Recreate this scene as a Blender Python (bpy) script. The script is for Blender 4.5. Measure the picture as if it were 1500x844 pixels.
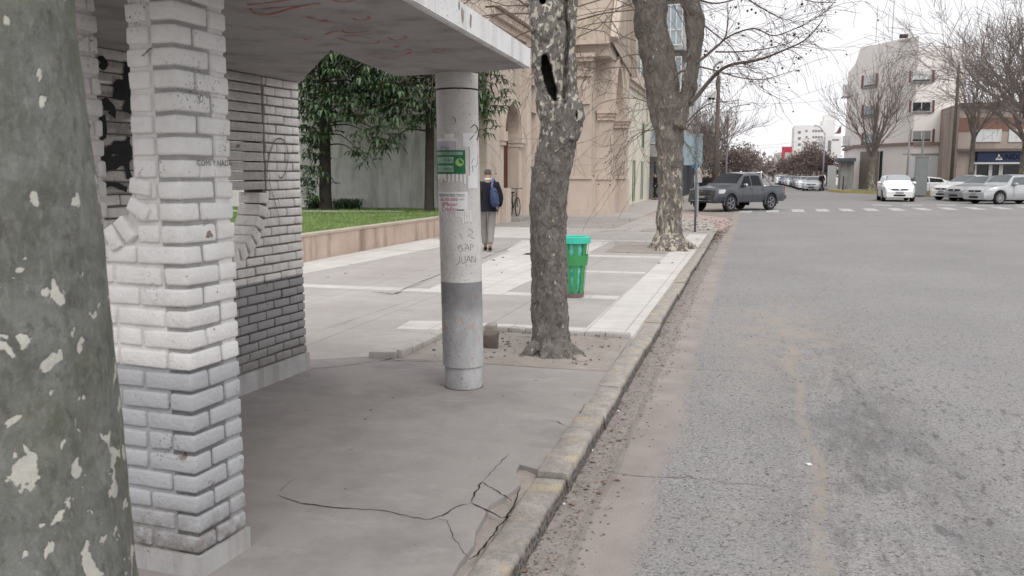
import bpy, bmesh, math, random
import numpy as np
from mathutils import Vector, Matrix, noise
from mathutils.geometry import tessellate_polygon
PI = math.pi; rad = math.radians
for o in list(bpy.data.objects): bpy.data.objects.remove(o)
SC = bpy.context.scene; COL = SC.collection
random.seed(7)
# ---------------------------------------------------------------- camera
CAM_H = 1.62; FPX = 1250.0; PITCH = math.atan((422-255)/FPX); YAW = rad(15.553)
FW = Vector((-math.sin(YAW)*math.cos(PITCH), math.cos(YAW)*math.cos(PITCH), -math.sin(PITCH)))
RT = Vector((math.cos(YAW), math.sin(YAW), 0)); UP = RT.cross(FW)
cd = bpy.data.cameras.new('camera'); cam = bpy.data.objects.new('camera', cd); COL.objects.link(cam)
cam.matrix_world = Matrix(((RT.x, UP.x, -FW.x, 0), (RT.y, UP.y, -FW.y, 0), (RT.z, UP.z, -FW.z, CAM_H), (0, 0, 0, 1)))
cd.sensor_width = 36; cd.lens = 36*FPX/1500; cd.clip_start = 0.05; cd.clip_end = 3000
cd.dof.use_dof = True; cd.dof.focus_distance = 7.0; cd.dof.aperture_fstop = 6.0
SC.camera = cam
# ---------------------------------------------------------------- overcast sky, soft sun, exposure
W = bpy.data.worlds.new('World'); SC.world = W; W.use_nodes = True
wt = W.node_tree; wt.nodes.clear()
SUN_EL, SUN_AZ = rad(52), rad(200)
sk = wt.nodes.new('ShaderNodeTexSky'); sk.sky_type = 'NISHITA'; sk.sun_disc = False
sk.sun_elevation = SUN_EL; sk.sun_rotation = SUN_AZ; sk.dust_density = 4; sk.air_density = 1.0
hs = wt.nodes.new('ShaderNodeHueSaturation'); hs.inputs['Saturation'].default_value = 0.12
mx = wt.nodes.new('ShaderNodeMix'); mx.data_type = 'RGBA'; mx.inputs[0].default_value = 0.88
mx.inputs[7].default_value = (8.5, 8.5, 8.75, 1)           # the even cloud layer
tcw = wt.nodes.new('ShaderNodeTexCoord'); cn = wt.nodes.new('ShaderNodeTexNoise'); cn.inputs['Scale'].default_value = 1.6; cn.inputs['Detail'].default_value = 3
cr = wt.nodes.new('ShaderNodeMapRange'); cr.inputs[3].default_value = 0.92; cr.inputs[4].default_value = 1.06
vm = wt.nodes.new('ShaderNodeVectorMath'); vm.operation = 'SCALE'
bg = wt.nodes.new('ShaderNodeBackground'); bg.inputs['Strength'].default_value = 0.1
wo = wt.nodes.new('ShaderNodeOutputWorld')
wt.links.new(sk.outputs[0], hs.inputs['Color']); wt.links.new(hs.outputs[0], mx.inputs[6])
wt.links.new(tcw.outputs['Generated'], cn.inputs['Vector']); wt.links.new(cn.outputs[0], cr.inputs[0])
wt.links.new(mx.outputs[2], vm.inputs[0]); wt.links.new(cr.outputs[0], vm.inputs['Scale'])
wt.links.new(vm.outputs[0], bg.inputs['Color']); wt.links.new(bg.outputs[0], wo.inputs[0])
sd = bpy.data.lights.new('sun', 'SUN'); sd.energy = 1.5; sd.angle = rad(45); sd.color = (1, 0.985, 0.96)
sun = bpy.data.objects.new('sun', sd); COL.objects.link(sun)
sdir = Vector((math.sin(SUN_AZ)*math.cos(SUN_EL), math.cos(SUN_AZ)*math.cos(SUN_EL), math.sin(SUN_EL)))
sdir = Vector((0.30, -0.52, 0.80)).normalized()
sk.sun_rotation = math.atan2(sdir.x, sdir.y); sk.sun_elevation = math.asin(sdir.z)
sun.rotation_euler = sdir.to_track_quat('Z', 'Y').to_euler()
SC.render.engine = 'CYCLES'
SC.view_settings.view_transform = 'Standard'; SC.view_settings.look = 'None'
SC.view_settings.exposure = 0.40; SC.view_settings.gamma = 1
# ---------------------------------------------------------------- turning a direction of the photograph into a place
def ray(px, py): return FW + RT*((px-750)/FPX) + UP*((422-py)/FPX)
def G(px, py, z=0.0):
    d = ray(px, py); t = (z-CAM_H)/d.z; return Vector((d.x*t, d.y*t, z))
def AY(px, py, Y):
    d = ray(px, py); t = Y/d.y; return Vector((d.x*t, Y, CAM_H+d.z*t))
def AX(px, py, X):
    d = ray(px, py); t = X/d.x; return Vector((X, d.y*t, CAM_H+d.z*t))
def ADP(px, py, dist):
    d = ray(px, py); return Vector((d.x*dist, d.y*dist, CAM_H+d.z*dist))
def PLN(px, py, P, n):
    d = ray(px, py); o = Vector((0, 0, CAM_H)); t = (Vector(P)-o).dot(n)/d.dot(n); return o+d*t
RZ = -0.10
# ---------------------------------------------------------------- materials
class M:
    def __init__(s, name, rough=0.85, spec=0.3, metal=0.0):
        s.m = bpy.data.materials.new(name); s.m.use_nodes = True; s.t = s.m.node_tree
        s.b = s.t.nodes['Principled BSDF']; s.b.inputs['Roughness'].default_value = rough
        s.b.inputs['Specular IOR Level'].default_value = spec; s.b.inputs['Metallic'].default_value = metal
        s.g = s.t.nodes.new('ShaderNodeNewGeometry').outputs['Position']; s.P = s.g
        s.lastn = None
    def local(s): s.P = s.t.nodes.new('ShaderNodeTexCoord').outputs['Object']; return s
    def L(s, a, b): s.t.links.new(a, b)
    def inp(s, sock, v):
        if isinstance(v, (int, float)): sock.default_value = v
        elif isinstance(v, (tuple, list)): sock.default_value = tuple(v)+((1,) if len(v) == 3 and len(sock.default_value) == 4 else ())
        else: s.L(v, sock)
    def map(s, sc=(1, 1, 1), rot=(0, 0, 0), vec=None):
        n = s.t.nodes.new('ShaderNodeMapping'); n.inputs['Scale'].default_value = sc; n.inputs['Rotation'].default_value = rot
        s.L(vec or s.P, n.inputs[0]); return n.outputs[0]
    def noise(s, scale, detail=3, rough=0.55, vec=None, dist=0.0):
        n = s.t.nodes.new('ShaderNodeTexNoise'); n.inputs['Scale'].default_value = scale
        n.inputs['Detail'].default_value = detail; n.inputs['Roughness'].default_value = rough; n.inputs['Distortion'].default_value = dist
        s.L(vec or s.P, n.inputs['Vector']); return n.outputs['Fac']
    def vor(s, scale, feat='F1', out='Distance', vec=None, rnd=1.0):
        n = s.t.nodes.new('ShaderNodeTexVoronoi'); n.feature = feat; n.inputs['Scale'].default_value = scale
        n.inputs['Randomness'].default_value = rnd
        s.L(vec or s.P, n.inputs['Vector']); return n.outputs[out]
    def rng(s, v, a, b, c=0.0, d=1.0):
        n = s.t.nodes.new('ShaderNodeMapRange'); s.inp(n.inputs[0], v)
        for i, q in enumerate((a, b, c, d)): n.inputs[i+1].default_value = q
        return n.outputs[0]
    def math(s, op, a, b=0.0, clamp=False):
        n = s.t.nodes.new('ShaderNodeMath'); n.operation = op; n.use_clamp = clamp
        s.inp(n.inputs[0], a); s.inp(n.inputs[1], b); return n.outputs[0]
    def mix(s, f, a, b, mode='MIX'):
        n = s.t.nodes.new('ShaderNodeMix'); n.data_type = 'RGBA'; n.blend_type = mode
        s.inp(n.inputs[0], f); s.inp(n.inputs[6], a); s.inp(n.inputs[7], b); return n.outputs[2]
    def sep(s, vec=None):
        n = s.t.nodes.new('ShaderNodeSeparateXYZ'); s.L(vec or s.P, n.inputs[0]); return n.outputs
    def col(s, c): s.inp(s.b.inputs['Base Color'], c); return s
    def rgh(s, c): s.inp(s.b.inputs['Roughness'], c); return s
    def bump(s, h, dist=0.01, strength=1.0):
        n = s.t.nodes.new('ShaderNodeBump'); n.inputs['Distance'].default_value = dist; n.inputs['Strength'].default_value = strength
        s.L(h, n.inputs['Height'])
        if s.lastn: s.L(s.lastn, n.inputs['Normal'])
        s.lastn = n.outputs[0]; s.L(s.lastn, s.b.inputs['Normal']); return s
def C3(c, k): return tuple(min(1, x*k) for x in c)
def simple(name, c, rough=0.7, spec=0.3, metal=0.0, var=0.12, scale=3.0, bump=0.0, bs=60, local=False):
    m = M(name, rough, spec, metal)
    if local: m.local()
    n = m.noise(scale, 5, 0.6); n2 = m.noise(scale*9, 3, 0.6)
    f = m.math('ADD', m.math('MULTIPLY', n, 0.65), m.math('MULTIPLY', n2, 0.35))
    m.col(m.mix(m.rng(f, 0.3, 0.7), C3(c, 1-var), C3(c, 1+var)))
    if bump: m.bump(m.noise(bs, 3), bump)
    return m.m
# ---------------------------------------------------------------- mesh helpers
class MB:
    def __init__(s): s.v = []; s.f = []; s.mi = []; s.cur = 0
    def add(s, vs, fs, mi=None):
        b = len(s.v); s.v.extend([tuple(v) for v in vs]); s.f.extend([tuple(i+b for i in f) for f in fs])
        s.mi.extend([s.cur if mi is None else mi]*len(fs)); return s
    def box(s, lo, hi, mi=None):
        x0, y0, z0 = lo; x1, y1, z1 = hi
        return s.add([(x0,y0,z0),(x1,y0,z0),(x1,y1,z0),(x0,y1,z0),(x0,y0,z1),(x1,y0,z1),(x1,y1,z1),(x0,y1,z1)],
                     [(0,3,2,1),(4,5,6,7),(0,1,5,4),(1,2,6,5),(2,3,7,6),(3,0,4,7)], mi)
    def obox(s, c, ux, uy, uz, mi=None):
        c, ux, uy, uz = map(Vector, (c, ux, uy, uz)); vs = []
        for k in (-1, 1):
            for a, b in ((-1,-1),(1,-1),(1,1),(-1,1)): vs.append(c+ux*a+uy*b+uz*k)
        return s.add(vs, [(0,3,2,1),(4,5,6,7),(0,1,5,4),(1,2,6,5),(2,3,7,6),(3,0,4,7)], mi)
    def tube(s, pts, rs, seg=8, caps=True, mi=None):
        pts = [Vector(p) for p in pts]
        if isinstance(rs, (int, float)): rs = [rs]*len(pts)
        n = len(pts); b = len(s.v); prev = None
        for i, p in enumerate(pts):
            t = (pts[min(i+1, n-1)]-pts[max(i-1, 0)])
            t = t.normalized() if t.length > 1e-9 else Vector((0, 0, 1))
            if prev is None: a = t.orthogonal().normalized()
            else:
                a = prev-t*prev.dot(t); a = a.normalized() if a.length > 1e-6 else t.orthogonal().normalized()
            prev = a; c = t.cross(a)
            for k in range(seg):
                th = 2*PI*k/seg; s.v.append(tuple(p+(a*math.cos(th)+c*math.sin(th))*rs[i]))
        for i in range(n-1):
            for k in range(seg):
                k2 = (k+1) % seg; s.f.append((b+i*seg+k, b+i*seg+k2, b+(i+1)*seg+k2, b+(i+1)*seg+k)); s.mi.append(s.cur if mi is None else mi)
        if caps:
            s.f.append(tuple(b+k for k in range(seg))[::-1]); s.f.append(tuple(b+(n-1)*seg+k for k in range(seg))); s.mi += [s.cur if mi is None else mi]*2
        return s
    def poly(s, pts, mi=None): return s.add(pts, [tuple(range(len(pts)))], mi)
    def lathe(s, prof, c=(0, 0, 0), seg=24, axis='z', mi=None):
        b = len(s.v); n = len(prof)
        for r, h in prof:
            for k in range(seg):
                th = 2*PI*k/seg; x, y = r*math.cos(th), r*math.sin(th)
                s.v.append((c[0]+x, c[1]+y, c[2]+h) if axis == 'z' else (c[0]+x, c[1]+h, c[2]+y))
        for i in range(n-1):
            for k in range(seg):
                k2 = (k+1) % seg; q = (b+i*seg+k, b+i*seg+k2, b+(i+1)*seg+k2, b+(i+1)*seg+k)
                s.f.append(q if axis == 'z' else q[::-1]); s.mi.append(s.cur if mi is None else mi)
        return s
    def prism(s, outer, holes, O, U, V, Nn, th, mi=None):
        """flat polygon with holes in the plane (O;U,V), thickened by th against Nn"""
        O, U, V, Nn = map(Vector, (O, U, V, Nn)); loops = [outer]+list(holes)
        flat = [p for l in loops for p in l]; tris = tessellate_polygon([[Vector((p[0], p[1], 0)) for p in l] for l in loops])
        A = [O+U*p[0]+V*p[1] for p in flat]; B = [a-Nn*th for a in A]; n = len(flat); fs = []
        up = U.cross(V).dot(Nn) > 0
        for t in tris:
            a, b_, c = [Vector((*flat[i], 0)) for i in t]
            ccw = (b_-a).cross(c-a).z > 0
            t = tuple(t) if ccw == up else tuple(t)[::-1]
            fs.append(t); fs.append(tuple(i+n for i in t[::-1]))
        k = 0
        for li, l in enumerate(loops):
            m = len(l); area = sum(l[i][0]*l[(i+1) % m][1]-l[(i+1) % m][0]*l[i][1] for i in range(m))
            for i in range(m):
                a, b_ = k+i, k+(i+1) % m; q = (a, a+n, b_+n, b_)
                if ((area > 0) == up) != (li == 0): q = q[::-1]
                fs.append(q)
            k += m
        return s.add(A+B, fs, mi)
    def build(s, name, mats, parent=None, smooth=False, origin=None, angle=None):
        me = bpy.data.meshes.new(name)
        if not isinstance(mats, (list, tuple)): mats = [mats]
        vs = s.v
        if origin is not None: o_ = Vector(origin); vs = [tuple(Vector(v)-o_) for v in vs]
        me.from_pydata(vs, [], s.f); me.update()
        for m in mats: me.materials.append(m)
        if any(s.mi): me.polygons.foreach_set('material_index', s.mi)
        if smooth: me.polygons.foreach_set('use_smooth', [True]*len(s.f))
        if smooth and angle:
            me.set_sharp_from_angle(angle=rad(angle))
        o = bpy.data.objects.new(name, me); COL.objects.link(o)
        if origin is not None: o.location = origin
        if parent is not None: attach(o, parent)
        return o
def attach(o, parent):
    o.parent = parent
    if parent.get('_local') is None: o.matrix_parent_inverse = Matrix.Translation(parent.location).inverted() if parent.type == 'EMPTY' else Matrix.Identity(4)
def tag(o, label=None, cat=None, group=None, kind=None):
    if label: o['label'] = label
    if cat: o['category'] = cat
    if group: o['group'] = group
    if kind: o['kind'] = kind
    return o
def thing(name, label, cat, loc=(0, 0, 0), group=None, local=False, rz=0):
    o = bpy.data.objects.new(name, None); COL.objects.link(o); o.location = loc; o.empty_display_size = 0.2
    if local: o['_local'] = 1; o.rotation_euler = (0, 0, rz)
    return tag(o, label, cat, group)
def kids(o): return [c for c in bpy.data.objects if c.parent == o]
def dup(root, loc, rz=0, label=None, scale=None):
    def cp(o, par):
        c = o.copy(); COL.objects.link(c); c.parent = par
        for k in kids(o):
            if k is not c: cp(k, c)
        return c
    r = cp(root, None); r.location = loc; r.rotation_euler = (0, 0, rz)
    if scale: r.scale = (scale,)*3
    if label: r['label'] = label
    return r
def split_loose(o, name):
    me = o.data; n = len(me.vertices); par = list(range(n))
    def find(a):
        while par[a] != a: par[a] = par[par[a]]; a = par[a]
        return a
    for e in me.edges: par[find(e.vertices[0])] = find(e.vertices[1])
    groups = {}
    for p in me.polygons: groups.setdefault(find(p.vertices[0]), []).append(p)
    sm = me.polygons[0].use_smooth
    for ps in groups.values():
        ids = sorted({v for p in ps for v in p.vertices}); ix = {v: i for i, v in enumerate(ids)}
        m2 = bpy.data.meshes.new(name); m2.from_pydata([me.vertices[v].co[:] for v in ids], [], [tuple(ix[v] for v in p.vertices) for p in ps])
        for m in me.materials: m2.materials.append(m)
        m2.polygons.foreach_set('use_smooth', [sm]*len(ps)); q = bpy.data.objects.new(name, m2); COL.objects.link(q); q.parent = o.parent; q.matrix_parent_inverse = o.matrix_parent_inverse.copy(); q.location = o.location
    bpy.data.objects.remove(o)
def remesh(o, vox):
    md = o.modifiers.new('r', 'REMESH'); md.mode = 'VOXEL'; md.voxel_size = vox
    bpy.context.view_layer.update(); dg = bpy.context.evaluated_depsgraph_get()
    me = bpy.data.meshes.new_from_object(o.evaluated_get(dg)); mats = list(o.data.materials)
    o.modifiers.clear(); o.data = me
    if not me.materials:
        for m in mats: me.materials.append(m)
    return o
def bake(o):
    bpy.context.view_layer.update(); dg = bpy.context.evaluated_depsgraph_get()
    me = bpy.data.meshes.new_from_object(o.evaluated_get(dg)); o.modifiers.clear(); o.data = me; return o
def text_mesh(s, size, extr=0.0, font_w=1.0):
    cu = bpy.data.curves.new('t', 'FONT'); cu.body = s; cu.size = size; cu.extrude = extr; cu.align_x = 'CENTER'; cu.resolution_u = 3
    o = bpy.data.objects.new('t', cu); COL.objects.link(o); bpy.context.view_layer.update()
    me = bpy.data.meshes.new_from_object(o.evaluated_get(bpy.context.evaluated_depsgraph_get()))
    vs = [v.co.copy() for v in me.vertices]; fs = [tuple(p.vertices) for p in me.polygons]
    bpy.data.objects.remove(o); bpy.data.meshes.remove(me); return vs, fs
# rounded box template for bricks
_idx = {}; RB_D = []; RB_F = []
def _rb():
    def vid(i, j, k):
        if (i, j, k) not in _idx:
            _idx[(i, j, k)] = len(RB_D); sg = [-1 if q < 2 else 1 for q in (i, j, k)]
            d = Vector([(-1 if q == 0 else 1 if q == 3 else 0) for q in (i, j, k)]).normalized(); RB_D.append((sg, tuple(d)))
        return _idx[(i, j, k)]
    for ax in range(3):
        for side in (0, 3):
            for a in range(3):
                for b in range(3):
                    q = []
                    for (u, v) in ((a, b), (a+1, b), (a+1, b+1), (a, b+1)):
                        c = [0, 0, 0]; c[ax] = side; c[(ax+1) % 3] = u; c[(ax+2) % 3] = v; q.append(vid(*c))
                    RB_F.append(tuple(q) if side else tuple(q[::-1]))
_rb()
RB_S = np.array([d[0] for d in RB_D], float); RB_N = np.array([d[1] for d in RB_D], float)
def rbox(mb, c, ux, uy, uz, h, r=0.008, jit=0.002):
    """rounded box: centre c, unit axes, half sizes h"""
    hh = np.array(h); loc = RB_S*(hh-r)+RB_N*r
    c = Vector(c); vs = []
    for p in loc:
        w = c+ux*p[0]+uy*p[1]+uz*p[2]
        if jit: w = w+noise.noise_vector(w*23)*jit+noise.noise_vector(w*7)*jit*1.3
        vs.append(w)
    mb.add(vs, RB_F)
# ================================================================ shared materials
def m_asphalt():
    m = M('road asphalt', 0.92, 0.2)
    x, y, z = m.sep()
    big = m.noise(0.35, 4, 0.6); med = m.noise(2.2, 5, 0.65); fine = m.noise(70, 3, 0.7)
    vo = m.vor(135, 'F1', 'Color'); vs = m.vor(135)
    base = m.mix(m.rng(big, 0.3, 0.7), (0.238, 0.232, 0.231), (0.288, 0.280, 0.276))
    base = m.mix(m.rng(med, 0.35, 0.75), base, m.mix(0.35, base, (0.30, 0.27, 0.245)))
    sepv = m.sep(vo)
    sv = m.rng(sepv[0], 0, 1, 0.70, 1.28)
    n = m.t.nodes.new('ShaderNodeVectorMath'); n.operation = 'SCALE'; m.L(base, n.inputs[0]); m.L(sv, n.inputs['Scale']); base = n.outputs[0]
    dark = m.math('MULTIPLY', m.rng(m.noise(55, 2, 0.5), 0.60, 0.66), 0.75); base = m.mix(dark, base, (0.07, 0.068, 0.07))
    # oil-darkened wheel track on the right, stretched along the street
    st = m.map((1.1, 0.28, 1)); sn = m.math('ADD', m.math('MULTIPLY', m.noise(1.3, 4, 0.6, st), 0.5), m.math('MULTIPLY', m.noise(9, 5, 0.7, st), 0.5))
    trk = m.math('MULTIPLY', m.rng(m.math('ABSOLUTE', m.math('SUBTRACT', x, m.math('ADD', 0.46, m.math('MULTIPLY', m.noise(0.5, 2), 0.6)))), 0.75, 0.1), m.rng(y, 11.0, 6.0))
    trk = m.math('MULTIPLY', trk, m.rng(sn, 0.42, 0.58)); base = m.mix(m.math('MULTIPLY', trk, 0.62), base, (0.082, 0.080, 0.08))
    spots = m.rng(m.noise(9, 3, 0.5, m.map((1.6, 0.6, 1))), 0.60, 0.68); base = m.mix(m.math('MULTIPLY', m.math('MULTIPLY', spots, m.rng(y, 12, 7)), m.math('MULTIPLY', m.rng(x, 0.2, 0.9), 0.5)), base, (0.07, 0.068, 0.07))
    # pale sandy seam between two asphalt lanes
    sx = m.math('ADD', m.math('ADD', 0.33, m.math('MULTIPLY', y, 0.012)), m.math('MULTIPLY', m.math('SUBTRACT', m.noise(0.55, 5, 0.62), 0.5), 0.55))
    seam = m.math('MULTIPLY', m.rng(m.math('ABSOLUTE', m.math('SUBTRACT', x, sx)), 0.05, 0.012), m.rng(m.noise(7, 3), 0.3, 0.55))
    base = m.mix(m.math('MULTIPLY', m.math('MULTIPLY', seam, m.rng(y, 14, 9)), 0.75), base, (0.30, 0.265, 0.225))
    # sandy bloom patch further on
    dx = m.math('SUBTRACT', x, 0.35); dy = m.math('MULTIPLY', m.math('SUBTRACT', y, 9.5), 0.28)
    rr = m.math('SQRT', m.math('ADD', m.math('MULTIPLY', dx, dx), m.math('MULTIPLY', dy, dy)))
    bl = m.math('MULTIPLY', m.rng(rr, 0.9, 0.3), m.rng(m.noise(5, 4), 0.42, 0.6)); base = m.mix(m.math('MULTIPLY', bl, 0.55), base, (0.33, 0.285, 0.24))
    # concrete gutter strip with ragged edge, then silt next to the kerb
    ed = m.math('ADD', -0.40, m.math('MULTIPLY', m.math('SUBTRACT', m.noise(1.2, 5, 0.65), 0.5), 0.22))
    gut = m.rng(m.math('SUBTRACT', ed, x), -0.03, 0.10)
    gut = m.math('MULTIPLY', gut, m.rng(m.math('ADD', m.noise(45, 3, 0.7), gut), 0.62, 0.95))
    gc = m.mix(m.rng(m.noise(3, 5), 0.3, 0.7), (0.265, 0.232, 0.212), (0.345, 0.308, 0.287))
    gc = m.mix(m.math('MULTIPLY', m.rng(m.noise(120, 2), 0.58, 0.66), 0.35), gc, (0.15, 0.12, 0.11))
    base = m.mix(gut, base, gc)
    ed2 = m.math('ADD', -0.70, m.math('MULTIPLY', m.math('SUBTRACT', m.noise(0.8, 4, 0.6), 0.5), 0.16))
    silt = m.rng(m.math('SUBTRACT', ed2, x), -0.01, 0.04)
    sc = m.mix(m.rng(m.noise(14, 5, 0.7), 0.3, 0.7), (0.22, 0.192, 0.175), (0.33, 0.295, 0.272))
    sc = m.mix(m.rng(m.noise(75, 3, 0.6), 0.58, 0.64), sc, (0.06, 0.05, 0.045))
    base = m.mix(m.math('MULTIPLY', silt, m.rng(y, 60, 30)), base, sc)
    # transverse slab cracks across the gutter and the lane
    for yy in (4.75, 7.6, 10.9):
        cy = m.math('ADD', m.math('SUBTRACT', y, yy), m.math('MULTIPLY', m.math('SUBTRACT', m.noise(2.4, 5, 0.7), 0.5), 0.28))
        ck = m.math('MULTIPLY', m.rng(m.math('ABSOLUTE', cy), 0.012, 0.003), m.math('MULTIPLY', m.rng(x, 0.3, -0.1), m.rng(m.noise(3), 0.35, 0.5)))
        base = m.mix(m.math('MULTIPLY', ck, 0.65), base, (0.08, 0.065, 0.055))
    cm = m.vor(0.42, 'DISTANCE_TO_EDGE', 'Distance', m.map((1, 0.45, 1), vec=None)); 
    m.col(base)
    h = m.math('ADD', m.math('MULTIPLY', vs, -0.7), m.math('MULTIPLY', m.noise(160, 2), 0.6))
    m.bump(h, 0.004); m.bump(m.noise(1.5, 3), 0.02, 0.5); m.bump(m.math('MULTIPLY', silt, -1.0), 0.012)
    return m.m
def m_pave(name, a, b, sc=1.0, speck=0.25, joints=None, bump=0.0015, gum=False):
    m = M(name, 0.9, 0.25); x, y, z = m.sep()
    c = m.mix(m.rng(m.noise(0.9*sc, 5, 0.62), 0.3, 0.7), a, b)
    c = m.mix(m.math('MULTIPLY', m.rng(m.noise(5*sc, 5, 0.7), 0.45, 0.75), 0.35), c, C3(a, 0.72))
    c = m.mix(m.math('MULTIPLY', m.rng(m.noise(60, 3, 0.7), 0.57, 0.7), speck), c, C3(a, 0.5))
    c = m.mix(m.math('MULTIPLY', m.rng(m.noise(1.7, 4, 0.6, m.map((0.5, 2.5, 1))), 0.55, 0.75), 0.25), c, C3(b, 1.15))
    hh = m.noise(90, 3, 0.6)
    if gum:
        gd = m.vor(3.2, 'F1', 'Distance'); gr_ = m.sep(m.vor(3.2, 'F1', 'Color'))[0]
        gm_ = m.math('MULTIPLY', m.rng(gd, 0.075, 0.05), m.rng(gr_, 0.62, 0.66)); c = m.mix(m.math('MULTIPLY', gm_, 0.45), c, C3(a, 0.45))
        c = m.mix(m.math('MULTIPLY', m.rng(m.noise(1.1, 5, 0.65), 0.50, 0.66), 0.5), c, C3(a, 0.66))
        c = m.mix(m.math('MULTIPLY', m.rng(m.noise(2.3, 6, 0.7, m.map((1, 2.2, 1))), 0.55, 0.68), 0.4), c, C3(b, 1.22))
        c = m.mix(m.math('MULTIPLY', m.rng(m.noise(240, 2, 0.6), 0.62, 0.68), 0.5), c, C3(a, 0.5))
    if joints:
        jx, jy = joints; w = 0.006
        fx = m.math('ABSOLUTE', m.math('SUBTRACT', m.math('FRACT', m.math('DIVIDE', x, jx)), 0.5)); fy = m.math('ABSOLUTE', m.math('SUBTRACT', m.math('FRACT', m.math('DIVIDE', y, jy)), 0.5))
        j = m.math('MAXIMUM', m.rng(fx, 0.5-w/jx*1.3, 0.5-w/jx*0.5), m.rng(fy, 0.5-w/jy*1.3, 0.5-w/jy*0.5))
        c = m.mix(m.math('MULTIPLY', j, 0.55), c, C3(a, 0.5))
        tx = m.math('ADD', m.math('FLOOR', m.math('DIVIDE', m.math('ADD', x, jx/2), jx)), m.math('MULTIPLY', m.math('FLOOR', m.math('DIVIDE', m.math('ADD', y, jy/2), jy)), 7.3))
        wn = m.t.nodes.new('ShaderNodeTexWhiteNoise'); wn.noise_dimensions = '1D'; m.L(tx, wn.inputs['W'])
        c = m.mix(m.math('MULTIPLY', wn.outputs['Value'], 0.16), c, C3(a, 0.7))
        m.bump(m.math('MULTIPLY', j, -1), 0.004)
    m.col(c); m.bump(hh, bump); m.bump(m.noise(3, 3), 0.01, 0.5); return m.m
def m_brick(name, white, grey, zline=0.82, chip=0.5, seed=0.0, dirt=0.25):
    m = M(name, 0.62, 0.35); x, y, z = m.sep()
    zz = m.math('ADD', z, m.math('MULTIPLY', m.noise(30, 2), 0.006))
    g = m.rng(zz, zline+0.004, zline-0.004)
    c = m.mix(g, white, grey)
    c = m.mix(m.math('MULTIPLY', m.rng(m.noise(11+seed, 5, 0.65), 0.42, 0.72), dirt), c, (0.24, 0.215, 0.20))
    c = m.mix(m.math('MULTIPLY', m.rng(m.noise(2.6, 4, 0.6), 0.48, 0.75), dirt*0.7), c, (0.36, 0.34, 0.32))
    c = m.mix(m.math('MULTIPLY', m.rng(z, 0.34, 0.06), m.rng(m.noise(18, 4), 0.30, 0.60)), c, (0.19, 0.165, 0.145))
    c = m.mix(m.math('MULTIPLY', m.rng(m.noise(9+seed, 3, 0.55), 0.70, 0.715), 0.85), c, (0.20, 0.13, 0.10))
    area = m.rng(m.noise(4.5+seed, 3, 0.5), 0.56, 0.66)
    chips = m.math('MULTIPLY', m.rng(m.noise(95, 3, 0.6), 0.61, 0.64), area)
    chips = m.math('MAXIMUM', chips, m.math('MULTIPLY', m.rng(m.noise(60, 2, 0.5), 0.745, 0.76), 1.0))
    c = m.mix(m.math('MULTIPLY', chips, chip), c, (0.055, 0.05, 0.047))
    m.col(c); m.bump(m.noise(42, 5, 0.68), 0.007); m.bump(m.noise(200, 3), 0.0014); m.bump(m.math('MULTIPLY', chips, -1), 0.002)
    return m.m
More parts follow.
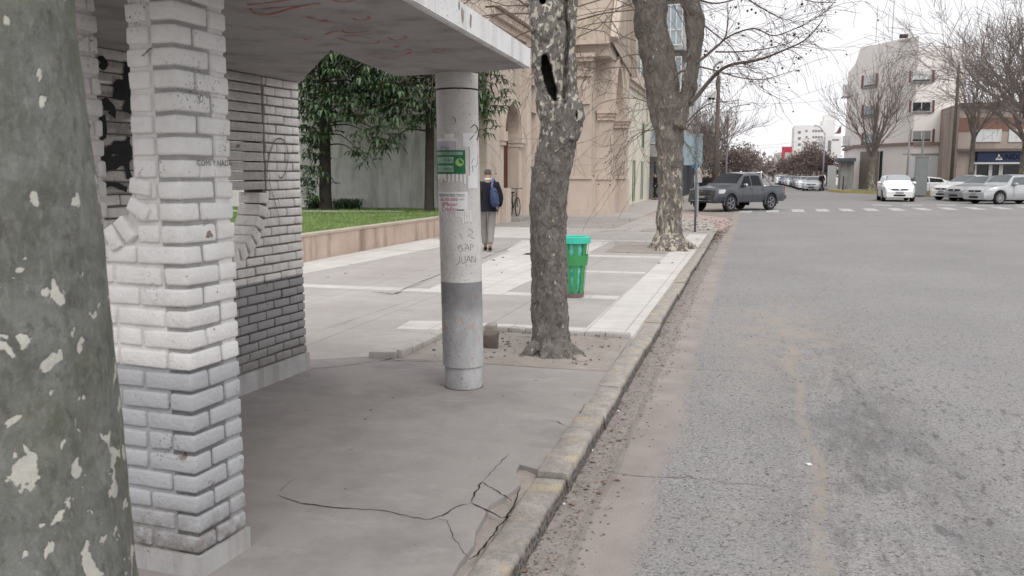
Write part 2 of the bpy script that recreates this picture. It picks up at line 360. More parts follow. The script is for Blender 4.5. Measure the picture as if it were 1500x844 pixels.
def m_bark(name, base, base2, pale, amount, scale=9.0, moss=0.3, rough_h=0.008, dark=(0.07, 0.06, 0.05), zlo=None, zhi=None, fleck=0.5, vst=0.7, edge=0.6, updark=None):
    m = M(name, 0.8, 0.25); x, y, z = m.sep(); v = m.map((1, 1, vst)); v2 = m.map((1, 1, 0.45))
    c = m.mix(m.rng(m.noise(scale*0.6, 5, 0.6, v), 0.35, 0.65), base, base2)
    c = m.mix(m.math('MULTIPLY', m.rng(m.noise(scale*0.35, 4, 0.6, v), 0.5, 0.7), moss), c, (0.13, 0.14, 0.075))
    c = m.mix(m.math('MULTIPLY', m.rng(m.noise(scale*2.6, 5, 0.7, v2), 0.56, 0.70), fleck), c, dark)
    c = m.mix(m.math('MULTIPLY', m.rng(m.noise(scale*6, 4, 0.7, v2), 0.5, 0.72), fleck*0.6), c, C3(base2, 1.5))
    pn = m.noise(scale*1.25, 3.5, 0.5, v, 0.4)
    if zlo is not None: pn = m.math('ADD', pn, m.rng(z, zlo, zhi, 0.0, 0.13) if zhi > zlo else m.rng(z, zhi, zlo, 0.13, 0.0))
    p = m.rng(pn, amount, amount+0.012)
    c = m.mix(m.math('MULTIPLY', m.rng(m.noise(scale*0.85, 6, 0.72, v), 0.50, 0.62), 0.5), c, C3(base2, 1.25))
    c = m.mix(m.math('MULTIPLY', m.rng(m.noise(scale*1.7, 6, 0.72, v), 0.52, 0.64), 0.55), c, C3(base, 0.55))
    nn = m.t.nodes.new('ShaderNodeTexNoise'); nn.inputs['Scale'].default_value = scale*1.1; nn.inputs['Detail'].default_value = 4; m.L(v, nn.inputs['Vector'])
    sc_ = m.t.nodes.new('ShaderNodeVectorMath'); sc_.operation = 'SCALE'; sc_.inputs['Scale'].default_value = 1.3/scale; m.L(nn.outputs['Color'], sc_.inputs[0])
    ad = m.t.nodes.new('ShaderNodeVectorMath'); ad.operation = 'ADD'; m.L(v, ad.inputs[0]); m.L(sc_.outputs[0], ad.inputs[1])
    ve = m.vor(scale*1.5, 'DISTANCE_TO_EDGE', 'Distance', ad.outputs[0]); ed_ = m.math('MULTIPLY', m.rng(ve, 0.05, 0.012), m.rng(m.noise(scale*0.9, 3, 0.6, v), 0.46, 0.60))
    c = m.mix(m.math('MULTIPLY', ed_, edge), c, dark)
    fl = m.vor(scale*1.5, 'F1', 'Color', ad.outputs[0]); c = m.mix(m.math('MULTIPLY', m.sep(fl)[0], 0.28*min(1, fleck+0.3)), c, C3(base, 0.5))
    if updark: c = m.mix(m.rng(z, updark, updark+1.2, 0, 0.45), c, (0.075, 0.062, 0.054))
    c = m.mix(p, c, m.mix(m.noise(scale*3, 3), C3(pale, 0.8), C3(pale, 1.15)))
    m.bump(m.math('MULTIPLY', ed_, -edge), rough_h*0.8)
    m.col(c); m.bump(m.noise(scale*3.5, 5, 0.65, v2), rough_h); m.bump(m.math('MULTIPLY', p, -1), 0.0035); m.bump(m.noise(scale*16, 3), rough_h*0.25); return m.m
def m_stained(name, a, b, st, amt=0.7, moss=0.0, sc=1.0, speck=0.0):
    m = M(name, 0.88, 0.25); x, y, z = m.sep(); v = m.map((1.6*sc, 1.6*sc, 0.22*sc))
    c = m.mix(m.rng(m.noise(1.3*sc, 5, 0.6), 0.3, 0.7), a, b)
    c = m.mix(m.math('MULTIPLY', m.rng(m.noise(1.4, 5, 0.6, v), 0.48, 0.68), amt), c, st)
    if moss: c = m.mix(m.math('MULTIPLY', m.rng(m.noise(0.9, 4, 0.55, m.map((1.9, 1.9, 0.12))), 0.56, 0.68), moss), c, (0.11, 0.13, 0.05))
    c = m.mix(m.math('MULTIPLY', m.rng(m.noise(9*sc, 5, 0.7), 0.55, 0.75), amt*0.5), c, C3(st, 1.4))
    if speck: c = m.mix(m.math('MULTIPLY', m.rng(m.noise(55, 3, 0.6), 0.66, 0.69), speck), c, (0.05, 0.045, 0.04))
    m.col(c); m.bump(m.noise(40*sc, 4, 0.6), 0.003); return m.m
def m_column():
    m = M('painted concrete column', 0.72, 0.3); x, y, z = m.sep()
    c = m.mix(m.rng(m.noise(6, 5, 0.6), 0.3, 0.7), (0.56, 0.54, 0.52), (0.68, 0.66, 0.64))
    lo = m.mix(m.rng(m.noise(7, 5, 0.65, m.map((1, 1, 0.5))), 0.35, 0.65), (0.36, 0.36, 0.365), (0.48, 0.48, 0.485))
    md = m.mix(m.noise(8, 4), (0.20, 0.20, 0.21), (0.28, 0.275, 0.28))
    zl = m.math('ADD', z, m.math('MULTIPLY', m.math('SUBTRACT', m.noise(5, 4, 0.6), 0.5), 0.5))
    low = m.mix(m.rng(zl, 0.50, 0.72), lo, md)
    c = m.mix(m.rng(z, 0.822, 0.818), c, low)
    c = m.mix(m.math('MULTIPLY', m.rng(m.noise(4.5, 5, 0.65, m.map((1, 1, 0.4))), 0.52, 0.72), 0.4), c, (0.30, 0.27, 0.24))
    c = m.mix(m.math('MULTIPLY', m.math('MULTIPLY', m.rng(m.noise(13, 4), 0.60, 0.70), m.rng(z, 0.95, 0.8)), 0.35), c, (0.45, 0.20, 0.10))
    up = m.rng(z, 2.2, 1.4, 0.02, 0.0)
    c = m.mix(m.math('MULTIPLY', m.rng(m.noise(70, 3, 0.6), 0.64, 0.67), 0.75), c, (0.08, 0.07, 0.065))
    m.col(c); m.bump(m.noise(50, 4, 0.6), 0.0025); m.bump(m.noise(8, 3), 0.006, 0.6); return m.m
A_ = {}
A_['road'] = m_asphalt()
A_['slab'] = m_pave('worn cement slab', (0.27, 0.249, 0.238), (0.33, 0.306, 0.294), 0.8, 0.2, None, 0.002, True)
A_['tile_tan'] = m_pave('worn paving panels', (0.345, 0.318, 0.298), (0.43, 0.402, 0.380), 0.9, 0.2, (1.34, 2.7))
A_['tile_light'] = m_pave('pale paving tiles', (0.50, 0.475, 0.445), (0.60, 0.575, 0.545), 1.0, 0.3, (0.4, 0.4))
A_['soil'] = m_pave('trodden soil', (0.27, 0.235, 0.21), (0.35, 0.315, 0.285), 3, 0.6, None, 0.006)
A_['kerb'] = m_pave('granite kerb with worn yellow paint', (0.22, 0.20, 0.185), (0.31, 0.285, 0.255), 3, 0.5, None, 0.004)
def m_kerb():
    m = M('weathered kerb stone', 0.9, 0.2); x, y, z = m.sep()
    c = m.mix(m.rng(m.noise(9, 5, 0.7), 0.3, 0.7), (0.25, 0.23, 0.21), (0.42, 0.385, 0.35))
    c = m.mix(m.math('MULTIPLY', m.rng(m.noise(4.2, 5, 0.65), 0.55, 0.62), 0.55), c, (0.46, 0.37, 0.23))
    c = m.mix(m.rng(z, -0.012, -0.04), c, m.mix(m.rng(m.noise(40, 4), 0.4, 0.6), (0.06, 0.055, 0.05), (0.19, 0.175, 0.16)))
    c = m.mix(m.math('MULTIPLY', m.rng(m.noise(80, 3, 0.7), 0.58, 0.66), 0.6), c, (0.07, 0.06, 0.05))
    m.col(c); m.bump(m.noise(45, 5, 0.7), 0.008); return m.m
A_['kerb'] = m_kerb()
A_['crack_shade'] = simple('dark dirt and painted shade', (0.035, 0.03, 0.027), 0.95, 0.1)
A_['white_brick'] = m_brick('white painted brick', (0.78, 0.77, 0.755), (0.455, 0.463, 0.48), 0.862, 0.8, 0, 0.15)
A_['white_mortar'] = m_brick('white painted mortar', (0.72, 0.705, 0.69), (0.37, 0.376, 0.39), 0.862, 0.8, 0, 0.3)
A_['rear_brick'] = m_brick('rear white painted brick', (0.78, 0.75, 0.72), (0.32, 0.315, 0.318), 0.815, 0.85, 1.7, 0.3)
A_['rear_mortar'] = m_brick('dark dirty mortar', (0.13, 0.12, 0.115), (0.05, 0.05, 0.05), 0.815, 0.6, 1.7, 0.4)
A_['plinth'] = m_stained('plinth cement', (0.38, 0.375, 0.37), (0.48, 0.475, 0.47), (0.24, 0.21, 0.19), 0.5, 0, 4, 0.5)
A_['column'] = m_column()
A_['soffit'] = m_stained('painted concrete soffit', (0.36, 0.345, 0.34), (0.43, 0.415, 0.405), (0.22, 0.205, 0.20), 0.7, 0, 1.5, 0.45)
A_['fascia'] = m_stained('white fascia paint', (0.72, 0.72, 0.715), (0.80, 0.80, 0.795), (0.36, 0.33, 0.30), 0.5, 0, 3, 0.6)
A_['graf_black'] = simple('black spray paint', (0.012, 0.012, 0.013), 0.6)
A_['graf_grey'] = simple('thin dark marker', (0.10, 0.095, 0.09), 0.7)
A_['graf_red'] = simple('faded red spray paint', (0.58, 0.14, 0.10), 0.7, var=0.4, scale=30)
A_['bark_front'] = m_bark('smooth plane bark near', (0.105, 0.106, 0.092), (0.185, 0.188, 0.175), (0.44, 0.435, 0.385), 0.652, 15, 0.55, 0.004, (0.07, 0.064, 0.052), 1.75, 0.25, 0.8, 0.8, 0.0)
A_['bark_hollow'] = m_bark('mottled plane bark', (0.145, 0.130, 0.117), (0.24, 0.222, 0.203), (0.52, 0.48, 0.41), 0.672, 19, 0.3, 0.014, (0.045, 0.038, 0.032), 1.55, 2.2, 0.95, 0.6)
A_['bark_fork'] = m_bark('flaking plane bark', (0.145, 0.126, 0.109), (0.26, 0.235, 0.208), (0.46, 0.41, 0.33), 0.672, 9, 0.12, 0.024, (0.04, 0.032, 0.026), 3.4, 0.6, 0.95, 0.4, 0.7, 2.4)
A_['rot'] = simple('dark rotten wood', (0.02, 0.017, 0.015), 0.95)
A_['twig'] = simple('grey brown twig', (0.115, 0.088, 0.075), 0.85, var=0.3)
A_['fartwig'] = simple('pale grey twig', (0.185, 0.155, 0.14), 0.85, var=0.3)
A_['seed'] = simple('dark seed ball', (0.05, 0.035, 0.025), 0.9)
A_['dryleaf'] = simple('dry brown leaf', (0.17, 0.115, 0.08), 0.85, var=0.5, scale=12)
# ================================================================ ground
def sheet(name, pts, z, mat, kind='structure'):
    mb = MB(); o_, t_ = pts, tessellate_polygon([[Vector((p[0], p[1], 0)) for p in pts]])
    fs = []
    for t in t_:
        a, b, c = [Vector((pts[i][0], pts[i][1], 0)) for i in t]; fs.append(tuple(t) if (b-a).cross(c-a).z > 0 else tuple(t)[::-1])
    mb.add([(p[0], p[1], z) for p in pts], fs); o = mb.build(name, mat); tag(o, kind=kind); return o
sheet('road', [(-1500, -60), (1500, -60), (1500, 2500), (-1500, 2500)], RZ, A_['road'])
KX = -1.08      # inner edge of the kerb
def block(name, outline, z0, z1, mat):
    mb = MB(); mb.prism([(p[0], p[1]) for p in outline], [], (0, 0, z1), (1, 0, 0), (0, 1, 0), (0, 0, 1), z1-z0); o = mb.build(name, mat); tag(o, kind='structure'); return o
KF = 26.5
wj = [Vector((0, 0))]
slab_end = [G(455, 541), G(520, 532), G(553, 529), G(600, 531), G(650, 533), G(700, 535)]
edge_near = []
yy = 1.0
# damaged edge of the slab along the sunken kerb stone
brk = [(KX+0.015, 4.42), (-1.09, 4.42), (-1.20, 4.47), (-1.19, 4.36), (-1.115, 4.18), (-1.13, 4.05), (-1.16, 3.95), (-1.19, 3.86), (-1.17, 3.70), (-1.16, 3.55), (-1.12, 3.40), (-1.125, 3.22), (KX-0.03, 3.05), (KX-0.01, 2.8), (KX+0.015, 2.6)]
sl_out = [(-9, -4), (KX, -4)] + brk[::-1] + [(KX, 8.32), (-1.6, 8.32)]
pit = [(-1.14, 8.32), (-3.0, 8.30), (-3.06, 7.6), (-3.06, 6.95), (-1.9, 7.0), (-1.2, 7.3)]
block('pavement', [(-9, -4)]+[(KX+0.015, -4)]+brk[::-1]+[(KX+0.015, 8.34), (-1.62, 8.34), (-2.95, 8.34), (-3.02, 6.90), (-3.3, 6.83), (-3.62, 6.62), (-9, 6.62)], -0.14, 0.0, A_['slab'])
block('paving_tiles', [(-9, 6.622), (-3.62, 6.622), (-3.3, 6.832), (-3.022, 6.902), (-2.952, 8.342), (KX+0.015, 8.342), (KX+0.015, 28.0), (-1.35, 30.5), (-2.2, 32.2), (-4, 33.0), (-4, 120), (-30, 120), (-30, 6.622)], -0.14, 0.002, A_['tile_tan'])
# pale tile bands, 4 mm proud
def band(pts, z=0.006): return [Vector((*p, 0)) for p in pts]
bands = [
 [(-1.63, 8.42), (-1.09, 8.42), (-1.09, 23.6), (-1.56, 23.6)],
 [(-3.0, 8.42), (-1.635, 8.42), (-1.635, 8.78), (-3.05, 8.78)],
 [(-8.0, 10.95), (-1.635, 10.95), (-1.635, 11.25), (-8.0, 11.25)],
 [(-3.1, 13.9), (-1.63, 13.9), (-1.63, 14.15), (-3.1, 14.15)],
 [(-4.4, 16.6), (-1.62, 16.6), (-1.62, 16.95), (-4.4, 16.95)],
 [(-5.0, 20.6), (-1.6, 20.6), (-1.6, 20.9), (-5.0, 20.9)],
 [(-4.35, 11.255), (-3.2, 11.255), (-3.15, 17.5), (-4.9, 17.5)],
 [(-7.9, 12.3), (-7.0, 12.3), (-6.55, 19.2), (-7.75, 20.2)],
 [(-5.0, 17.505), (-3.2, 17.505), (-3.2, 20.4), (-5.4, 20.4)],
 [(-3.55, 8.2), (-3.06, 8.25), (-3.06, 8.8), (-3.6, 8.7)],
 [(-8.0, 21.0), (-5.2, 21.0), (-5.2, 25.2), (-8.0, 25.2)],
]
mb = MB()
for b_ in bands: mb.prism(b_, [], (0, 0, 0.006), (1, 0, 0), (0, 1, 0), (0, 0, 1), 0.004)
tag(mb.build('paving_bands', A_['tile_light']), kind='structure')
A_['tile_grey'] = m_pave('grey dirty tiles', (0.30, 0.275, 0.255), (0.36, 0.335, 0.315), 1.0, 0.3, (0.4, 0.4))
mb = MB()
for b_ in ([(-8, 25.4), (-3.9, 25.4), (-3.9, 32.0), (-8, 32.0)], [(-3.0, 24.2), (-1.1, 24.2), (-1.1, 25.9), (-3.0, 25.9)], [(-6.9, 6.75), (-4.4, 6.9), (-4.9, 8.4), (-6.9, 8.0)]):
    mb.prism(b_, [], (0, 0, 0.0055), (1, 0, 0), (0, 1, 0), (0, 0, 1), 0.003)
tag(mb.build('paving_patches', A_['tile_grey']), kind='structure')
A_['redbrick_pave'] = m_pave('worn reddish ramp', (0.36, 0.275, 0.25), (0.42, 0.335, 0.31), 2, 0.4)
block('corner_ramp', [(-1.07, 26.3), (-0.70, 26.6), (-0.55, 29.5), (-0.9, 33.5), (-2.4, 36.5), (-4.1, 37.5), (-4.1, 33.05), (-2.2, 32.25), (-1.345, 30.55), (-1.07, 28.0)], -0.14, -0.03, A_['redbrick_pave'])
# tree pits
def soil_patch(x0, x1, y0, y1, z0, z1, amp, name='tree_pit_soil', nx=60, ny=44):
    mb = MB(); vs = []; fs = []
    for j in range(ny+1):
        for i in range(nx+1):
            x = x0+(x1-x0)*i/nx; y = y0+(y1-y0)*j/ny
            e = min(1, min(i, nx-i)/4, min(j, ny-j)/4)
            n = noise.fractal(Vector((x*2.2, y*2.2, 3)), 0.9, 2.0, 4)
            bf = 1-j/ny
            z = z0+(z1-z0)*(1-abs(2*(j/ny)-1))*0.5 + e*n*amp + e*0.012
            vs.append((x+(noise.noise(Vector((y*3, 1, 0)))*0.06 if i in (0,) else 0), y, z))
    for j in range(ny):
        for i in range(nx): a = j*(nx+1)+i; fs.append((a, a+1, a+nx+2, a+nx+1))
    mb.add(vs, fs); return tag(mb.build(name, A_['soil'], smooth=True), kind='structure')
soil_patch(-2.94, -1.09, 6.86, 8.335, 0.002, 0.012, 0.022)
soil_patch(-2.9, -1.64, 17.6, 19.6, 0.006, 0.02, 0.012, nx=24, ny=24)
A_['tile_grey2'] = m_pave('cement edging', (0.36, 0.335, 0.31), (0.45, 0.425, 0.40), 3.0, 0.4)
# raised edging of broken tiles round the near pit
mb = MB()
def edge_run(p, q, w, h, n, seed):
    random.seed(seed); p = Vector((*p, 0)); q = Vector((*q, 0)); d = (q-p).normalized(); s_ = Vector((-d.y, d.x, 0)); L = (q-p).length
    a = 0
    while a < L:
        l = min(random.uniform(0.18, 0.42), L-a)
        rbox(mb, p+d*(a+l/2)+Vector((0, 0, h/2+random.uniform(-0.008, 0.004)))+s_*random.uniform(-0.008, 0.008), d, s_, Vector((0, 0, 1)), (l/2-0.003, w/2, h/2+0.03), 0.010, 0.012); a += l
edge_run((-2.98, 6.92), (-2.93, 8.33), 0.10, 0.035, 5, 1); edge_run((-3.22, 6.86), (-2.98, 6.90), 0.11, 0.03, 1, 2)
edge_run((-2.93, 8.375), (-1.1, 8.375), 0.07, 0.022, 5, 3)
tag(mb.build('pit_edging', A_['tile_grey2'], smooth=True), kind='structure')
# kerb stones
mb = MB(); random.seed(5)
ks = [(-2.0, -0.6, 0), (-0.6, 0.7, 0), (0.7, 1.9, 0), (1.9, 3.0, 0), (3.0, 4.30, 0)]
y = -2.0; stones = []
cuts = [-2.0, -0.7, 0.6, 1.75, 3.05, 4.36, 5.55, 6.35, 7.2, 7.95, 9.3, 10.6, 11.8, 13.0, 14.3, 15.5, 16.8, 18.0, 19.3, 20.6, 22, 23.3, 24.6, 26.2]
for i in range(len(cuts)-1):
    a, b = cuts[i], cuts[i+1]; dz = random.uniform(-0.008, 0.008); dx = random.uniform(-0.012, 0.012); tl = random.uniform(-0.006, 0.006); w = 0.085
    if i in (3, 4): dz = -0.022; dx = 0.005; tl = 0.0
    if i == 5: dz = 0.012; dx = 0.006; tl = -0.003
    if i == 6: dx = 0.010; dz = 0.0
    if i == 7: dx = 0.002; w = 0.085; dz = 0.006
    if i == 8: dx = 0.0; dz = 0.004
    n = max(2, int((b-a)/0.10)); L = (b-a)/2-0.006
    c = Vector((-0.995+dx-0.0018*max(0, a-10)*0.6, (a+b)/2, -0.063+dz)); ax = Vector((0.0+tl, 1, 0.004*random.uniform(-1, 1))).normalized(); sx = Vector((1, -tl, 0))
    # subdivided rounded bar so the worn edge wanders
    prof = [(-w, -0.10), (-w, 0.062), (-w+0.012, 0.07), (w-0.022, 0.07), (w-0.006, 0.063), (w, 0.048), (w+0.008, -0.10)]
    vs = []; fs = []
    for k in range(n*3+1):
        t = -L+2*L*k/(n*3); e = 0.006 if k in (0, n*3) else 0
        for (px_, pz_) in prof:
            p = c+ax*t+sx*(px_*(1-e*2))+Vector((0, 0, pz_-e)); q = noise.noise_vector(p*9)*0.008+noise.noise_vector(p*28)*0.005; vs.append(p+q)
    m_ = len(prof)
    for k in range(n*3):
        for j in range(m_-1): fs.append((k*m_+j, (k+1)*m_+j, (k+1)*m_+j+1, k*m_+j+1))
    fs.append(tuple(range(m_))); fs.append(tuple(range(n*3*m_, n*3*m_+m_))[::-1]); mb.add(vs, fs)
tag(mb.build('kerb', A_['kerb'], smooth=True, angle=50), kind='structure')
# dirt under the broken corner of the slab
mb = MB(); vs = []; fs = []; nx, ny = 16, 60
for j in range(ny+1):
    for i in range(nx+1):
        x = -1.30+0.27*i/nx; y = 2.5+2.05*j/ny; vs.append((x, y, -0.030+noise.fractal(Vector((x*9, y*9, 0)), 1, 2, 4)*0.012))
for j in range(ny):
    for i in range(nx): a = j*(nx+1)+i; fs.append((a, a+1, a+nx+2, a+nx+1))
mb.add(vs, fs); tag(mb.build('exposed_soil', A_['soil'], smooth=True), kind='structure')
# cracks in the slab and painted edging shade, given by places on the ground
def ribbon(mb, pts, w, z, wob=0.006, seed=0, sub=6):
    pts = [Vector((p[0], p[1], 0)) for p in pts]; out = []
    for i in range(len(pts)-1):
        for k in range(sub): out.append(pts[i].lerp(pts[i+1], k/sub))
    out.append(pts[-1]); n = len(out); vs = []
    for i, p in enumerate(out):
        d = (out[min(i+1, n-1)]-out[max(i-1, 0)]).normalized(); s_ = Vector((-d.y, d.x, 0))
        p = p+s_*noise.noise(Vector((p.x*25, p.y*25, seed)))*wob*1.6+s_*noise.noise(Vector((p.x*70, p.y*70, seed)))*wob
        ww = w*(0.25+0.9*abs(noise.noise(Vector((p.x*11, p.y*11, seed+5)))))*min(1, (i+0.4)/3, (n-1-i+0.4)/3)
        vs += [p+s_*ww+Vector((0, 0, z)), p-s_*ww+Vector((0, 0, z))]
    mb.add(vs, [(2*i, 2*i+1, 2*i+3, 2*i+2) for i in range(n-1)])
mb = MB()
def gp(l): return [tuple(G(*p)[:2]) for p in l]
for i, (l, w) in enumerate([
    ([(405, 725), (440, 738), (500, 745), (560, 748), (600, 758), (625, 762), (648, 757), (668, 743), (690, 738)], 0.007),
    ([(405, 725), (425, 706), (440, 700)], 0.002),
    ([(690, 738), (712, 747), (735, 760), (748, 757)], 0.011), ([(690, 738), (697, 722), (706, 707), (725, 718), (740, 728), (752, 738)], 0.006),
    ([(706, 707), (722, 690), (738, 673), (746, 665)], 0.003), ([(640, 760), (655, 764), (662, 782), (672, 800), (688, 822)], 0.003),
    ([(688, 822), (700, 812), (715, 795), (728, 775), (742, 760), (752, 742), (762, 715)], 0.010),
    ([(795, 615), (815, 618), (838, 628)], 0.004), ([(838, 628), (850, 605), (858, 590)], 0.004),
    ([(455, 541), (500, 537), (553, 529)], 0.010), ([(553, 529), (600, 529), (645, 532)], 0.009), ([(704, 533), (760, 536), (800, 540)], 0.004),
    ([(556, 530), (580, 524), (612, 512), (640, 497)], 0.018), ([(716, 494), (770, 494), (840, 495), (915, 497)], 0.012), ([(560, 520), (600, 505), (640, 490)], 0.005)]):  # these dark ribbons paint shade along the foot of the pit edging
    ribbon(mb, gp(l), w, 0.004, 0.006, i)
for i, (l, w) in enumerate([([(450, 562), (452, 545)], 0.002), ([(578, 430), (620, 412), (690, 386), (775, 352)], 0.012), ([(545, 428), (575, 432), (590, 428)], 0.02), ([(640, 408), (570, 433)], 0.008), ([(500, 368), (600, 368), (640, 367)], 0.012), ([(455, 490), (560, 455), (640, 428)], 0.004)]):
    ribbon(mb, gp(l), w, 0.0105, 0.01, i+30)
for i, (l, w) in enumerate([([(860, 342), (905, 338), (960, 340)], 0.03), ([(760, 328), (830, 324), (900, 325), (940, 322)], 0.04), ([(900, 365), (960, 362)], 0.02)]):
    ribbon(mb, gp(l), w, 0.0105, 0.03, i+60)
tag(mb.build('ground_cracks_and_shade', A_['crack_shade']), kind='structure')
# cross walk blocks
A_['roadpaint'] = m_stained('worn road paint', (0.42, 0.415, 0.405), (0.52, 0.515, 0.505), (0.26, 0.255, 0.25), 0.9, 0, 2)
mb = MB()
for px in (1092, 1131, 1168, 1204, 1239, 1275, 1312, 1350, 1388, 1427, 1466, 1505, 1545):
    c = G(px, 309.5-0.0125*(px-1090), RZ+0.004); mb.prism([(c.x-0.30, c.y-1.5), (c.x+0.26, c.y-1.5), (c.x+0.34, c.y+1.5), (c.x-0.22, c.y+1.5)], [], (0, 0, RZ+0.004), (1, 0, 0), (0, 1, 0), (0, 0, 1), 0.002)
for px in (1290, 1335, 1385, 1440, 1500):
    c = G(px, 300.5, RZ+0.004); mb.prism([(c.x-0.5, c.y-0.6), (c.x+0.5, c.y-0.6), (c.x+0.6, c.y+0.6), (c.x-0.4, c.y+0.6)], [], (0, 0, RZ+0.004), (1, 0, 0), (0, 1, 0), (0, 0, 1), 0.002)
tag(mb.build('crosswalk_markings', A_['roadpaint']), kind='structure')
# leaf litter and grit along the gutter and the pits
mb = MB(); random.seed(11)
def leaf(mb, p, s, rz=None):
    rz = random.uniform(0, 6.28) if rz is None else rz; a = Vector((math.cos(rz), math.sin(rz), random.uniform(-0.2, 0.3)))*s; b = Vector((-math.sin(rz), math.cos(rz), random.uniform(-0.2, 0.3)))*s*0.6
    p = Vector(p)+Vector((0, 0, s*0.12)); mb.add([p-a, p-a*0.2+b+Vector((0, 0, s*0.25)), p+a, p-a*0.2-b+Vector((0, 0, s*0.2))], [(0, 3, 2), (0, 2, 1)])
for i in range(150):
    y = 2.6+random.random()**1.6*24; leaf(mb, (-0.90+abs(random.gauss(0, 0.10)), y, RZ+0.002), random.uniform(0.008, 0.025))
for i in range(60): leaf(mb, (random.uniform(-2.9, -1.1), random.uniform(7.2, 8.3), 0.03), random.uniform(0.008, 0.022))
for i in range(230): leaf(mb, (random.uniform(-2.4, -0.6), random.uniform(24.5, 31), 0.01 if random.random() < .5 else -0.02), random.uniform(0.03, 0.07))
for i in range(14): leaf(mb, (random.uniform(-3.2, -1.2), random.uniform(3.2, 6.6), 0.003), random.uniform(0.005, 0.014))
for i in range(110): leaf(mb, (random.uniform(-7, -1.2), random.uniform(12, 33), 0.008), random.uniform(0.02, 0.05))
for i in range(120): leaf(mb, (random.gauss(-0.86, 0.1), random.gauss(24.5, 1.6), RZ+0.01), random.uniform(0.03, 0.06))
tag(mb.build('leaf_litter', A_['dryleaf']), kind='stuff', label='dry leaf scraps scattered along the gutter and round the trees', cat='leaf litter')
mb = MB()
for i in range(1500):
    y = 2.5+random.random()**1.5*16; x = random.uniform(-0.92, -0.62) if i % 3 else random.uniform(-0.6, 1.6); s = random.uniform(0.002, 0.007)
    if i % 14 == 0: x, y, z = random.uniform(-2.9, -1.15), random.uniform(6.95, 8.3), 0.02; s *= 1.8
    else: z = RZ
    mb.obox((x, y, z+s*0.4), (s, s*random.uniform(-.5, .5), 0), (s*random.uniform(-.5, .5), s, 0), (0, 0, s*0.6))
tag(mb.build('grit', simple('grit', (0.2, 0.18, 0.165), 0.9, var=0.6, scale=40)), kind='stuff', label='loose grit and pebbles in the gutter', cat='grit')
# ================================================================ bus shelter
TH = rad(3.7); SU = Vector((math.cos(TH), -math.sin(TH), 0)); SV = Vector((math.sin(TH), math.cos(TH), 0)); Z = Vector((0, 0, 1))
def S(x, y, z=0.0): return SU*x+SV*y+Z*z
CH = 0.0835          # course height
PC = Vector((-2.08, 2.80, 0)); pcx = PC.dot(SU); pcy = PC.dot(SV)   # street-side near corner of the front pier
ROOF_Z = 2.345
shelter = thing('bus_shelter', 'concrete bus shelter with white and grey painted brick walls, flat roof and one round column', 'bus shelter', tuple(S(pcx, pcy+1.5)))
def br(mb, x0, x1, y0, y1, zc, r=0.0105, jit=0.0032, rz=0.0, h=None):
    """brick in shelter axes"""
    random_dx = random.uniform(-0.0025, 0.0025); g = 0.0045
    hx, hy, hz = (x1-x0)/2-g, (y1-y0)/2-g, (h or (CH/2-0.0075))
    a = random.uniform(-0.008, 0.008)+rz
    ux = SU*math.cos(a)+SV*math.sin(a); uy = SV*math.cos(a)-SU*math.sin(a); t = random.uniform(-0.008, 0.008)
    uz = (Z+SU*t).normalized(); ux = (ux-uz*ux.dot(uz)).normalized(); uy = uz.cross(ux)
    rbox(mb, S((x0+x1)/2+random_dx, (y0+y1)/2+random.uniform(-0.003, 0.003), zc+random.uniform(-0.0015, 0.0015)), ux, uy, uz, (hx, hy, hz), r, jit)
random.seed(21)
TK = 0.318            # length of the pier's street face
Z_SILL = 1.36         # where the front wall widens
fw = MB()
zc = 0.095; k = 0
zs = []
while zc < ROOF_Z+0.02: zs.append(zc); zc += CH
for k, z0 in enumerate(zs):
    zc = z0+CH/2
    if k % 2 == 0:
        br(fw, pcx-0.235, pcx, pcy, pcy+0.115, zc) if z0 < Z_SILL-0.02 else (br(fw, pcx-0.118, pcx, pcy, pcy+0.115, zc), br(fw, pcx-0.232, pcx-0.12, pcy, pcy+0.2, zc))
        br(fw, pcx-0.117, pcx, pcy+0.117, pcy+TK, zc)
        left = pcx-0.237
    else:
        br(fw, pcx-0.117, pcx, pcy, pcy+0.205, zc); br(fw, pcx-0.115, pcx, pcy+0.207, pcy+TK, zc)
        left = pcx-0.119
        if z0 >= Z_SILL-0.02: br(fw, pcx-0.232, pcx-0.122, pcy, pcy+0.2, zc)
    if z0 < Z_SILL-0.02:
        x = left; i = 0
        while x > pcx-1.7:
            w = 0.235 if (i+k) % 5 else 0.118
            br(fw, x-w, x, pcy, pcy+0.115, zc); x -= w+0.002; i += 1
# quarter of the round opening: bricks turning down to the left
pn = SV
for (px, py, ang, ln) in ((207, 274, -9, 0.050), (204, 306, -30, 0.051), (184, 336, -52, 0.050), (166, 349, -64, 0.048), (146, 362, -78, 0.048), (124, 369, -88, 0.048)):
    P = PLN(px, py, S(pcx, pcy), SV); a = rad(ang); ux = SU*math.cos(a)+Z*math.sin(a); uz = Z*math.cos(a)-SU*math.sin(a)
    rbox(fw, P+SV*0.05, ux, SV, uz, (ln, 0.062, 0.030), 0.009, 0.003)
front = fw.build('brick_pier', A_['white_brick'], shelter, smooth=True)
front['label'] = 'white painted brick front pier, grey towards its foot'
mo = MB(); e = 0.016
P_ = lambda x, z: (x, z)
prof = [(pcx-1.7, 0.09), (pcx-e, 0.09), (pcx-e, ROOF_Z), (pcx-0.232+e, ROOF_Z)]
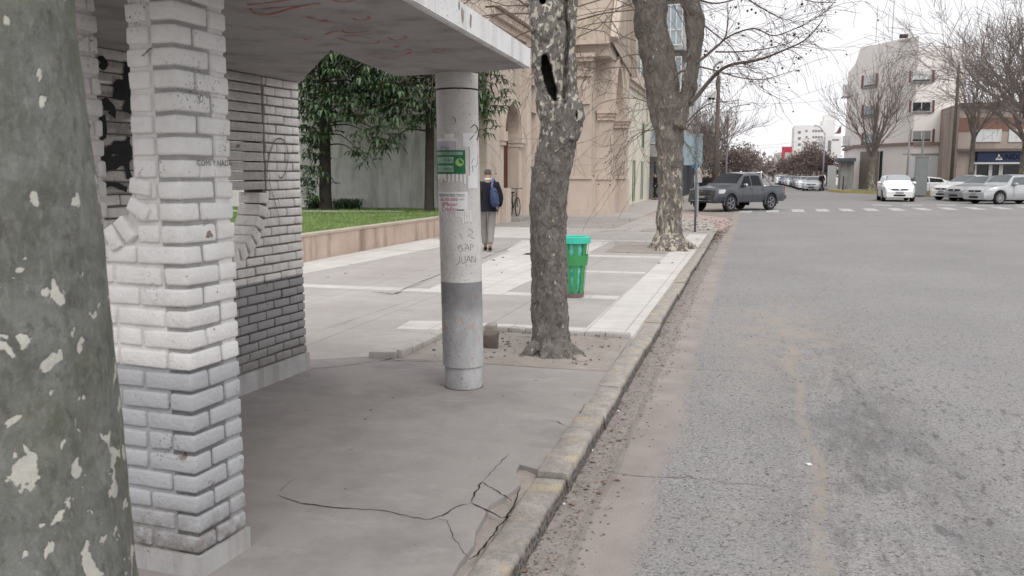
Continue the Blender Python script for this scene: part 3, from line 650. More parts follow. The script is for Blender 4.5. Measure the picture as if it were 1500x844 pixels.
# concave quarter outline of the opening
q0 = PLN(192, 268, S(pcx, pcy), SV); q1 = PLN(184, 318, S(pcx, pcy), SV); q2 = PLN(160, 342, S(pcx, pcy), SV); q3 = PLN(120, 356, S(pcx, pcy), SV)
for q in (q0, q1, q2, q3): prof.append((q.dot(SU), q.z))
prof.append((pcx-1.7, q3.z))
mo.prism(prof, [], S(0, pcy+e), SU, Z, -SV, 0.20)
mo.prism([(pcy+e, 0.09), (pcy+TK-e, 0.09), (pcy+TK-e, ROOF_Z), (pcy+e, ROOF_Z)], [], S(pcx-e, 0), SV, Z, SU, 0.10)
mo.build('mortar', A_['white_mortar'], front)
# plinth
pl = MB(); pl.prism([(pcx-1.8, pcy-0.003), (pcx+0.003, pcy-0.003), (pcx+0.003, pcy+TK+0.004), (pcx-1.8, pcy+TK+0.01)], [], (0, 0, 0.092), SU, SV, Z, 0.14)
bo = pl.build('plinth', A_['plinth'], shelter)
# second jamb behind, other side of the opening
jb = MB(); random.seed(3); jc = PLN(108, 200, S(pcx, pcy), SV); jx = jc.dot(SU); jy = pcy
for k in range(14):
    zc = 1.264+CH*k+CH/2
    if zc > ROOF_Z: break
    x = jx
    if k % 2: br(jb, x-0.12, x, jy, jy+0.165, zc); x -= 0.122
    if not k % 2: br(jb, jx-0.12, jx, jy+0.117, jy+0.165, zc)
    for i in range(3): br(jb, x-0.24, x, jy, jy+0.115, zc); x -= 0.242
j = jb.build('brick_pier', A_['white_brick'], shelter, smooth=True); j['label'] = 'white brick jamb behind the near tree'
mo = MB(); mo.prism([(jx-0.9, 0), (jx-e, 0), (jx-e, ROOF_Z), (jx-0.9, ROOF_Z)], [], S(0, jy+e), SU, Z, -SV, 0.13); mo.build('mortar', A_['white_mortar'], j)
# rear wall beside the garden, with the other round opening
rx = Vector((-3.515, 6.27, 0)).dot(SU); ry = Vector((-3.515, 6.27, 0)).dot(SV); RT_ = 0.20
jy0 = PLN(383, 200, S(rx, 0), SU).dot(SV)                      # jamb of the upper opening
cR = 0.46; zo = PLN(383, 284, S(rx, 0), SU).z; cyc = jy0-cR
A_['rear'] = A_['rear_brick']
CHR = 0.071
rw = MB(); random.seed(9)
def in_open(y, z, pad=0.0):
    if y > jy0+pad or y < pcy+1.75-pad: return False
    if z > zo: return y > pcy+1.75-pad
    return (y-cyc)**2/(cR+pad)**2+(z-zo)**2/(cR+pad)**2 < 1 and y > cyc or (z > zo-cR-pad and y <= cyc)
kz = 0; z0 = 0.15
while z0 < ROOF_Z-0.01:
    zc = z0+CHR/2; y = ry; i = 0
    off = 0.108 if kz % 2 else 0.0
    if off: br(rw, rx-RT_, rx, y-off, y, zc, h=CHR/2-0.006); y -= off
    while y > pcy-0.4:
        w = 0.215; ya, yb = y-w, y; cutlo = None
        if in_open((ya+yb)/2, zc, 0.05):
            # partial bricks up to the edge of the opening
            if not in_open(yb-0.03, zc, 0.05):
                t = yb
                while t > ya and not in_open(t, zc, 0.05): t -= 0.005
                if yb-t > 0.03: br(rw, rx-RT_ if zc > zo else rx-0.11, rx, t, yb, zc, 0.008, 0.003, 0, CHR/2-0.006)
        else:
            t = ya
            while in_open(t, zc, 0.05): t += 0.005
            if zc > zo and t < jy0+0.001: t = max(t, jy0+0.0)
            br(rw, rx-(RT_ if abs(t-jy0) < 0.05 else 0.11), rx, t, yb, zc, 0.008, 0.003, 0, CHR/2-0.006)
        y -= w+0.001; i += 1
    z0 += CHR; kz += 1
for a in range(8):                                           # radial bricks round the curve
    t = rad(-4-12.3*a); c = S(rx-0.09, cyc+math.cos(t)*(cR-0.00), zo+math.sin(t)*(cR-0.00)); ur = SV*math.cos(t)+Z*math.sin(t); ut = Z*math.cos(t)-SV*math.sin(t)
    rbox(rw, c, SU, ur, ut, (0.098, 0.055, 0.040), 0.008, 0.003)
rear = rw.build('rear_wall', A_['rear_brick'], shelter, smooth=True); rear['label'] = 'dirty white and dark grey brick rear wall with a round opening'
mo = MB(); pr = [(pcy-0.4, 0.1), (ry-e, 0.1), (ry-e, ROOF_Z), (jy0+0.012, ROOF_Z), (jy0+0.012, zo)]
for a in range(10): t = rad(-9*a-4); pr.append((cyc+math.cos(t)*(cR+0.02), zo+math.sin(t)*(cR+0.02)))
pr += [(pcy+1.75, zo-cR-0.02), (pcy+1.75, ROOF_Z), (pcy-0.4, ROOF_Z)]
mo.prism(pr, [], S(rx-e, 0), SV, Z, SU, RT_-2*e); mo.build('mortar', A_['rear_mortar'], rear)
pl = MB(); pl.prism([(rx-RT_-0.01, pcy-0.4), (rx+0.012, pcy-0.4), (rx+0.012, ry+0.012), (rx-RT_-0.01, ry+0.012)], [], (0, 0, 0.148), SU, SV, Z, 0.2)
pl.build('plinth', A_['plinth'], shelter)
# spray marks on the bricks
def stroke(mb, pts, w, n, mid=None, up=None):
    pts = [Vector(p) for p in pts]; out = []
    for i in range(len(pts)-1):
        p0 = pts[max(i-1, 0)]; p1 = pts[i]; p2 = pts[i+1]; p3 = pts[min(i+2, len(pts)-1)]
        for k in range(6):
            t = k/6; out.append(0.5*((2*p1)+(-p0+p2)*t+(2*p0-5*p1+4*p2-p3)*t*t+(-p0+3*p1-3*p2+p3)*t**3))
    out.append(pts[-1]); m = len(out); vs = []
    for i, p in enumerate(out):
        d = (out[min(i+1, m-1)]-out[max(i-1, 0)]).normalized(); s_ = d.cross(n).normalized(); ww = w*(0.6+0.5*noise.noise(p*14+Vector((i*.2, 0, 0))))
        vs += [p+s_*ww, p-s_*ww]
    mb.add(vs, [(2*i, 2*i+1, 2*i+3, 2*i+2) for i in range(m-1)])
gr = MB()
def RW(px, py, off=0.006): return PLN(px, py, S(rx+off, 0), SU)
stroke(gr, [RW(*p) for p in ((391, 262), (393, 235), (403, 206), (416, 206), (422, 228), (418, 252), (412, 261), (408, 256))], 0.006, SU)
stroke(gr, [RW(*p) for p in ((394, 266), (399, 282), (404, 300), (409, 318))], 0.0045, SU)
gr.build('graffiti', A_['graf_grey'], rear)
gr = MB()
for l, w in (([(146, 90), (150, 86), (154, 92), (150, 98), (146, 94)], 0.022), ([(168, 130), (176, 122), (183, 130), (176, 140), (166, 136)], 0.024), ([(148, 150), (156, 152), (166, 162), (164, 170)], 0.028), ([(150, 168), (151, 190), (147, 208), (150, 236)], 0.024), ([(152, 228), (165, 220), (180, 214), (186, 226), (172, 240), (154, 240)], 0.034), ([(150, 250), (160, 236), (176, 232)], 0.022), ([(148, 272), (166, 270), (186, 278)], 0.018), ([(188, 92), (186, 110), (189, 140), (187, 165)], 0.03), ([(189, 200), (184, 230), (190, 262)], 0.02)):
    stroke(gr, [RW(px, py, 0.010+0.0004*w*100) for px, py in l], w*1.8, SU)
gr.build('graffiti', A_['graf_black'], rear)
def wallword(mb, s, P, U, V, size, z_off=0.0, bold=0.0):
    vs, fs = text_mesh(s, size, 0.0005); mb.add([P+U*v.x+V*v.y for v in vs], fs)
gr = MB(); P0 = PLN(315, 243, S(pcx+0.004, 0), SU); wallword(gr, 'COMI Y NADA', P0, SV, Z, 0.032)
stroke(gr, [PLN(x, y, S(0, pcy-0.004), SV) for x, y in ((208, 82), (214, 77), (222, 70))], 0.0035, SV)
stroke(gr, [PLN(x, y, S(pcx+0.004, 0), SU) for x, y in ((292, 152), (293, 142), (296, 140), (297, 148), (293, 150))], 0.003, SU)
gr.build('graffiti', A_['graf_grey'], front)
gr = MB(); c = PLN(268, 307, S(0, pcy-0.0045), SV)
# ---- roof slab: bevelled near corner cut out at the rear left
def RP(x, y): return (x, y)
roof_pts = [(-1.36, 2.35), (-1.50, 5.86), (-1.87, 5.99), (-2.60, 6.09), (-2.43, 4.72), (-3.66, 6.50), (-4.3, 6.55), (-4.1, 2.2), (-3.0, 2.05), (-1.9, 2.05)]
mb = MB(); mb.prism(roof_pts, [], (0, 0, ROOF_Z+0.13), (1, 0, 0), (0, 1, 0), Z, 0.127)
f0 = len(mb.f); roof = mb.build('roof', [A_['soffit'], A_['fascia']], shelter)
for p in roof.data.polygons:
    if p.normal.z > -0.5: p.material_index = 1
# rain-worn edge: thin drip lip under the street edge, old patch on the fascia
mb = MB(); a, b = Vector((-1.36, 2.35, 0)), Vector((-1.50, 5.86, 0)); d = (b-a).normalized(); s_ = Vector((d.y, -d.x, 0))
mb.obox((a+b)/2+s_*-0.02+Z*(ROOF_Z+0.002), d*(b-a).length*0.5, s_*0.014, Z*0.004); mb.build('drip_edge', A_['fascia'], roof)
mb = MB()
for (px, py, w, h) in ((678, 22, 0.05, 0.05), (690, 30, 0.04, 0.055), (673, 8, 0.03, 0.03)):
    P = PLN(px, py, a+s_*0.003, s_); pts = []
    for k in range(11):
        t = 2*PI*k/11; rr = 0.7+0.5*noise.noise(Vector((math.cos(t)*2+px, math.sin(t)*2, 0))); pts.append(P+d*math.cos(t)*w*rr*0.6+Z*math.sin(t)*h*rr)
    mb.poly(pts)
mb.build('broken_plaster', simple('crumbling plaster', (0.32, 0.27, 0.23), 0.9, var=0.5, scale=25), roof)
mb = MB(); zg = ROOF_Z-0.001
def CG(px, py): return G(px, py, zg)
for l, w in (([(362, 8), (385, 6), (415, 2), (440, -4)], 0.012), ([(368, 14), (372, 20), (395, 22), (425, 14), (452, 8), (470, 6)], 0.014), ([(385, 14), (410, 12), (440, 10)], 0.010), ([(450, 26), (470, 31), (482, 32)], 0.014), ([(480, 29), (466, 33)], 0.009),
    ([(480, -2), (500, 4), (520, 2)], 0.010), ([(516, 28), (528, 31), (541, 28), (538, 25)], 0.008), ([(478, 51), (492, 47), (515, 49), (540, 47)], 0.010), ([(500, 44), (508, 50)], 0.007),
    ([(494, 56), (510, 61), (530, 64), (552, 64), (555, 60)], 0.010), ([(504, 54), (520, 53), (545, 57)], 0.008), ([(568, 56), (580, 60), (596, 56), (590, 53)], 0.009), ([(575, 68), (582, 71), (584, 67)], 0.007),
    ([(538, 80), (560, 80), (580, 82), (600, 79), (600, 73), (592, 73)], 0.011), ([(540, 78), (552, 77)], 0.007), ([(536, 90), (552, 89)], 0.006), ([(596, 87), (604, 85)], 0.005), ([(632, 75), (640, 78), (652, 76), (644, 73), (634, 74)], 0.007), ([(425, 55), (445, 56), (448, 60)], 0.010)):
    stroke(mb, [CG(*p) for p in l], w*0.75, Z)
mb.build('graffiti', A_['graf_red'], roof)
# ---- round column
CC = Vector((-2.08, 6.09, 0)); CRD = 0.156
mb = MB(); prf = [(0.143, -0.02), (0.144, 0.05), (0.143, 0.155), (0.141, 0.165), (0.150, 0.168), (0.156, 0.172), (0.1555, 0.6), (0.1565, 1.1), (0.1545, 1.6), (0.1545, 2.225), (0.149, 2.229), (0.149, 2.235), (0.1555, 2.239), (0.1565, 2.30), (0.158, ROOF_Z+0.002)]
mb.lathe(prf, tuple(CC), 72)
cz = mb.build('column', A_['column'], shelter, smooth=True, angle=40)
cz['label'] = 'round concrete column, off-white above and grey below'
mb = MB(); mb.lathe([(0.1435, 0.0), (0.147, 0.001), (0.149, 0.0)], (CC.x, CC.y, 0.003), 40); mb.build('foot_joint', A_['crack_shade'], cz)
vdir = Vector((-CC.x, -CC.y, 0)); phi0 = math.atan2(vdir.y, vdir.x); dcol = 6.27*1.0
def cyl(px, py, off=0.003):
    s_ = max(-0.985, min(0.985, (px-672.0-(py-330)*0.021)/31.0)); a = phi0+math.asin(s_); r = CRD+off
    x, y = CC.x+r*math.cos(a), CC.y+r*math.sin(a); dd = Vector((x, y, 0)).length
    return a, AY(px, py, y).z
def patch(mb, x0, x1, y0, y1, off=0.003, n=10, rag=0.0, seed=0):
    a0 = cyl(x0, (y0+y1)/2)[0]; a1 = cyl(x1, (y0+y1)/2)[0]; zt = cyl((x0+x1)/2, y0)[1]; zb_ = cyl((x0+x1)/2, y1)[1]; r = CRD+off; vs = []
    for i in range(n+1):
        a = a0+(a1-a0)*i/n
        for z in (zt, zb_): 
            zz = z+(noise.noise(Vector((i*1.7, z*5, seed)))*rag)
            vs.append((CC.x+r*math.cos(a), CC.y+r*math.sin(a), zz))
    mb.add(vs, [(2*i, 2*i+1, 2*i+3, 2*i+2) for i in range(n)])
def cword(mb, s, px, py, size, off=0.0045, sx=1.0, slant=0.0):
    vs, fs = text_mesh(s, size); a0, z0 = cyl(px, py); r = CRD+off
    mb.add([(CC.x+r*math.cos(a0+(v.x*sx+v.y*slant)/r), CC.y+r*math.sin(a0+(v.x*sx+v.y*slant)/r), z0+v.y) for v in vs], fs)
PAP = simple('weathered white paper', (0.78, 0.77, 0.77), 0.8, var=0.12, scale=14); LIL = simple('pale lilac paper', (0.50, 0.47, 0.52), 0.8, var=0.12, scale=14)
GRN = simple('green printed poster', (0.03, 0.16, 0.07), 0.6, var=0.25, scale=20); GR2 = simple('pale green print', (0.28, 0.42, 0.33), 0.6, var=0.35, scale=45); LIM = simple('lime print', (0.33, 0.52, 0.16), 0.6)
INK = simple('dark ink', (0.03, 0.03, 0.045), 0.7); MAG = simple('magenta ink', (0.42, 0.03, 0.12), 0.7)
mb = MB()
papers = []
for i, (x0, x1, y0, y1) in enumerate([(676, 696, 195, 215), (636, 668, 203, 222), (683, 697, 258, 276), (686, 697, 215, 262), (640, 650, 252, 262), (650, 664, 196, 204)]):
    mb = MB(); patch(mb, x0, x1, y0, y1, 0.0018+0.0004*i, 8, 0.010, i); pb = mb.build('torn_paper', PAP, cz)
random.seed(4)
for i in range(7): x = 644+i*5.6; mb = MB(); patch(mb, x, x+3, 254, 267+random.uniform(-2, 3), 0.0035, 2, 0.004, i); mb.build('torn_strip', PAP, cz)
for i in range(15):
    if i in (5, 6, 7): continue
    x = 638+i*3.4; mb = MB(); patch(mb, x, x+2.6, 308, 316+random.uniform(0, 12), 0.0038, 2, 0.008, i+20); mb.build('torn_strip', PAP, cz)
mb = MB(); patch(mb, 637, 667, 207, 223, 0.0045, 8, 0.004, 2); mb.build('torn_paper', LIL, cz)
mb = MB(); cword(mb, 'CT Por', 650, 219, 0.03, 0.0055); mb.build('lettering', INK, pb)
mb = MB(); patch(mb, 636.5, 679.5, 220, 255, 0.005, 12, 0.003, 1); gp_ = mb.build('poster', GRN, cz); gp_['label'] = 'green poster with a lime disc'
mb = MB(); patch(mb, 637, 676, 222.5, 227, 0.0056, 10); patch(mb, 640, 663, 230, 239.5, 0.0056, 6); patch(mb, 641, 663, 242.5, 252, 0.0056, 6); mb.build('print', GR2, gp_)
mb = MB(); a0, z0 = cyl(671.5, 238); vs = [(CC.x+(CRD+0.0058)*math.cos(a0+0.030*math.cos(t)/CRD), CC.y+(CRD+0.0058)*math.sin(a0+0.030*math.cos(t)/CRD), z0+0.029*math.sin(t)) for t in [2*PI*i/20 for i in range(20)]]
mb.poly(vs); mb.build('print', LIM, gp_)
mb = MB(); cword(mb, 'IN OUT', 655, 236.5, 0.024, 0.0064, 0.8); cword(mb, 'A CREDITO', 654, 249, 0.019, 0.0064, 0.8); cword(mb, 'ALOJAMIENTO EN', 657, 226, 0.017, 0.0064, 0.9); mb.build('lettering', INK, gp_)
mb = MB(); patch(mb, 637, 683, 281, 310.5, 0.005, 12, 0.002, 5); wp = mb.build('poster', PAP, cz); wp['label'] = 'white loan poster with magenta lettering'
mb = MB(); cword(mb, 'NECESITAS EFECTIVO?', 657, 288, 0.026, 0.0062, 0.9); cword(mb, 'HASTA', 674.5, 293, 0.012, 0.0062); cword(mb, '.', 650, 300, 0.02, 0.0062); patch(mb, 668, 678, 307, 308.6, 0.0062, 3); mb.build('lettering', INK, wp)
mb = MB(); cword(mb, '$6.200.000', 655, 294.5, 0.033, 0.0062, 1.05); cword(mb, '#Mejor', 656, 302, 0.044, 0.0062, 1.05, 0.15); cword(mb, 'Crédito', 656, 309.3, 0.044, 0.0062, 1.0, 0.15)
me_ = mb.build('lettering', MAG, wp)
mb = MB()
def cst(l, w=0.0022):
    pts = []
    for p in l: a, z = cyl(*p); pts.append(Vector((CC.x+(CRD+0.003)*math.cos(a), CC.y+(CRD+0.003)*math.sin(a), z)))
    stroke(mb, pts, w, Vector((math.cos(phi0), math.sin(phi0), 0)))
for l in ([(669, 360), (671, 368)], [(676, 359), (671, 360), (676, 365), (672, 369)], [(679, 368), (682, 358), (685, 367)], [(680, 364), (685, 363)], [(687, 367), (687, 358), (691, 360), (688, 363)],
    [(671, 375), (671, 384), (666, 388)], [(674, 376), (675, 385), (679, 384), (679, 375)], [(681, 385), (684, 375), (687, 384)], [(682, 381), (687, 381)], [(689, 385), (689, 375), (694, 384), (694, 373)], [(645, 384), (646, 391)], [(672, 342), (676, 350)], [(684, 335), (690, 340), (686, 346), (693, 350)]): cst(l)
mb.build('scratched_lettering', A_['graf_grey'], cz)
mb = MB()
for l, w in (([(687, 188), (693, 183), (697, 190), (691, 199), (686, 205)], 0.004), ([(697, 186), (699, 196), (696, 206)], 0.006), ([(688, 240), (692, 232), (697, 236), (694, 245), (690, 243), (690, 252)], 0.004), ([(692, 231), (697, 231)], 0.006), ([(660, 177), (663, 171), (666, 178), (661, 183)], 0.0025), ([(641, 158), (644, 160)], 0.002)): cst(l, w)
mb.build('graffiti', A_['graf_black'], cz)
mb = MB(); mb.lathe([(0.150, -0.004), (0.1562, -0.003), (0.1562, 0.003), (0.150, 0.004)], (CC.x, CC.y, 2.232), 60); mb.build('groove_shade', A_['crack_shade'], cz)  # dark ring painted in as the shade of the groove
for o in [cz]+kids(cz)+[q for k_ in kids(cz) for q in kids(k_)]:
    for v in o.data.vertices: v.co += RT*(-0.0155*v.co.z)
# ---- lump of broken masonry in the tree pit
mb = MB(); c = G(716, 512); rbox(mb, c+Vector((0, 0.06, 0.075)), Vector((0.98, 0.2, 0)), Vector((-0.2, 0.98, 0)), Z, (0.068, 0.10, 0.07), 0.012, 0.02)
tag(mb.build('broken_masonry', simple('dark concrete rubble', (0.14, 0.115, 0.10), 0.9, var=0.3, bump=0.006, bs=40), smooth=True, angle=35), 'dark lump of broken masonry in the tree pit beside the round column', 'rubble')
mb = MB(); c = G(717, 490); rbox(mb, c+Vector((0.02, 0.02, 0.06)), Vector((1, 0.1, 0)), Vector((-0.1, 1, 0)), Vector((0, 0, 1)), (0.055, 0.05, 0.045), 0.014, 0.025)
tag(mb.build('broken_masonry', A_['kerb'], smooth=True, angle=35), 'pale angular stone behind the dark rubble in the tree pit', 'stone')
# bits of white litter
WH = simple('white litter', (0.7, 0.7, 0.7), 0.6)
for (px, py, s, lab) in ((866, 661, 0.016, 'small white scrap in the gutter beside the near kerb'), (826, 740, 0.008, 'tiny white scrap lowest in the gutter'), (906, 603, 0.011, 'white scrap by the leaf heap at the kerb joint'), (1185, 681, 0.02, 'flat white scrap lying on the asphalt lane')):
    c = G(px, py, RZ); mb = MB(); rbox(mb, c+Vector((0, 0, 0.004)), Vector((0.8, 0.6, 0)), Vector((-0.6, 0.8, 0)), Z, (s*0.8, s*0.6, 0.004), 0.002, 0.004)
    tag(mb.build('litter', WH, smooth=True), lab, 'litter')
# ================================================================ trees
def smooth_path(pts, sub=5):
    pts = [Vector(p) for p in pts]; out = []
    for i in range(len(pts)-1):
        p0 = pts[max(i-1, 0)]; p1 = pts[i]; p2 = pts[i+1]; p3 = pts[min(i+2, len(pts)-1)]
        for k in range(sub):
            t = k/sub; out.append(0.5*((2*p1)+(-p0+p2)*t+(2*p0-5*p1+4*p2-p3)*t*t+(-p0+3*p1-3*p2+p3)*t**3))
    out.append(pts[-1]); return out
def lerp_r(rs, n, sub=5):
    out = []
    for i in range(len(rs)-1):
        for k in range(sub): out.append(rs[i]+(rs[i+1]-rs[i])*k/sub)
    return out+[rs[-1]]
def twigs(mb, start, dirn, length, r, depth, rnd, droop=0.0, curl=0.25, kids_n=3, seeds=None, seg=4, minr=0.002, up=0.0, spread=0.7):
    n = 6; p = Vector(start); d = Vector(dirn).normalized(); pts = [p.copy()]; rs = [r]; step = length/n
    for i in range(n):
        d = (d+Vector((rnd.uniform(-curl, curl), rnd.uniform(-curl, curl), rnd.uniform(-curl, curl)))*0.55+Vector((0, 0, up-droop*(i/n)))*0.35).normalized()
        p = p+d*step; pts.append(p.copy()); rs.append(max(minr, r*(1-0.75*(i+1)/n)))
    mb.tube(pts, rs, seg, caps=False)
    if depth > 0:
        for k in range(kids_n):
            i = rnd.randint(1, n-1); q = pts[i]; dd = (pts[i+1]-pts[i]).normalized(); sd_ = dd.orthogonal(); sd_.rotate(Matrix.Rotation(rnd.uniform(0, 6.28), 3, dd))
            nd = (dd+sd_.normalized()*rnd.uniform(0.4, 1.0)*spread*1.3).normalized()
            twigs(mb, q, nd, length*rnd.uniform(0.5, 0.8), rs[i]*0.62, depth-1, rnd, droop, curl, kids_n, seeds, seg, minr, up, spread)
    if seeds is not None and rnd.random() < 0.35:
        seeds.append(pts[-1].copy())
def ball(mb, c, r):
    mb.add([Vector(c)+Vector(v)*r for v in ((1,0,0),(-1,0,0),(0,1,0),(0,-1,0),(0,0,1),(0,0,-1),(.6,.6,.6),(-.6,.6,.6),(-.6,-.6,.6),(.6,-.6,.6))], [(0,2,4),(2,1,4),(1,3,4),(3,0,4),(2,0,5),(1,2,5),(3,1,5),(0,3,5)])
def finish_bark(o, amp1, s1, amp2, s2, carve=None):
    me = o.data; n = len(me.vertices); nr = [v.normal.copy() for v in me.vertices]
    for i, v in enumerate(me.vertices):
        c = v.co.copy(); q = Vector((c.x, c.y, c.z*0.45))
        dd = noise.fractal(q*s1, 0.8, 2.0, 3)*amp1+noise.fractal(q*s2, 0.9, 2.0, 3)*amp2
        if carve: dd += carve(c)
        v.co = c+nr[i]*dd
    me.polygons.foreach_set('use_smooth', [True]*len(me.polygons)); me.update()
def trunk_tube(mb, rows, Y, seg=20, sub=5, ydepth=None):
    """rows: (py, left px, right px) read at distance Y along the street"""
    pts = []; rs = []
    for r in rows:
        a = AY(r[1], r[0], Y); b = AY(r[2], r[0], Y); c = (a+b)/2; t1, t2 = math.atan2(a.x, a.y), math.atan2(b.x, b.y); D = math.hypot(c.x, c.y) if Y > 3 else T0D; m_ = (t1+t2)/2
        q = ray((r[1]+r[2])/2, r[0]); z = CAM_H+q.z*D/math.hypot(q.x, q.y); pts.append(Vector((D*math.sin(m_), D*math.cos(m_), z))); rs.append(D*math.sin((t2-t1)/2)*(0.985 if Y < 3 else 0.945))
    mb.tube(smooth_path(pts, sub), lerp_r(rs, len(rs), sub), seg)
    return pts, rs
# ---- near trunk at the left edge
T0D = 2.14
T0 = Vector((-1.50, 1.56, 0))
t0 = thing('plane_tree', 'thick smooth grey-green plane tree trunk with pale bark patches, nearest at the left edge', 'tree', tuple(T0), 'plane trees along the kerb')
mb = MB()
Y0 = 1.56; rows = [(-620, -185, 90), (-300, -190, 96), (0, -190, 112), (120, -185, 122), (240, -190, 138), (300, -192, 148), (420, -198, 160), (540, -205, 171), (650, -212, 184), (760, -220, 199), (844, -228, 208), (960, -245, 222), (1070, -270, 240), (1150, -300, 275)]
trunk_tube(mb, rows, Y0, 64, 8)
o = mb.build('trunk', A_['bark_front'], t0, smooth=True); remesh(o, 0.012)
def carve0(c):
    k = AY(75, 55, Y0); d = (c-k).length; return 0.014*math.exp(-(d/0.022)**2)
finish_bark(o, 0.012, 3.2, 0.003, 14, carve0)
mb = MB(); rnd = random.Random(2)
top = AY(-20, -600, Y0)
for k in range(3): twigs(mb, top-Z*0.05, (rnd.uniform(-.6, .6), rnd.uniform(-.5, .5), 1), 2.6, 0.10, 2, rnd, kids_n=3, seg=6)
mb.build('branches', A_['bark_front'], t0, smooth=True)
# ---- hollow trunk beside the column
YH = 7.47
t1 = thing('plane_tree', 'mottled plane tree with a black slit-shaped hollow in its leaning trunk, beside the round column', 'tree', tuple(G(808, 520)), 'plane trees along the kerb')
mb = MB()
trunk_tube(mb, [(560, 752, 866), (535, 758, 858), (520, 768, 845), (506, 776, 838), (485, 779, 836), (440, 778, 834), (400, 777, 832), (330, 776, 830), (290, 776, 831), (260, 778, 834), (232, 782, 840), (205, 788, 845), (184, 791, 850), (165, 789, 850), (150, 786, 846)], YH, 40, 6)
trunk_tube(mb, [(190, 795, 835), (160, 787, 826), (130, 785, 822), (100, 781, 820), (75, 779, 822), (45, 777, 826), (25, 775, 830), (0, 772, 818), (-60, 760, 800), (-160, 735, 770), (-330, 690, 715)], YH, 26, 5)
trunk_tube(mb, [(200, 812, 848), (170, 812, 850), (140, 813, 847), (110, 812, 845), (75, 812, 844), (45, 814, 844), (20, 818, 846), (-5, 822, 847), (-60, 826, 850), (-160, 838, 858), (-330, 850, 866)], YH+0.03, 24, 5)
trunk_tube(mb, [(205, 828, 846), (190, 829, 853), (172, 829, 857), (155, 830, 852), (140, 832, 846)], YH-0.06, 18, 4)
trunk_tube(mb, [(45, 778, 800), (25, 773, 800), (5, 774, 796)], YH-0.08, 14, 4)
for (px, py, px2, py2, r0) in ((796, 500, 758, 527, 0.06), (820, 500, 860, 524, 0.055), (806, 495, 795, 531, 0.075), (822, 497, 834, 528, 0.06), (812, 495, 815, 531, 0.07)):      # root flare
    a = AY(px, py, YH-0.05); b = G(px2, py2); b.z = -0.05; m = (a+b)/2; m.z = 0.045
    mb.tube(smooth_path([a+Z*0.12, a, m, b], 4), lerp_r([r0*0.6, r0*1.1, r0*0.95, r0*0.7], 4, 4), 12)
o = mb.build('trunk', [A_['bark_hollow'], A_['rot']], t1); remesh(o, 0.0105)
hol = [AY(798, 84, YH), AY(800, 100, YH), AY(804, 118, YH), AY(809, 134, YH), AY(813, 146, YH)]
hw = [0.020, 0.042, 0.042, 0.038, 0.012]; hol2 = AY(795, 2, YH); hol3 = AY(844, 168, YH)
RD = ray(806, 115).normalized()
def seg_d(c, A, B):
    """distance across the line of sight"""
    c2 = c-RD*(c-A).dot(RD); B2 = B-RD*(B-A).dot(RD); ab = B2-A; t = max(0, min(1, (c2-A).dot(ab)/ab.length_squared)); return (c2-A-ab*t).length, t
def hollow_amt(c):
    if (c-Vector((c.x, YH, c.z))).y > 0.02: return 0
    best = 0
    for i in range(4):
        d, t = seg_d(c, hol[i], hol[i+1]); w = hw[i]+(hw[i+1]-hw[i])*t; best = max(best, min(1, max(0, (w+0.006-d)/0.014)))
    d = (c-hol2); d = (d-RD*d.dot(RD)); best = max(best, min(1, max(0, (0.030-math.hypot(d.x, d.z*0.8))/0.012)))
    d = (c-hol3); d = (d-RD*d.dot(RD)); best = max(best, 0.45*min(1, max(0, (0.026-math.hypot(d.x*2.0, d.z*0.55))/0.02)))
    return best
def lip(c):
    b = 0
    for i in range(4):
        d, t = seg_d(c, hol[i], hol[i+1]); w = hw[i]+(hw[i+1]-hw[i])*t; b = max(b, math.exp(-((d-w-0.022)/0.016)**2))
    return b*0.014 if c.y < YH else 0
crv = [AY(830, -10, YH), AY(828, 20, YH), AY(833, 50, YH), AY(829, 80, YH), AY(828, 115, YH), AY(826, 150, YH)]
lumps = [(790, 45, 0.020, 0.03), (815, 40, 0.018, 0.03), (799, 62, -0.02, 0.022), (786, 215, 0.012, 0.03), (841, 205, 0.012, 0.03), (800, 72, 0.015, 0.025), (840, 120, 0.012, 0.03), (783, 95, 0.015, 0.03), (822, 28, -0.03, 0.02), (830, 300, 0.01, 0.04), (795, 480, 0.012, 0.05), (825, 470, 0.012, 0.05)]
lumps = [(AY(x_, y_, YH-0.15), h_, w_) for x_, y_, h_, w_ in lumps]
def carve1(c):
    b = lip(c)
    if c.y < YH+0.02:
        for i in range(5):
            d, t = seg_d(c, crv[i], crv[i+1]); b -= 0.0
        dm = min(seg_d(c, crv[i], crv[i+1])[0] for i in range(5)); b -= 0.02*math.exp(-(dm/0.020)**2)
        for (L_, h_, w_) in lumps: d = c-L_; d = d-RD*d.dot(RD); b += h_*math.exp(-(d.length/w_)**2)
    b += 0.006*max(0, noise.noise(Vector((c.x*30, c.y*30, c.z*11))))*(1 if c.z < 1.9 else 0.4)
    return b
finish_bark(o, 0.020, 5.5, 0.012, 21, carve1)
for v in o.data.vertices:
    if v.co.y < YH+0.03 and v.co.z > 2.0:
        dm = min(seg_d(v.co, crv[i], crv[i+1])[0] for i in range(5)); v.co += RD*0.10*math.exp(-(dm/0.016)**2)*min(1, (v.co.z-2.0)/0.1)
amts = {}
for v in o.data.vertices:
    h_ = hollow_amt(v.co)
    if h_ > 0: amts[v.index] = h_; v.co = v.co+RD*0.15*h_
for p in o.data.polygons:
    if sum(amts.get(i, 0) for i in p.vertices)/len(p.vertices) > 0.30: p.material_index = 1
mb = MB(); seeds = []; rnd = random.Random(12)
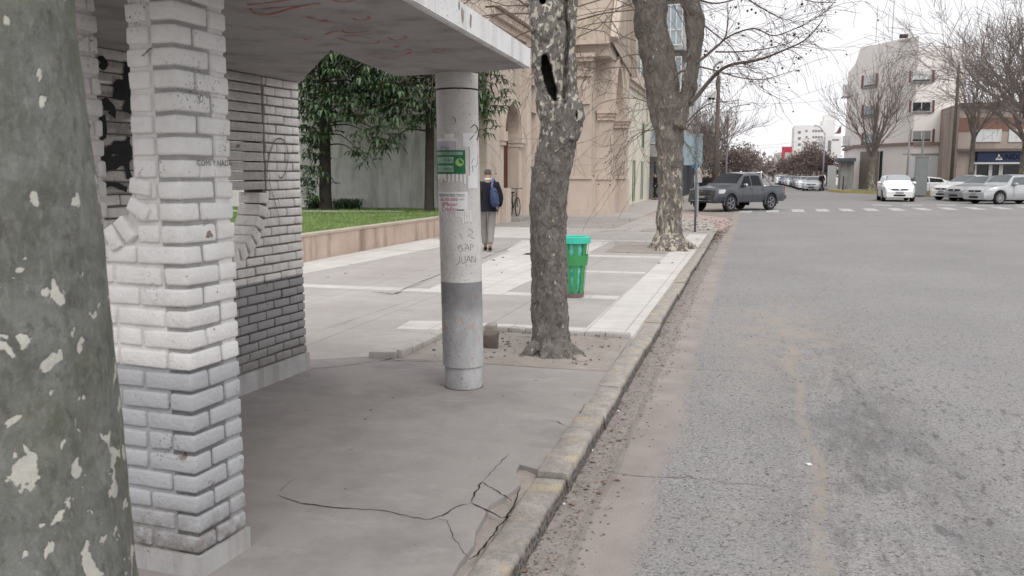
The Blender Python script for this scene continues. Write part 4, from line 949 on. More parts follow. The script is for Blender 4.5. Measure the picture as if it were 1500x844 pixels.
for (px, py, dx, dz, L, r) in ((778, 20, -1, 0.25, 1.5, 0.012), (776, 45, -1, -0.02, 1.3, 0.009), (775, 12, -1, 0.6, 1.6, 0.014), (779, 70, -0.9, 0.15, 0.9, 0.007), (780, 8, -0.8, 0.1, 1.6, 0.010), (846, 30, 1, 0.25, 1.5, 0.011), (845, 55, 0.9, 0.5, 1.2, 0.008), (846, 10, 1, 0.1, 1.5, 0.010), (845, 40, 1, -0.1, 1.0, 0.007), (760, -40, -1, 0.0, 1.7, 0.014), (850, -60, 1, -0.2, 1.7, 0.012), (740, -140, -1, -0.5, 1.8, 0.014), (855, -120, 0.8, -0.6, 1.8, 0.012)):
    twigs(mb, AY(px, py, YH-0.02), (dx, rnd.uniform(-.5, .4), dz), L, r*0.7, 3, rnd, kids_n=3, seeds=seeds, seg=4, curl=0.5, droop=0.3, minr=0.0014)
mb.build('branches', A_['twig'], t1)
mb = MB()
for s_ in seeds[:50]: ball(mb, s_-Z*0.01, 0.009)
split_loose(mb.build('seed_balls', A_['seed'], t1), 'seed_ball')
# ---- forked trunk further along the kerb
YF = 18.9
t2 = thing('plane_tree', 'big flaky plane tree forking into two thick limbs with long bare twigs over the street', 'tree', tuple(G(985, 362)), 'plane trees along the kerb')
mb = MB()
trunk_tube(mb, [(375, 940, 1022), (366, 950, 1010), (352, 958, 1003), (335, 962, 1001), (300, 963, 1000), (250, 963, 1000), (220, 961, 1001), (195, 959, 1003), (175, 955, 1006), (158, 951, 1010)], YF, 36, 5)
trunk_tube(mb, [(185, 956, 998), (150, 948, 998), (125, 944, 995), (100, 940, 990), (78, 937, 988), (55, 931, 983), (35, 926, 980), (0, 925, 978), (-50, 915, 965), (-120, 905, 945), (-240, 880, 910)], YF, 30, 5)
trunk_tube(mb, [(185, 975, 1006), (155, 988, 1012), (130, 997, 1021), (100, 1002, 1026), (70, 1005, 1029), (45, 1006, 1031), (30, 1005, 1031), (12, 1000, 1028), (-5, 996, 1024), (-60, 1004, 1026), (-150, 1015, 1032), (-260, 1030, 1042)], YF-0.1, 24, 5)
for (px2, py2, r0) in ((948, 368, 0.14), (1018, 367, 0.12), (985, 371, 0.17), (1004, 371, 0.14), (965, 371, 0.14)):
    a = AY(985+(px2-985)*0.3, 345, YF-0.1); b = G(px2, py2-2); b.z = -0.06
    mb.tube(smooth_path([a+Z*0.3, a, Vector(((a.x+b.x)/2, (a.y+b.y)/2, 0.10)), b], 4), lerp_r([0.08, r0, r0*0.95, 0.08], 4, 4), 12)
o = mb.build('trunk', A_['bark_fork'], t2); remesh(o, 0.022); finish_bark(o, 0.06, 2.6, 0.035, 7)
mb = MB(); seeds = []; rnd = random.Random(5)
def ybr(l, r0, r1, Y=YF-0.2, sub=5, tw=None):
    n = len(l); pts = smooth_path([AY(px, py, Y+dy) for (px, py, dy) in l], sub); mb.tube(pts, [r0+(r1-r0)*i/(len(pts)-1) for i in range(len(pts))], 6, caps=False)
    if tw:
        for i in range(2, len(pts)-1):
            for q in range(tw):
                if rnd.random() < 0.5:
                    d = (pts[i]-pts[i-1]).normalized(); twigs(mb, pts[i], (d.x+rnd.uniform(-.3, .5), d.y+rnd.uniform(-.8, .8), d.z+rnd.uniform(-.7, .7)), rnd.uniform(0.35, 0.95), 0.006, 1, rnd, kids_n=2, seeds=seeds, seg=3, minr=0.0036, droop=0.2, curl=0.55)
ybr([(1012, 150, 0), (1022, 140, 0), (1040, 118, 0), (1057, 102, -.2), (1075, 94, -.4), (1110, 88, -.8), (1145, 75, -1.2), (1180, 58, -1.6), (1205, 30, -2.0)], 0.055, 0.008, tw=2)
ybr([(1020, 92, 0), (1030, 85, 0), (1048, 70, 0), (1062, 55, .2), (1066, 30, .3), (1066, 5, .4)], 0.035, 0.008, tw=1)
ybr([(1056, 62, 0), (1075, 50, -.3), (1105, 42, -.6), (1130, 52, -1), (1150, 48, -1.2), (1190, 30, -1.6), (1218, 10, -2)], 0.020, 0.005, tw=2)
ybr([(1048, 76, 0), (1080, 76, -.3), (1120, 72, -.8), (1160, 62, -1.3)], 0.018, 0.006, tw=1)
ybr([(1026, 98, 0), (1050, 104, -.2), (1085, 114, -.5), (1120, 116, -1), (1160, 104, -1.5)], 0.018, 0.005, tw=1)
ybr([(1030, 36, 0), (1045, 48, 0), (1070, 68, -.2), (1090, 95, -.4), (1110, 108, -.6)], 0.018, 0.005, tw=1)
ybr([(1006, 180, 0), (1020, 165, 0), (1040, 152, -.2), (1075, 148, -.5)], 0.020, 0.005, tw=1)
ybr([(1005, 190, 0), (1018, 172, 0.4), (1035, 160, .8)], 0.018, 0.004, tw=1)
ybr([(1053, 108, 0), (1049, 125, 0), (1055, 145, -.1), (1070, 152, -.2), (1079, 146, -.3)], 0.014, 0.004)
ybr([(990, 110, 0), (1000, 104, 0), (1012, 105, 0)], 0.03, 0.02)
ybr([(1024, 0, 0), (1050, 5, -.2), (1090, -5, -.5), (1150, -25, -1)], 0.022, 0.006, tw=1)
ybr([(1050, -30, 0), (1100, 2, -.6), (1140, 25, -1.2), (1160, 30, -1.4)], 0.020, 0.005, tw=2)
ybr([(1030, -20, 0), (1120, -30, -.6), (1180, 0, -1.4), (1225, 4, -2)], 0.020, 0.005, tw=2)
for (px, py, dx, dz, L) in ((958, 190, -1, -0.2, 1.3), (960, 182, -0.9, -.6, 1.2), (950, 150, -1, 0.3, 1.6), (940, 100, -1, 0.2, 1.6), (932, 60, -1, 0.3, 1.8), (926, 30, -1, 0.2, 2.0), (926, 10, -1, 0.6, 2.0), (930, 45, -1, -0.3, 1.6), (936, 80, -1, -0.2, 1.5), (928, 5, -1, -.1, 2.4), (920, -20, -1, -.5, 2.4), (975, 165, 0.5, -.3, 1.0), (985, 180, 0.7, -0.5, 1.0), (990, 185, 0.3, -0.8, 0.8), (965, 150, -.5, -.4, 1.1), (905, -100, -1, -.4, 2.6)):
    twigs(mb, AY(px, py, YF-0.3), (dx, rnd.uniform(-.6, .2), dz), L, 0.014, 3, rnd, kids_n=3, seeds=seeds, seg=4, curl=0.5, droop=0.3, minr=0.0036)
mb.build('branches', A_['twig'], t2)
mb = MB()
for s_ in seeds[::3][:60]: ball(mb, s_-Z*0.05, 0.02)
for (px, py) in ((1078, 11), (1095, 16), (1101, 14), (1107, 19), (1082, 35), (1082, 41), (1130, 60), (1130, 66), (1163, 52), (1052, 99), (1064, 98), (1146, 100), (1032, 80), (1033, 75), (1170, 86), (1175, 6)): ball(mb, AY(px, py, YF-1), 0.03)
split_loose(mb.build('seed_balls', A_['seed'], t2), 'seed_ball')
mb = MB()
for (px, py) in ((1172, 86), (1168, 105), (1101, 123), (1205, 5), (1033, 76), (1042, 23), (1176, 9), (1163, 52)):
    for k in range(4): leaf(mb, AY(px+rnd.uniform(-2, 2), py+rnd.uniform(-3, 3), YF-1), 0.05)
mb.build('dry_leaves', A_['dryleaf'], t2)
# ---- generic bare tree (a few hundred twigs on a trunk)
def bare_tree(name, label, base, h_trunk, r, spread, H, seed, group=None, bark=None, n=9, depth=4, minr=0.012, lean=(0, 0), leafy=None, leafmat=None, ln=1600, upb=0.35, lsize=0.10, kn=4):
    rnd = random.Random(seed); base = Vector(base); t = thing(name, label, 'tree', tuple(base), group)
    mt = MB(); top = base+Vector((lean[0], lean[1], h_trunk)); mt.tube(smooth_path([base-Z*0.1, base+Z*0.3, (base+top)/2+Vector((rnd.uniform(-.1, .1), 0, 0)), top], 4), lerp_r([r*1.5, r*1.1, r*0.95, r*0.8], 4, 4), 10)
    mt.build('trunk', bark or A_['bark_fork'], t, smooth=True)
    mb = MB(); tips = []
    for k in range(n):
        a = 2*PI*k/n+rnd.uniform(-.3, .3); tilt = rnd.uniform(0.25, 1.0)*spread
        d = Vector((math.cos(a)*tilt, math.sin(a)*tilt, 1)).normalized()
        twigs(mb, top-Z*rnd.uniform(0, h_trunk*0.15), d, (H-h_trunk)*rnd.uniform(0.6, 0.8), r*0.42, depth, rnd, kids_n=kn, seeds=tips, seg=4, curl=0.28, minr=minr, up=upb, spread=0.75)
    mb.build('branches', A_['fartwig'], t)
    if leafy:
        ml = MB()
        for i in range(ln):
            if not tips: break
            p = tips[rnd.randrange(len(tips))]+Vector((rnd.gauss(0, .3), rnd.gauss(0, .3), rnd.gauss(0, .3))); s = lsize*rnd.uniform(0.6, 1.4)
            a = Vector((rnd.uniform(-1, 1), rnd.uniform(-1, 1), rnd.uniform(-1, 1))).normalized(); b = a.orthogonal().normalized()
            ml.add([p-a*s, p+b*s*0.6, p+a*s, p-b*s*0.6], [(0, 1, 2, 3)])
        ml.build('crown', leafmat, t)
    return t
# ================================================================ garden behind the low wall
A_['pinkwall'] = m_stained('pink rendered wall', (0.44, 0.335, 0.27), (0.53, 0.43, 0.36), (0.22, 0.155, 0.12), 0.8, 0, 1.2, 0.3)
A_['greywall'] = m_stained('stained grey wall', (0.50, 0.49, 0.475), (0.68, 0.665, 0.64), (0.27, 0.26, 0.25), 0.9, 0.45, 1.1, 0.35)
a = G(430, 386.5); b = Vector((-7.72, 24.6, 0)); a = b+(a-b).normalized()*18
d = (b-a).normalized(); s_ = Vector((-d.y, d.x, 0))
lw = thing('garden_wall', 'low pink rendered wall holding the lawn above the pavement', 'wall', tuple((a+b)/2))
mb = MB(); mb.obox((a+b)/2+s_*0.11+Z*0.20, d*(b-a).length/2, s_*0.11, Z*0.26); mb.build('wall', A_['pinkwall'], lw)
mb = MB(); mb.obox((a+b)/2+s_*0.11+Z*0.485, d*(b-a).length/2, s_*0.125, Z*0.022); mb.build('coping', m_stained('pale coping', (0.40, 0.34, 0.28), (0.48, 0.42, 0.35), (0.25, 0.2, 0.17), 0.5, 0, 3), lw)
LZ = 0.44
LY = 27.6
lawnm = m_stained('lawn ground', (0.07, 0.13, 0.025), (0.10, 0.17, 0.035), (0.05, 0.07, 0.02), 0.6, 0, 2)
mb = MB(); q = a+s_*0.2; mb.prism([(q.x, q.y), ((b+s_*0.2).x, (b+s_*0.2).y), (-8.4, LY), (-26, LY), (-26, q.y)], [], (0, 0, LZ), (1, 0, 0), (0, 1, 0), Z, 0.5)
tag(mb.build('lawn', lawnm), kind='structure')
mb = MB(); random.seed(8)
for i in range(30000):
    y = random.uniform(13, LY-0.3); t = (y-a.y)/(b.y-a.y); xw = a.x+(b.x-a.x)*t-0.26; x = xw-abs(random.gauss(0, 1))*4.0-random.random()*0.4
    if x < -22 or noise.noise(Vector((x*0.9, y*0.9, 7))) > 0.33: continue
    h = random.uniform(0.03, 0.075)*(1.3 if noise.noise(Vector((x*1.5, y*1.5, 0))) > 0 else 0.8); w = random.uniform(0.004, 0.009); aa = random.uniform(0, 3.14); lx, ly = random.gauss(0, .025), random.gauss(0, .025)
    mb.add([(x-w*math.cos(aa), y-w*math.sin(aa), LZ), (x+w*math.cos(aa), y+w*math.sin(aa), LZ), (x+lx, y+ly, LZ+h)], [(0, 1, 2)])
tag(mb.build('grass', simple('grass blades', (0.20, 0.27, 0.095), 0.6, var=0.4, scale=1.5)), 'bright green grass on the raised lawn', 'grass', kind='stuff')
mb = MB(); p = G(450, 311, LZ+0.006); mb.prism([(p.x-3, p.y-0.25), (p.x+2.6, p.y+1.2), (p.x+2.6, p.y+1.5), (p.x-3, p.y+0.4)], [], (0, 0, LZ+0.02), (1, 0, 0), (0, 1, 0), Z, 0.03); tag(mb.build('garden_path', A_['tile_light']), kind='structure')
gw = MB(); gw.box((-26, LY, 0), (-8.52, LY+0.3, 6.2)); gwo = gw.build('boundary_wall', A_['greywall'], origin=(-17, LY, 0)); tag(gwo, 'tall damp-stained grey boundary wall behind the lawn', 'wall')
# evergreen trees with drooping leaf whorls
A_['ever'] = simple('drooping evergreen leaf', (0.05, 0.085, 0.040), 0.45, 0.4, var=0.45, scale=2.2)
A_['ever2'] = simple('lighter evergreen leaf', (0.085, 0.14, 0.055), 0.45, 0.4, var=0.35, scale=2.2)
A_['darkbark'] = simple('dark wet bark', (0.05, 0.042, 0.036), 0.9, var=0.35, scale=6, bump=0.01, bs=14)
def evergreen(label, base, H, seed, boughs, TR_=0.2):
    t = thing('evergreen_tree', label, 'tree', tuple(base), 'evergreen trees in the garden'); rnd = random.Random(seed); base = Vector(base)
    mt = MB(); mt.tube(smooth_path([base-Z*0.1, base+Z*0.5, base+Vector((0.05, 0, H*0.5)), base+Vector((0, 0, H))], 6), lerp_r([TR_*1.3, TR_, TR_*0.85, TR_*0.5], 4, 6), 14); mt.build('trunk', A_['darkbark'], t, smooth=True)
    ml = MB(); mbr = MB()
    for (px, py, dy, n, sr) in boughs:
        n = int(n*0.75)
        c = AY(px, py, base.y+dy); st = Vector((base.x, base.y, min(base.z+H, max(c.z+0.5, base.z+1.8)))); mid = (st+c)/2+Z*0.25
        pts = smooth_path([st, mid, c], 5); mbr.tube(pts, [0.032-0.026*i/(len(pts)-1) for i in range(len(pts))], 5)
        for k in range(n):
            p = c+Vector((rnd.gauss(0, sr), rnd.gauss(0, sr), rnd.gauss(0, sr*0.55))); droop = rnd.uniform(0.2, 1.1); lm = 1 if rnd.random() < 0.35 else 0; nl = rnd.randint(6, 9)
            for q in range(nl):
                th = 2*PI*q/nl+rnd.uniform(-.3, .3); L = rnd.uniform(0.15, 0.42); o_ = Vector((math.cos(th), math.sin(th), 0)); m_ = p+o_*L*0.5-Z*L*0.12*droop; e_ = p+o_*L*0.85-Z*L*0.75*droop; w = Vector((-o_.y, o_.x, 0))*L*rnd.uniform(0.09, 0.15)
                ml.add([p, m_+w, m_-w, e_], [(0, 2, 1), (1, 2, 3)], lm)
    mbr.build('branches', A_['darkbark'], t); ml.build('crown', [A_['ever'], A_['ever2']], t)
b1 = G(477, 303, LZ); b1.y = 25.6; b1.x = AY(477, 300, 25.6).x; b1.z = LZ
b2 = Vector((AY(629, 300, 25.2).x, 25.2, LZ))
rb = random.Random(77)
bo1 = [(px+rb.uniform(-8, 8), py+rb.uniform(-5, 5), rb.uniform(-1.6, 0.8), 26, 0.42) for px in range(430, 560, 20) for py in (40, 65, 90, 112, 135, 155)]+[(452, y, rb.uniform(-1, 0), 26, 0.30) for y in (175, 200, 225, 250, 265)]+[(470, 190, -1, 20, .3), (462, 285, -.5, 10, .2), (555, 205, -1.2, 16, .25), (548, 190, -1.2, 22, .3), (575, 200, -1, 14, .24), (525, 220, -1, 14, .22), (535, 235, -1, 8, .16)]
bo2 = [(px+rb.uniform(-8, 8), py+rb.uniform(-6, 6), rb.uniform(-1.6, 0.6), 24, 0.40) for px in range(555, 720, 20) for py in (60, 90, 115, 138, 158)]+[(600, 175, -1, 20, .3), (575, 180, -1, 20, .3), (560, 215, -1, 10, .2), (697, 160, -.5, 10, .25), (704, 190, -.5, 8, .2), (615, 170, -1, 18, .28)]
evergreen('dark evergreen tree with drooping leaves nearer the brick shelter wall', b1, 6.5, 3, bo1)
evergreen('dark evergreen tree with a thin trunk behind the round column', b2, 6.5, 4, bo2, 0.15)
def strappy(label, base, n, L, seed):
    rnd = random.Random(seed); ml = MB(); base = Vector(base)
    for i in range(n):
        th = rnd.uniform(0, 6.28); o_ = Vector((math.cos(th), math.sin(th), 0)); l = L*rnd.uniform(0.6, 1.2); w = Vector((-o_.y, o_.x, 0))*0.018; p = base+Vector((rnd.gauss(0, .15), rnd.gauss(0, .15), 0))
        m_ = p+o_*l*0.35+Z*l*0.75; e_ = p+o_*l*0.95+Z*l*0.45; ml.add([p-w, p+w, m_+w, m_-w, e_], [(0, 1, 2, 3), (3, 2, 4)])
    tag(ml.build('strap_leaf_plant', A_['ever'], origin=tuple(base)), label, 'plant', 'strappy plants at the foot of the boundary wall')
for i, (px, lab) in enumerate(((462, 'strappy dark green plant left of the first evergreen trunk'), (500, 'strappy dark green plant right of the first evergreen trunk'), (518, 'fuller strappy plant further along the boundary wall'))):
    strappy(lab, (AY(px, 300, 26.2).x, 26.2, LZ), 90, 0.42, i)
# ================================================================ church front and neighbours on the left
A_['church'] = m_stained('rose rendered church wall', (0.455, 0.385, 0.325), (0.545, 0.47, 0.405), (0.32, 0.265, 0.22), 0.45, 0, 0.9, 0.2)
A_['church2'] = m_stained('pale church moulding', (0.52, 0.435, 0.37), (0.58, 0.495, 0.43), (0.34, 0.27, 0.225), 0.4, 0, 1.5, 0.2)
A_['mossroof'] = m_stained('mossy rendered slope', (0.38, 0.31, 0.25), (0.44, 0.37, 0.31), (0.22, 0.20, 0.14), 0.7, 0.4, 0.8, 0.3)
A_['dark'] = simple('dark interior', (0.02, 0.018, 0.017), 0.9)
A_['doorwood'] = simple('dark red door wood', (0.10, 0.03, 0.02), 0.6, var=0.3)
A_['glass'] = simple('dark window glass', (0.03, 0.035, 0.04), 0.12, 0.6, var=0.1)
A_['palglass'] = simple('pale sky-lit glass', (0.30, 0.36, 0.40), 0.15, 0.6, var=0.2, scale=0.5)
X_, Y_, NY = Vector((1, 0, 0)), Vector((0, 1, 0)), Vector((0, -1, 0))
def arch(c, w, z0, zs, n=14, ogive=1.0):
    """door outline in (u,z): half width w, spring height zs"""
    pts = [(c-w, z0), (c+w, z0), (c+w, zs)]
    for i in range(1, n): t = PI*i/n; pts.append((c+w*math.cos(t), zs+w*ogive*math.sin(t)))
    return pts+[(c-w, zs)]
ch = thing('church', 'rose-coloured rendered church with round arched doorways and a steep gable over the portal', 'church', (-8, 30, 0))
XA = -8.1
dc, dw, zsp = 29.0, 0.95, 3.05                       # side doorway: reads from Y 28.05 to 29.95
mb = MB(); mb.prism([(26.0, -0.1), (33.3, -0.1), (33.3, 6.3), (26.0, 6.3)], [arch(dc, dw, 0.02, zsp)], (XA, 0, 0), Y_, Z, X_, 0.40)
mb.box((-20, 27.95, 4), (XA-0.76, 46, 6.3)); mb.box((-20, 26.0, 6.302), (XA, 46, 9.8))
mb.box((-20, 33.302, -0.1), (XA-0.01, 46, 6.3))
# portal block: front faces stepping back towards the door
mb.box((XA-0.01, 33.20, -0.1), (-6.06, 38.3, 6.5)); 
mb.box((-6.058, 34.30, -0.1), (-5.46, 34.95, 6.4))
mb.prism([(34.952, 4.05), (37.3, 4.05), (37.3, 6.4), (34.952, 6.4)], [], (-5.46, 0, 0), Y_, Z, X_, 0.59) if False else None
mb.box((-6.058, 37.25, -0.1), (-5.30, 38.3, 6.4))
mb.box((XA-0.01, 33.201, 6.1), (-5.40, 38.4, 6.64)); W_ = mb.build('wall', A_['church'], ch)
mb = MB(); ap = [(34.952, 3.9)]
for i in range(0, 15): t = PI-PI*i/14; ap.append((36.1+1.145*math.cos(t), 4.0+2.0*math.sin(t)))
ap += [(37.248, 3.9), (37.248, 6.4), (34.952, 6.4)]
mb.prism(ap, [], (-5.46, 0, 0), Y_, Z, X_, 0.58); mb.build('portal_arch', A_['church'], ch)
mb = MB()                                             # mouldings, capitals, plinths
def ring(y0, z0, r0, r1, X, th, n=16, og=1.0):
    o_ = [(y0+r1*math.cos(PI*i/n), z0+r1*og*math.sin(PI*i/n)) for i in range(n+1)]+[(y0+r0*math.cos(PI*(n-i)/n), z0+r0*og*math.sin(PI*(n-i)/n)) for i in range(n+1)]
    mb.prism(o_, [], (X, 0, 0), Y_, Z, X_, th)
ring(dc, zsp, dw+0.02, dw+0.34, XA+0.07, 0.068); ring(dc, zsp, dw+0.10, dw+0.22, XA+0.11, 0.038)
for y in (28.05, 29.95):
    s_ = -1 if y < 29 else 1
    ya, yb = (y-0.48, y+0.05) if s_ < 0 else (y-0.05, y+0.48)
    mb.box((XA-0.38, ya, 2.72), (XA+0.14, yb, 3.04)); mb.box((XA-0.37, ya+0.03, 2.58), (XA+0.09, yb-0.03, 2.718))
for (x1, x0, y0, z1) in ((-6.06, XA, 33.2, 1.42), (-5.46, -6.056, 34.3, 1.40), (-5.30, -5.75, 37.25, 1.40)):
    mb.box((x0, y0-0.10, -0.05), (x1+0.06, y0-0.001, z1)); mb.box((x0, y0-0.16, z1+0.002), (x1+0.10, y0-0.001, z1+0.13)); mb.box((x0, y0-0.17, -0.04), (x1+0.12, y0-0.102, 0.28)); mb.box((x1+0.002, y0+0.001, -0.04), (x1+0.06, y0+0.995, z1-0.002))
for (x1, x0, y0, z0) in ((-5.46, -6.0, 34.3, 4.0), (-5.30, -5.95, 37.25, 3.85)):
    mb.box((x0, y0-0.14, z0-0.12), (x1+0.14, y0+0.6, z0)); mb.box((x0, y0-0.20, z0+0.002), (x1+0.20, y0+0.6, z0+0.14)); mb.box((x0, y0-0.09, z0-0.26), (x1+0.09, y0+0.6, z0-0.122))
mb.box((-7.0, 33.10, 5.35), (-6.02, 33.199, 5.45)); mb.box((-7.6, 33.02, 5.9), (-5.96, 33.199, 6.05)); mb.box((-7.7, 32.95, 6.052), (-5.9, 33.199, 6.2)); mb.box((-8.0, 32.85, 6.502), (-5.35, 33.4, 6.66))
for y in (30.55, 32.0): mb.box((XA+0.001, y, 0), (XA+0.16, y+0.6, 6.29))
mb.box((XA+0.001, 26.001, 0), (XA+0.10, 27.3, 0.62)); mb.box((XA+0.001, 26.0, 0.622), (XA+0.14, 27.4, 0.72)); mb.box((XA+0.001, 27.35, 0), (XA+0.28, 28.0, 1.15))
for k, z in enumerate((6.3, 6.5, 6.75)): mb.box((XA+0.001, 26, z+0.002), (XA+0.15+0.16*k, 33.0, z+0.2 if k < 2 else z+0.28))
mb.box((XA+0.001, 26, 9.0), (XA+0.5, 40, 9.4))
for z in (1.9, 3.9, 4.9, 5.6): mb.box((XA+0.001, 30.56, z), (XA+0.163, 33.1, z+0.02))
mb.box((XA+0.001, 26.0, 0.73), (XA+0.05, 26.35, 6.28))
# portal arch mouldings
ring(36.1, 4.0, 1.16, 1.42, -5.46+0.07, 0.068, 16, 1.72); ring(36.1, 4.0, 1.42, 1.62, -5.46+0.15, 0.148, 16, 1.72)
mb.box((-6.6, 33.12, 4.3), (-6.1, 33.199, 5.2))
split_loose(mb.build('moulding', A_['church2'], W_), 'moulding')
mb = MB(); mb.box((XA-0.48, 27.9, 0), (XA-0.402, 30.1, 4.2)); mb.build('door', A_['doorwood'], ch)
mb = MB(); mb.box((-6.6, 34.96, 0), (-6.062, 37.24, 5.9)); mb.build('door', A_['doorwood'], ch)
mb = MB()                                             # steep roof over the portal, ridge towards the street
e0, e1, rg, zr, ze = 33.0, 38.9, 36.2, 12.2, 6.66
mb.add([(-9.5, e0, ze), (-5.25, e0, ze), (-5.25, rg, zr), (-9.5, rg, zr), (-5.25, e1, 5.9), (-9.5, e1, 5.9), (-9.5, e0, ze-.1), (-5.25, e0, ze-.1)], [(0, 1, 2, 3), (3, 2, 4, 5), (1, 4, 2), (0, 3, 5), (6, 7, 1, 0), (6, 0, 5), (7, 4, 1)])
mb.build('roof', A_['mossroof'], ch)
mb = MB()
for s0, s1 in (((e0, ze), (rg, zr)), ((e1, 5.9), (rg, zr))):
    a_, b_ = Vector((-5.17, s0[0], s0[1])), Vector((-5.17, s1[0], s1[1])); d = (b_-a_).normalized(); n_ = X_.cross(d); mb.obox((a_+b_)/2, d*(b_-a_).length/2, X_*0.14, n_*0.16)
mb.build('gable_coping', A_['church2'], ch)
mb = MB(); mb.box((XA-0.7, 28.1, 0.0), (XA+0.55, 30.9, 0.12)); mb.build('step', A_['tile_grey'], ch)
mb = MB(); stroke(mb, [(XA+0.012, 27.55, 4.72), (XA+0.012, 27.7, 4.3), (XA+0.012, 27.8, 4.05)], 0.02, X_); stroke(mb, [(XA+0.012, 27.75, 4.1), (XA+0.012, 27.95, 3.95), (XA+0.012, 28.1, 4.0)], 0.02, X_); mb.build('wall_crack', A_['graf_grey'], W_)
# ---- generic helpers for facades
def window(parent, P, U, w, h, Nn, frame=0.06, depth=0.10, fm=None, gm=None, split=0, name='window', bars=0, proud=0.03, label=None):
    """frame stands a little proud of the wall, pane sits behind it"""
    P, U, Nn = Vector(P), Vector(U), Vector(Nn); fm = fm or A_['wframe']; gm = gm or A_['glass']
    mb = MB(); mb.prism([(-w/2, -h/2), (w/2, -h/2), (w/2, h/2), (-w/2, h/2)], [[(-w/2+frame, -h/2+frame), (w/2-frame, -h/2+frame), (w/2-frame, h/2-frame), (-w/2+frame, h/2-frame)]], P+Nn*proud, U, Z, Nn, 0.05+proud)
    for k in range(split): x = -w/2+w*(k+1)/(split+1); mb.obox(P+U*x+Nn*(proud-0.01), U*frame*0.35, Nn*0.012, Z*(h/2-frame))
    for k in range(bars): z = -h/2+h*(k+1)/(bars+1); mb.obox(P+Z*z+Nn*(proud-0.012), U*(w/2-frame), Nn*0.012, Z*frame*0.3)
    f = mb.build(name, fm, parent)
    mb = MB(); mb.obox(P+Nn*0.008, U*(w/2-frame*0.8), Nn*0.004, Z*(h/2-frame*0.8)); mb.build('pane', gm, f)
    if label: f['label'] = label
    return f
A_['wframe'] = simple('white window frame', (0.60, 0.60, 0.59), 0.5)
A_['yellow'] = m_stained('cream rendered house', (0.64, 0.605, 0.50), (0.70, 0.67, 0.57), (0.36, 0.33, 0.27), 0.4, 0, 0.8, 0.1)
A_['green'] = simple('dark green joinery', (0.03, 0.09, 0.06), 0.5)
yh = thing('house', 'narrow cream rendered house with green doors between the church and the modern block', 'house', (-6.2, 46, 0))
XY = -6.25
mb = MB(); mb.box((-16, 38.92, -0.1), (XY, 55.0, 6.35)); w_ = mb.build('wall', A_['yellow'], yh)
mb = MB(); mb.box((-16, 38.95, 6.352), (XY+0.30, 54.98, 6.55)); mb.box((-16, 38.96, 6.1), (XY+0.14, 54.97, 6.348)); mb.box((XY+0.002, 38.97, 6.552), (XY+0.25, 54.95, 6.95)); mb.build('cornice', A_['church2'], yh)
window(yh, (XY, 51.2, 3.85), Y_, 1.3, 1.7, X_, 0.16, fm=simple('stone surround', (0.42, 0.40, 0.34)), gm=A_['green'])
window(yh, (XY, 43.2, 3.85), Y_, 1.3, 1.7, X_, 0.16, fm=A_['church2'], gm=A_['green'])
for y, g_ in ((47.3, 'green'), (51.0, 'green'), (44.0, 'glass')):
    f = window(yh, (XY, y, 1.25), Y_, 1.5, 2.5, X_, 0.14, fm=A_['yellow'], gm=A_[g_], name='door', split=1)
# ---- modern block
A_['concrete'] = m_stained('grey concrete slab', (0.27, 0.265, 0.255), (0.34, 0.335, 0.325), (0.20, 0.19, 0.18), 0.5, 0, 0.6)
A_['modern'] = m_stained('pale modern render', (0.45, 0.455, 0.45), (0.52, 0.525, 0.52), (0.34, 0.34, 0.33), 0.4, 0, 0.7)
mdn = thing('apartment_block', 'grey modern block with glazed white-framed front over a recessed entrance', 'building', (-6, 57, 0))
mb = MB(); mb.box((-14, 56.3, 3.0), (-4.75, 72, 16.5)); mb.box((-14, 59.5, -0.1), (-4.75, 72, 2.998)); mb.box((-7.0, 56.4, -0.1), (-6.72, 59.498, 2.996)); mb.build('wall', A_['modern'], mdn)
for z in (2.95, 6.1, 9.25, 12.4, 15.55):
    mb = MB(); mb.prism([(-7.0, 55.1), (-4.35, 55.1), (-3.7, 57.8), (-4.70, 62.0), (-4.70, 56.28), (-7.0, 56.28)], [], (0, 0, z+0.5 if z < 3 else z+0.16), X_, Y_, Z, 0.75 if z < 3 else 0.16); mb.build('balcony_slab', A_['concrete'], mdn)
for z in (3.5, 6.35, 9.5, 12.6):
    h = 2.5; mb = MB(); mb.box((-6.95, 55.22, z), (-4.45, 55.25, z+h)); pn_ = mb.build('glazing', A_['palglass'], mdn)
    mb = MB()
    for k in range(8): x = -6.95+k*0.357; mb.box((x-0.035, 55.14, z), (x+0.035, 55.215, z+h))
    for zz in (z+0.03, z+0.95, z+h-0.06): mb.box((-6.98, 55.13, zz), (-4.42, 55.139, zz+0.06))
    mb.build('mullions', A_['wframe'], pn_)
mb = MB(); mb.box((-6.0, 59.40, 0), (-5.0, 59.495, 2.25)); mb.build('door', simple('grey brown door', (0.20, 0.17, 0.155), 0.6), mdn)
mb = MB(); mb.box((-6.12, 56.5, -0.05), (-6.04, 56.6, 2.44)); mb.build('post', A_['dark'], mdn)
# ---- tall pale block behind the church gable
tb = thing('tower_block', 'tall pale glass-fronted tower block seen behind the church gable', 'building', (-12, 80, 0))
mb = MB(); mb.box((-20, 76, 0), (-5.2, 90, 27)); mb.build('wall', simple('pale blue-white facade', (0.50, 0.54, 0.56), 0.5, var=0.06), tb)
for k in range(7):
    mb = MB(); mb.box((-10.4, 75.0, 9.0+2.8*k), (-5.0, 75.98, 9.35+2.8*k)); mb.build('balcony_slab', A_['concrete'], tb)
    mb = MB(); mb.box((-10.3, 75.9, 9.5+2.8*k), (-5.25, 75.97, 11.5+2.8*k)); mb.build('glazing', A_['palglass'], tb)
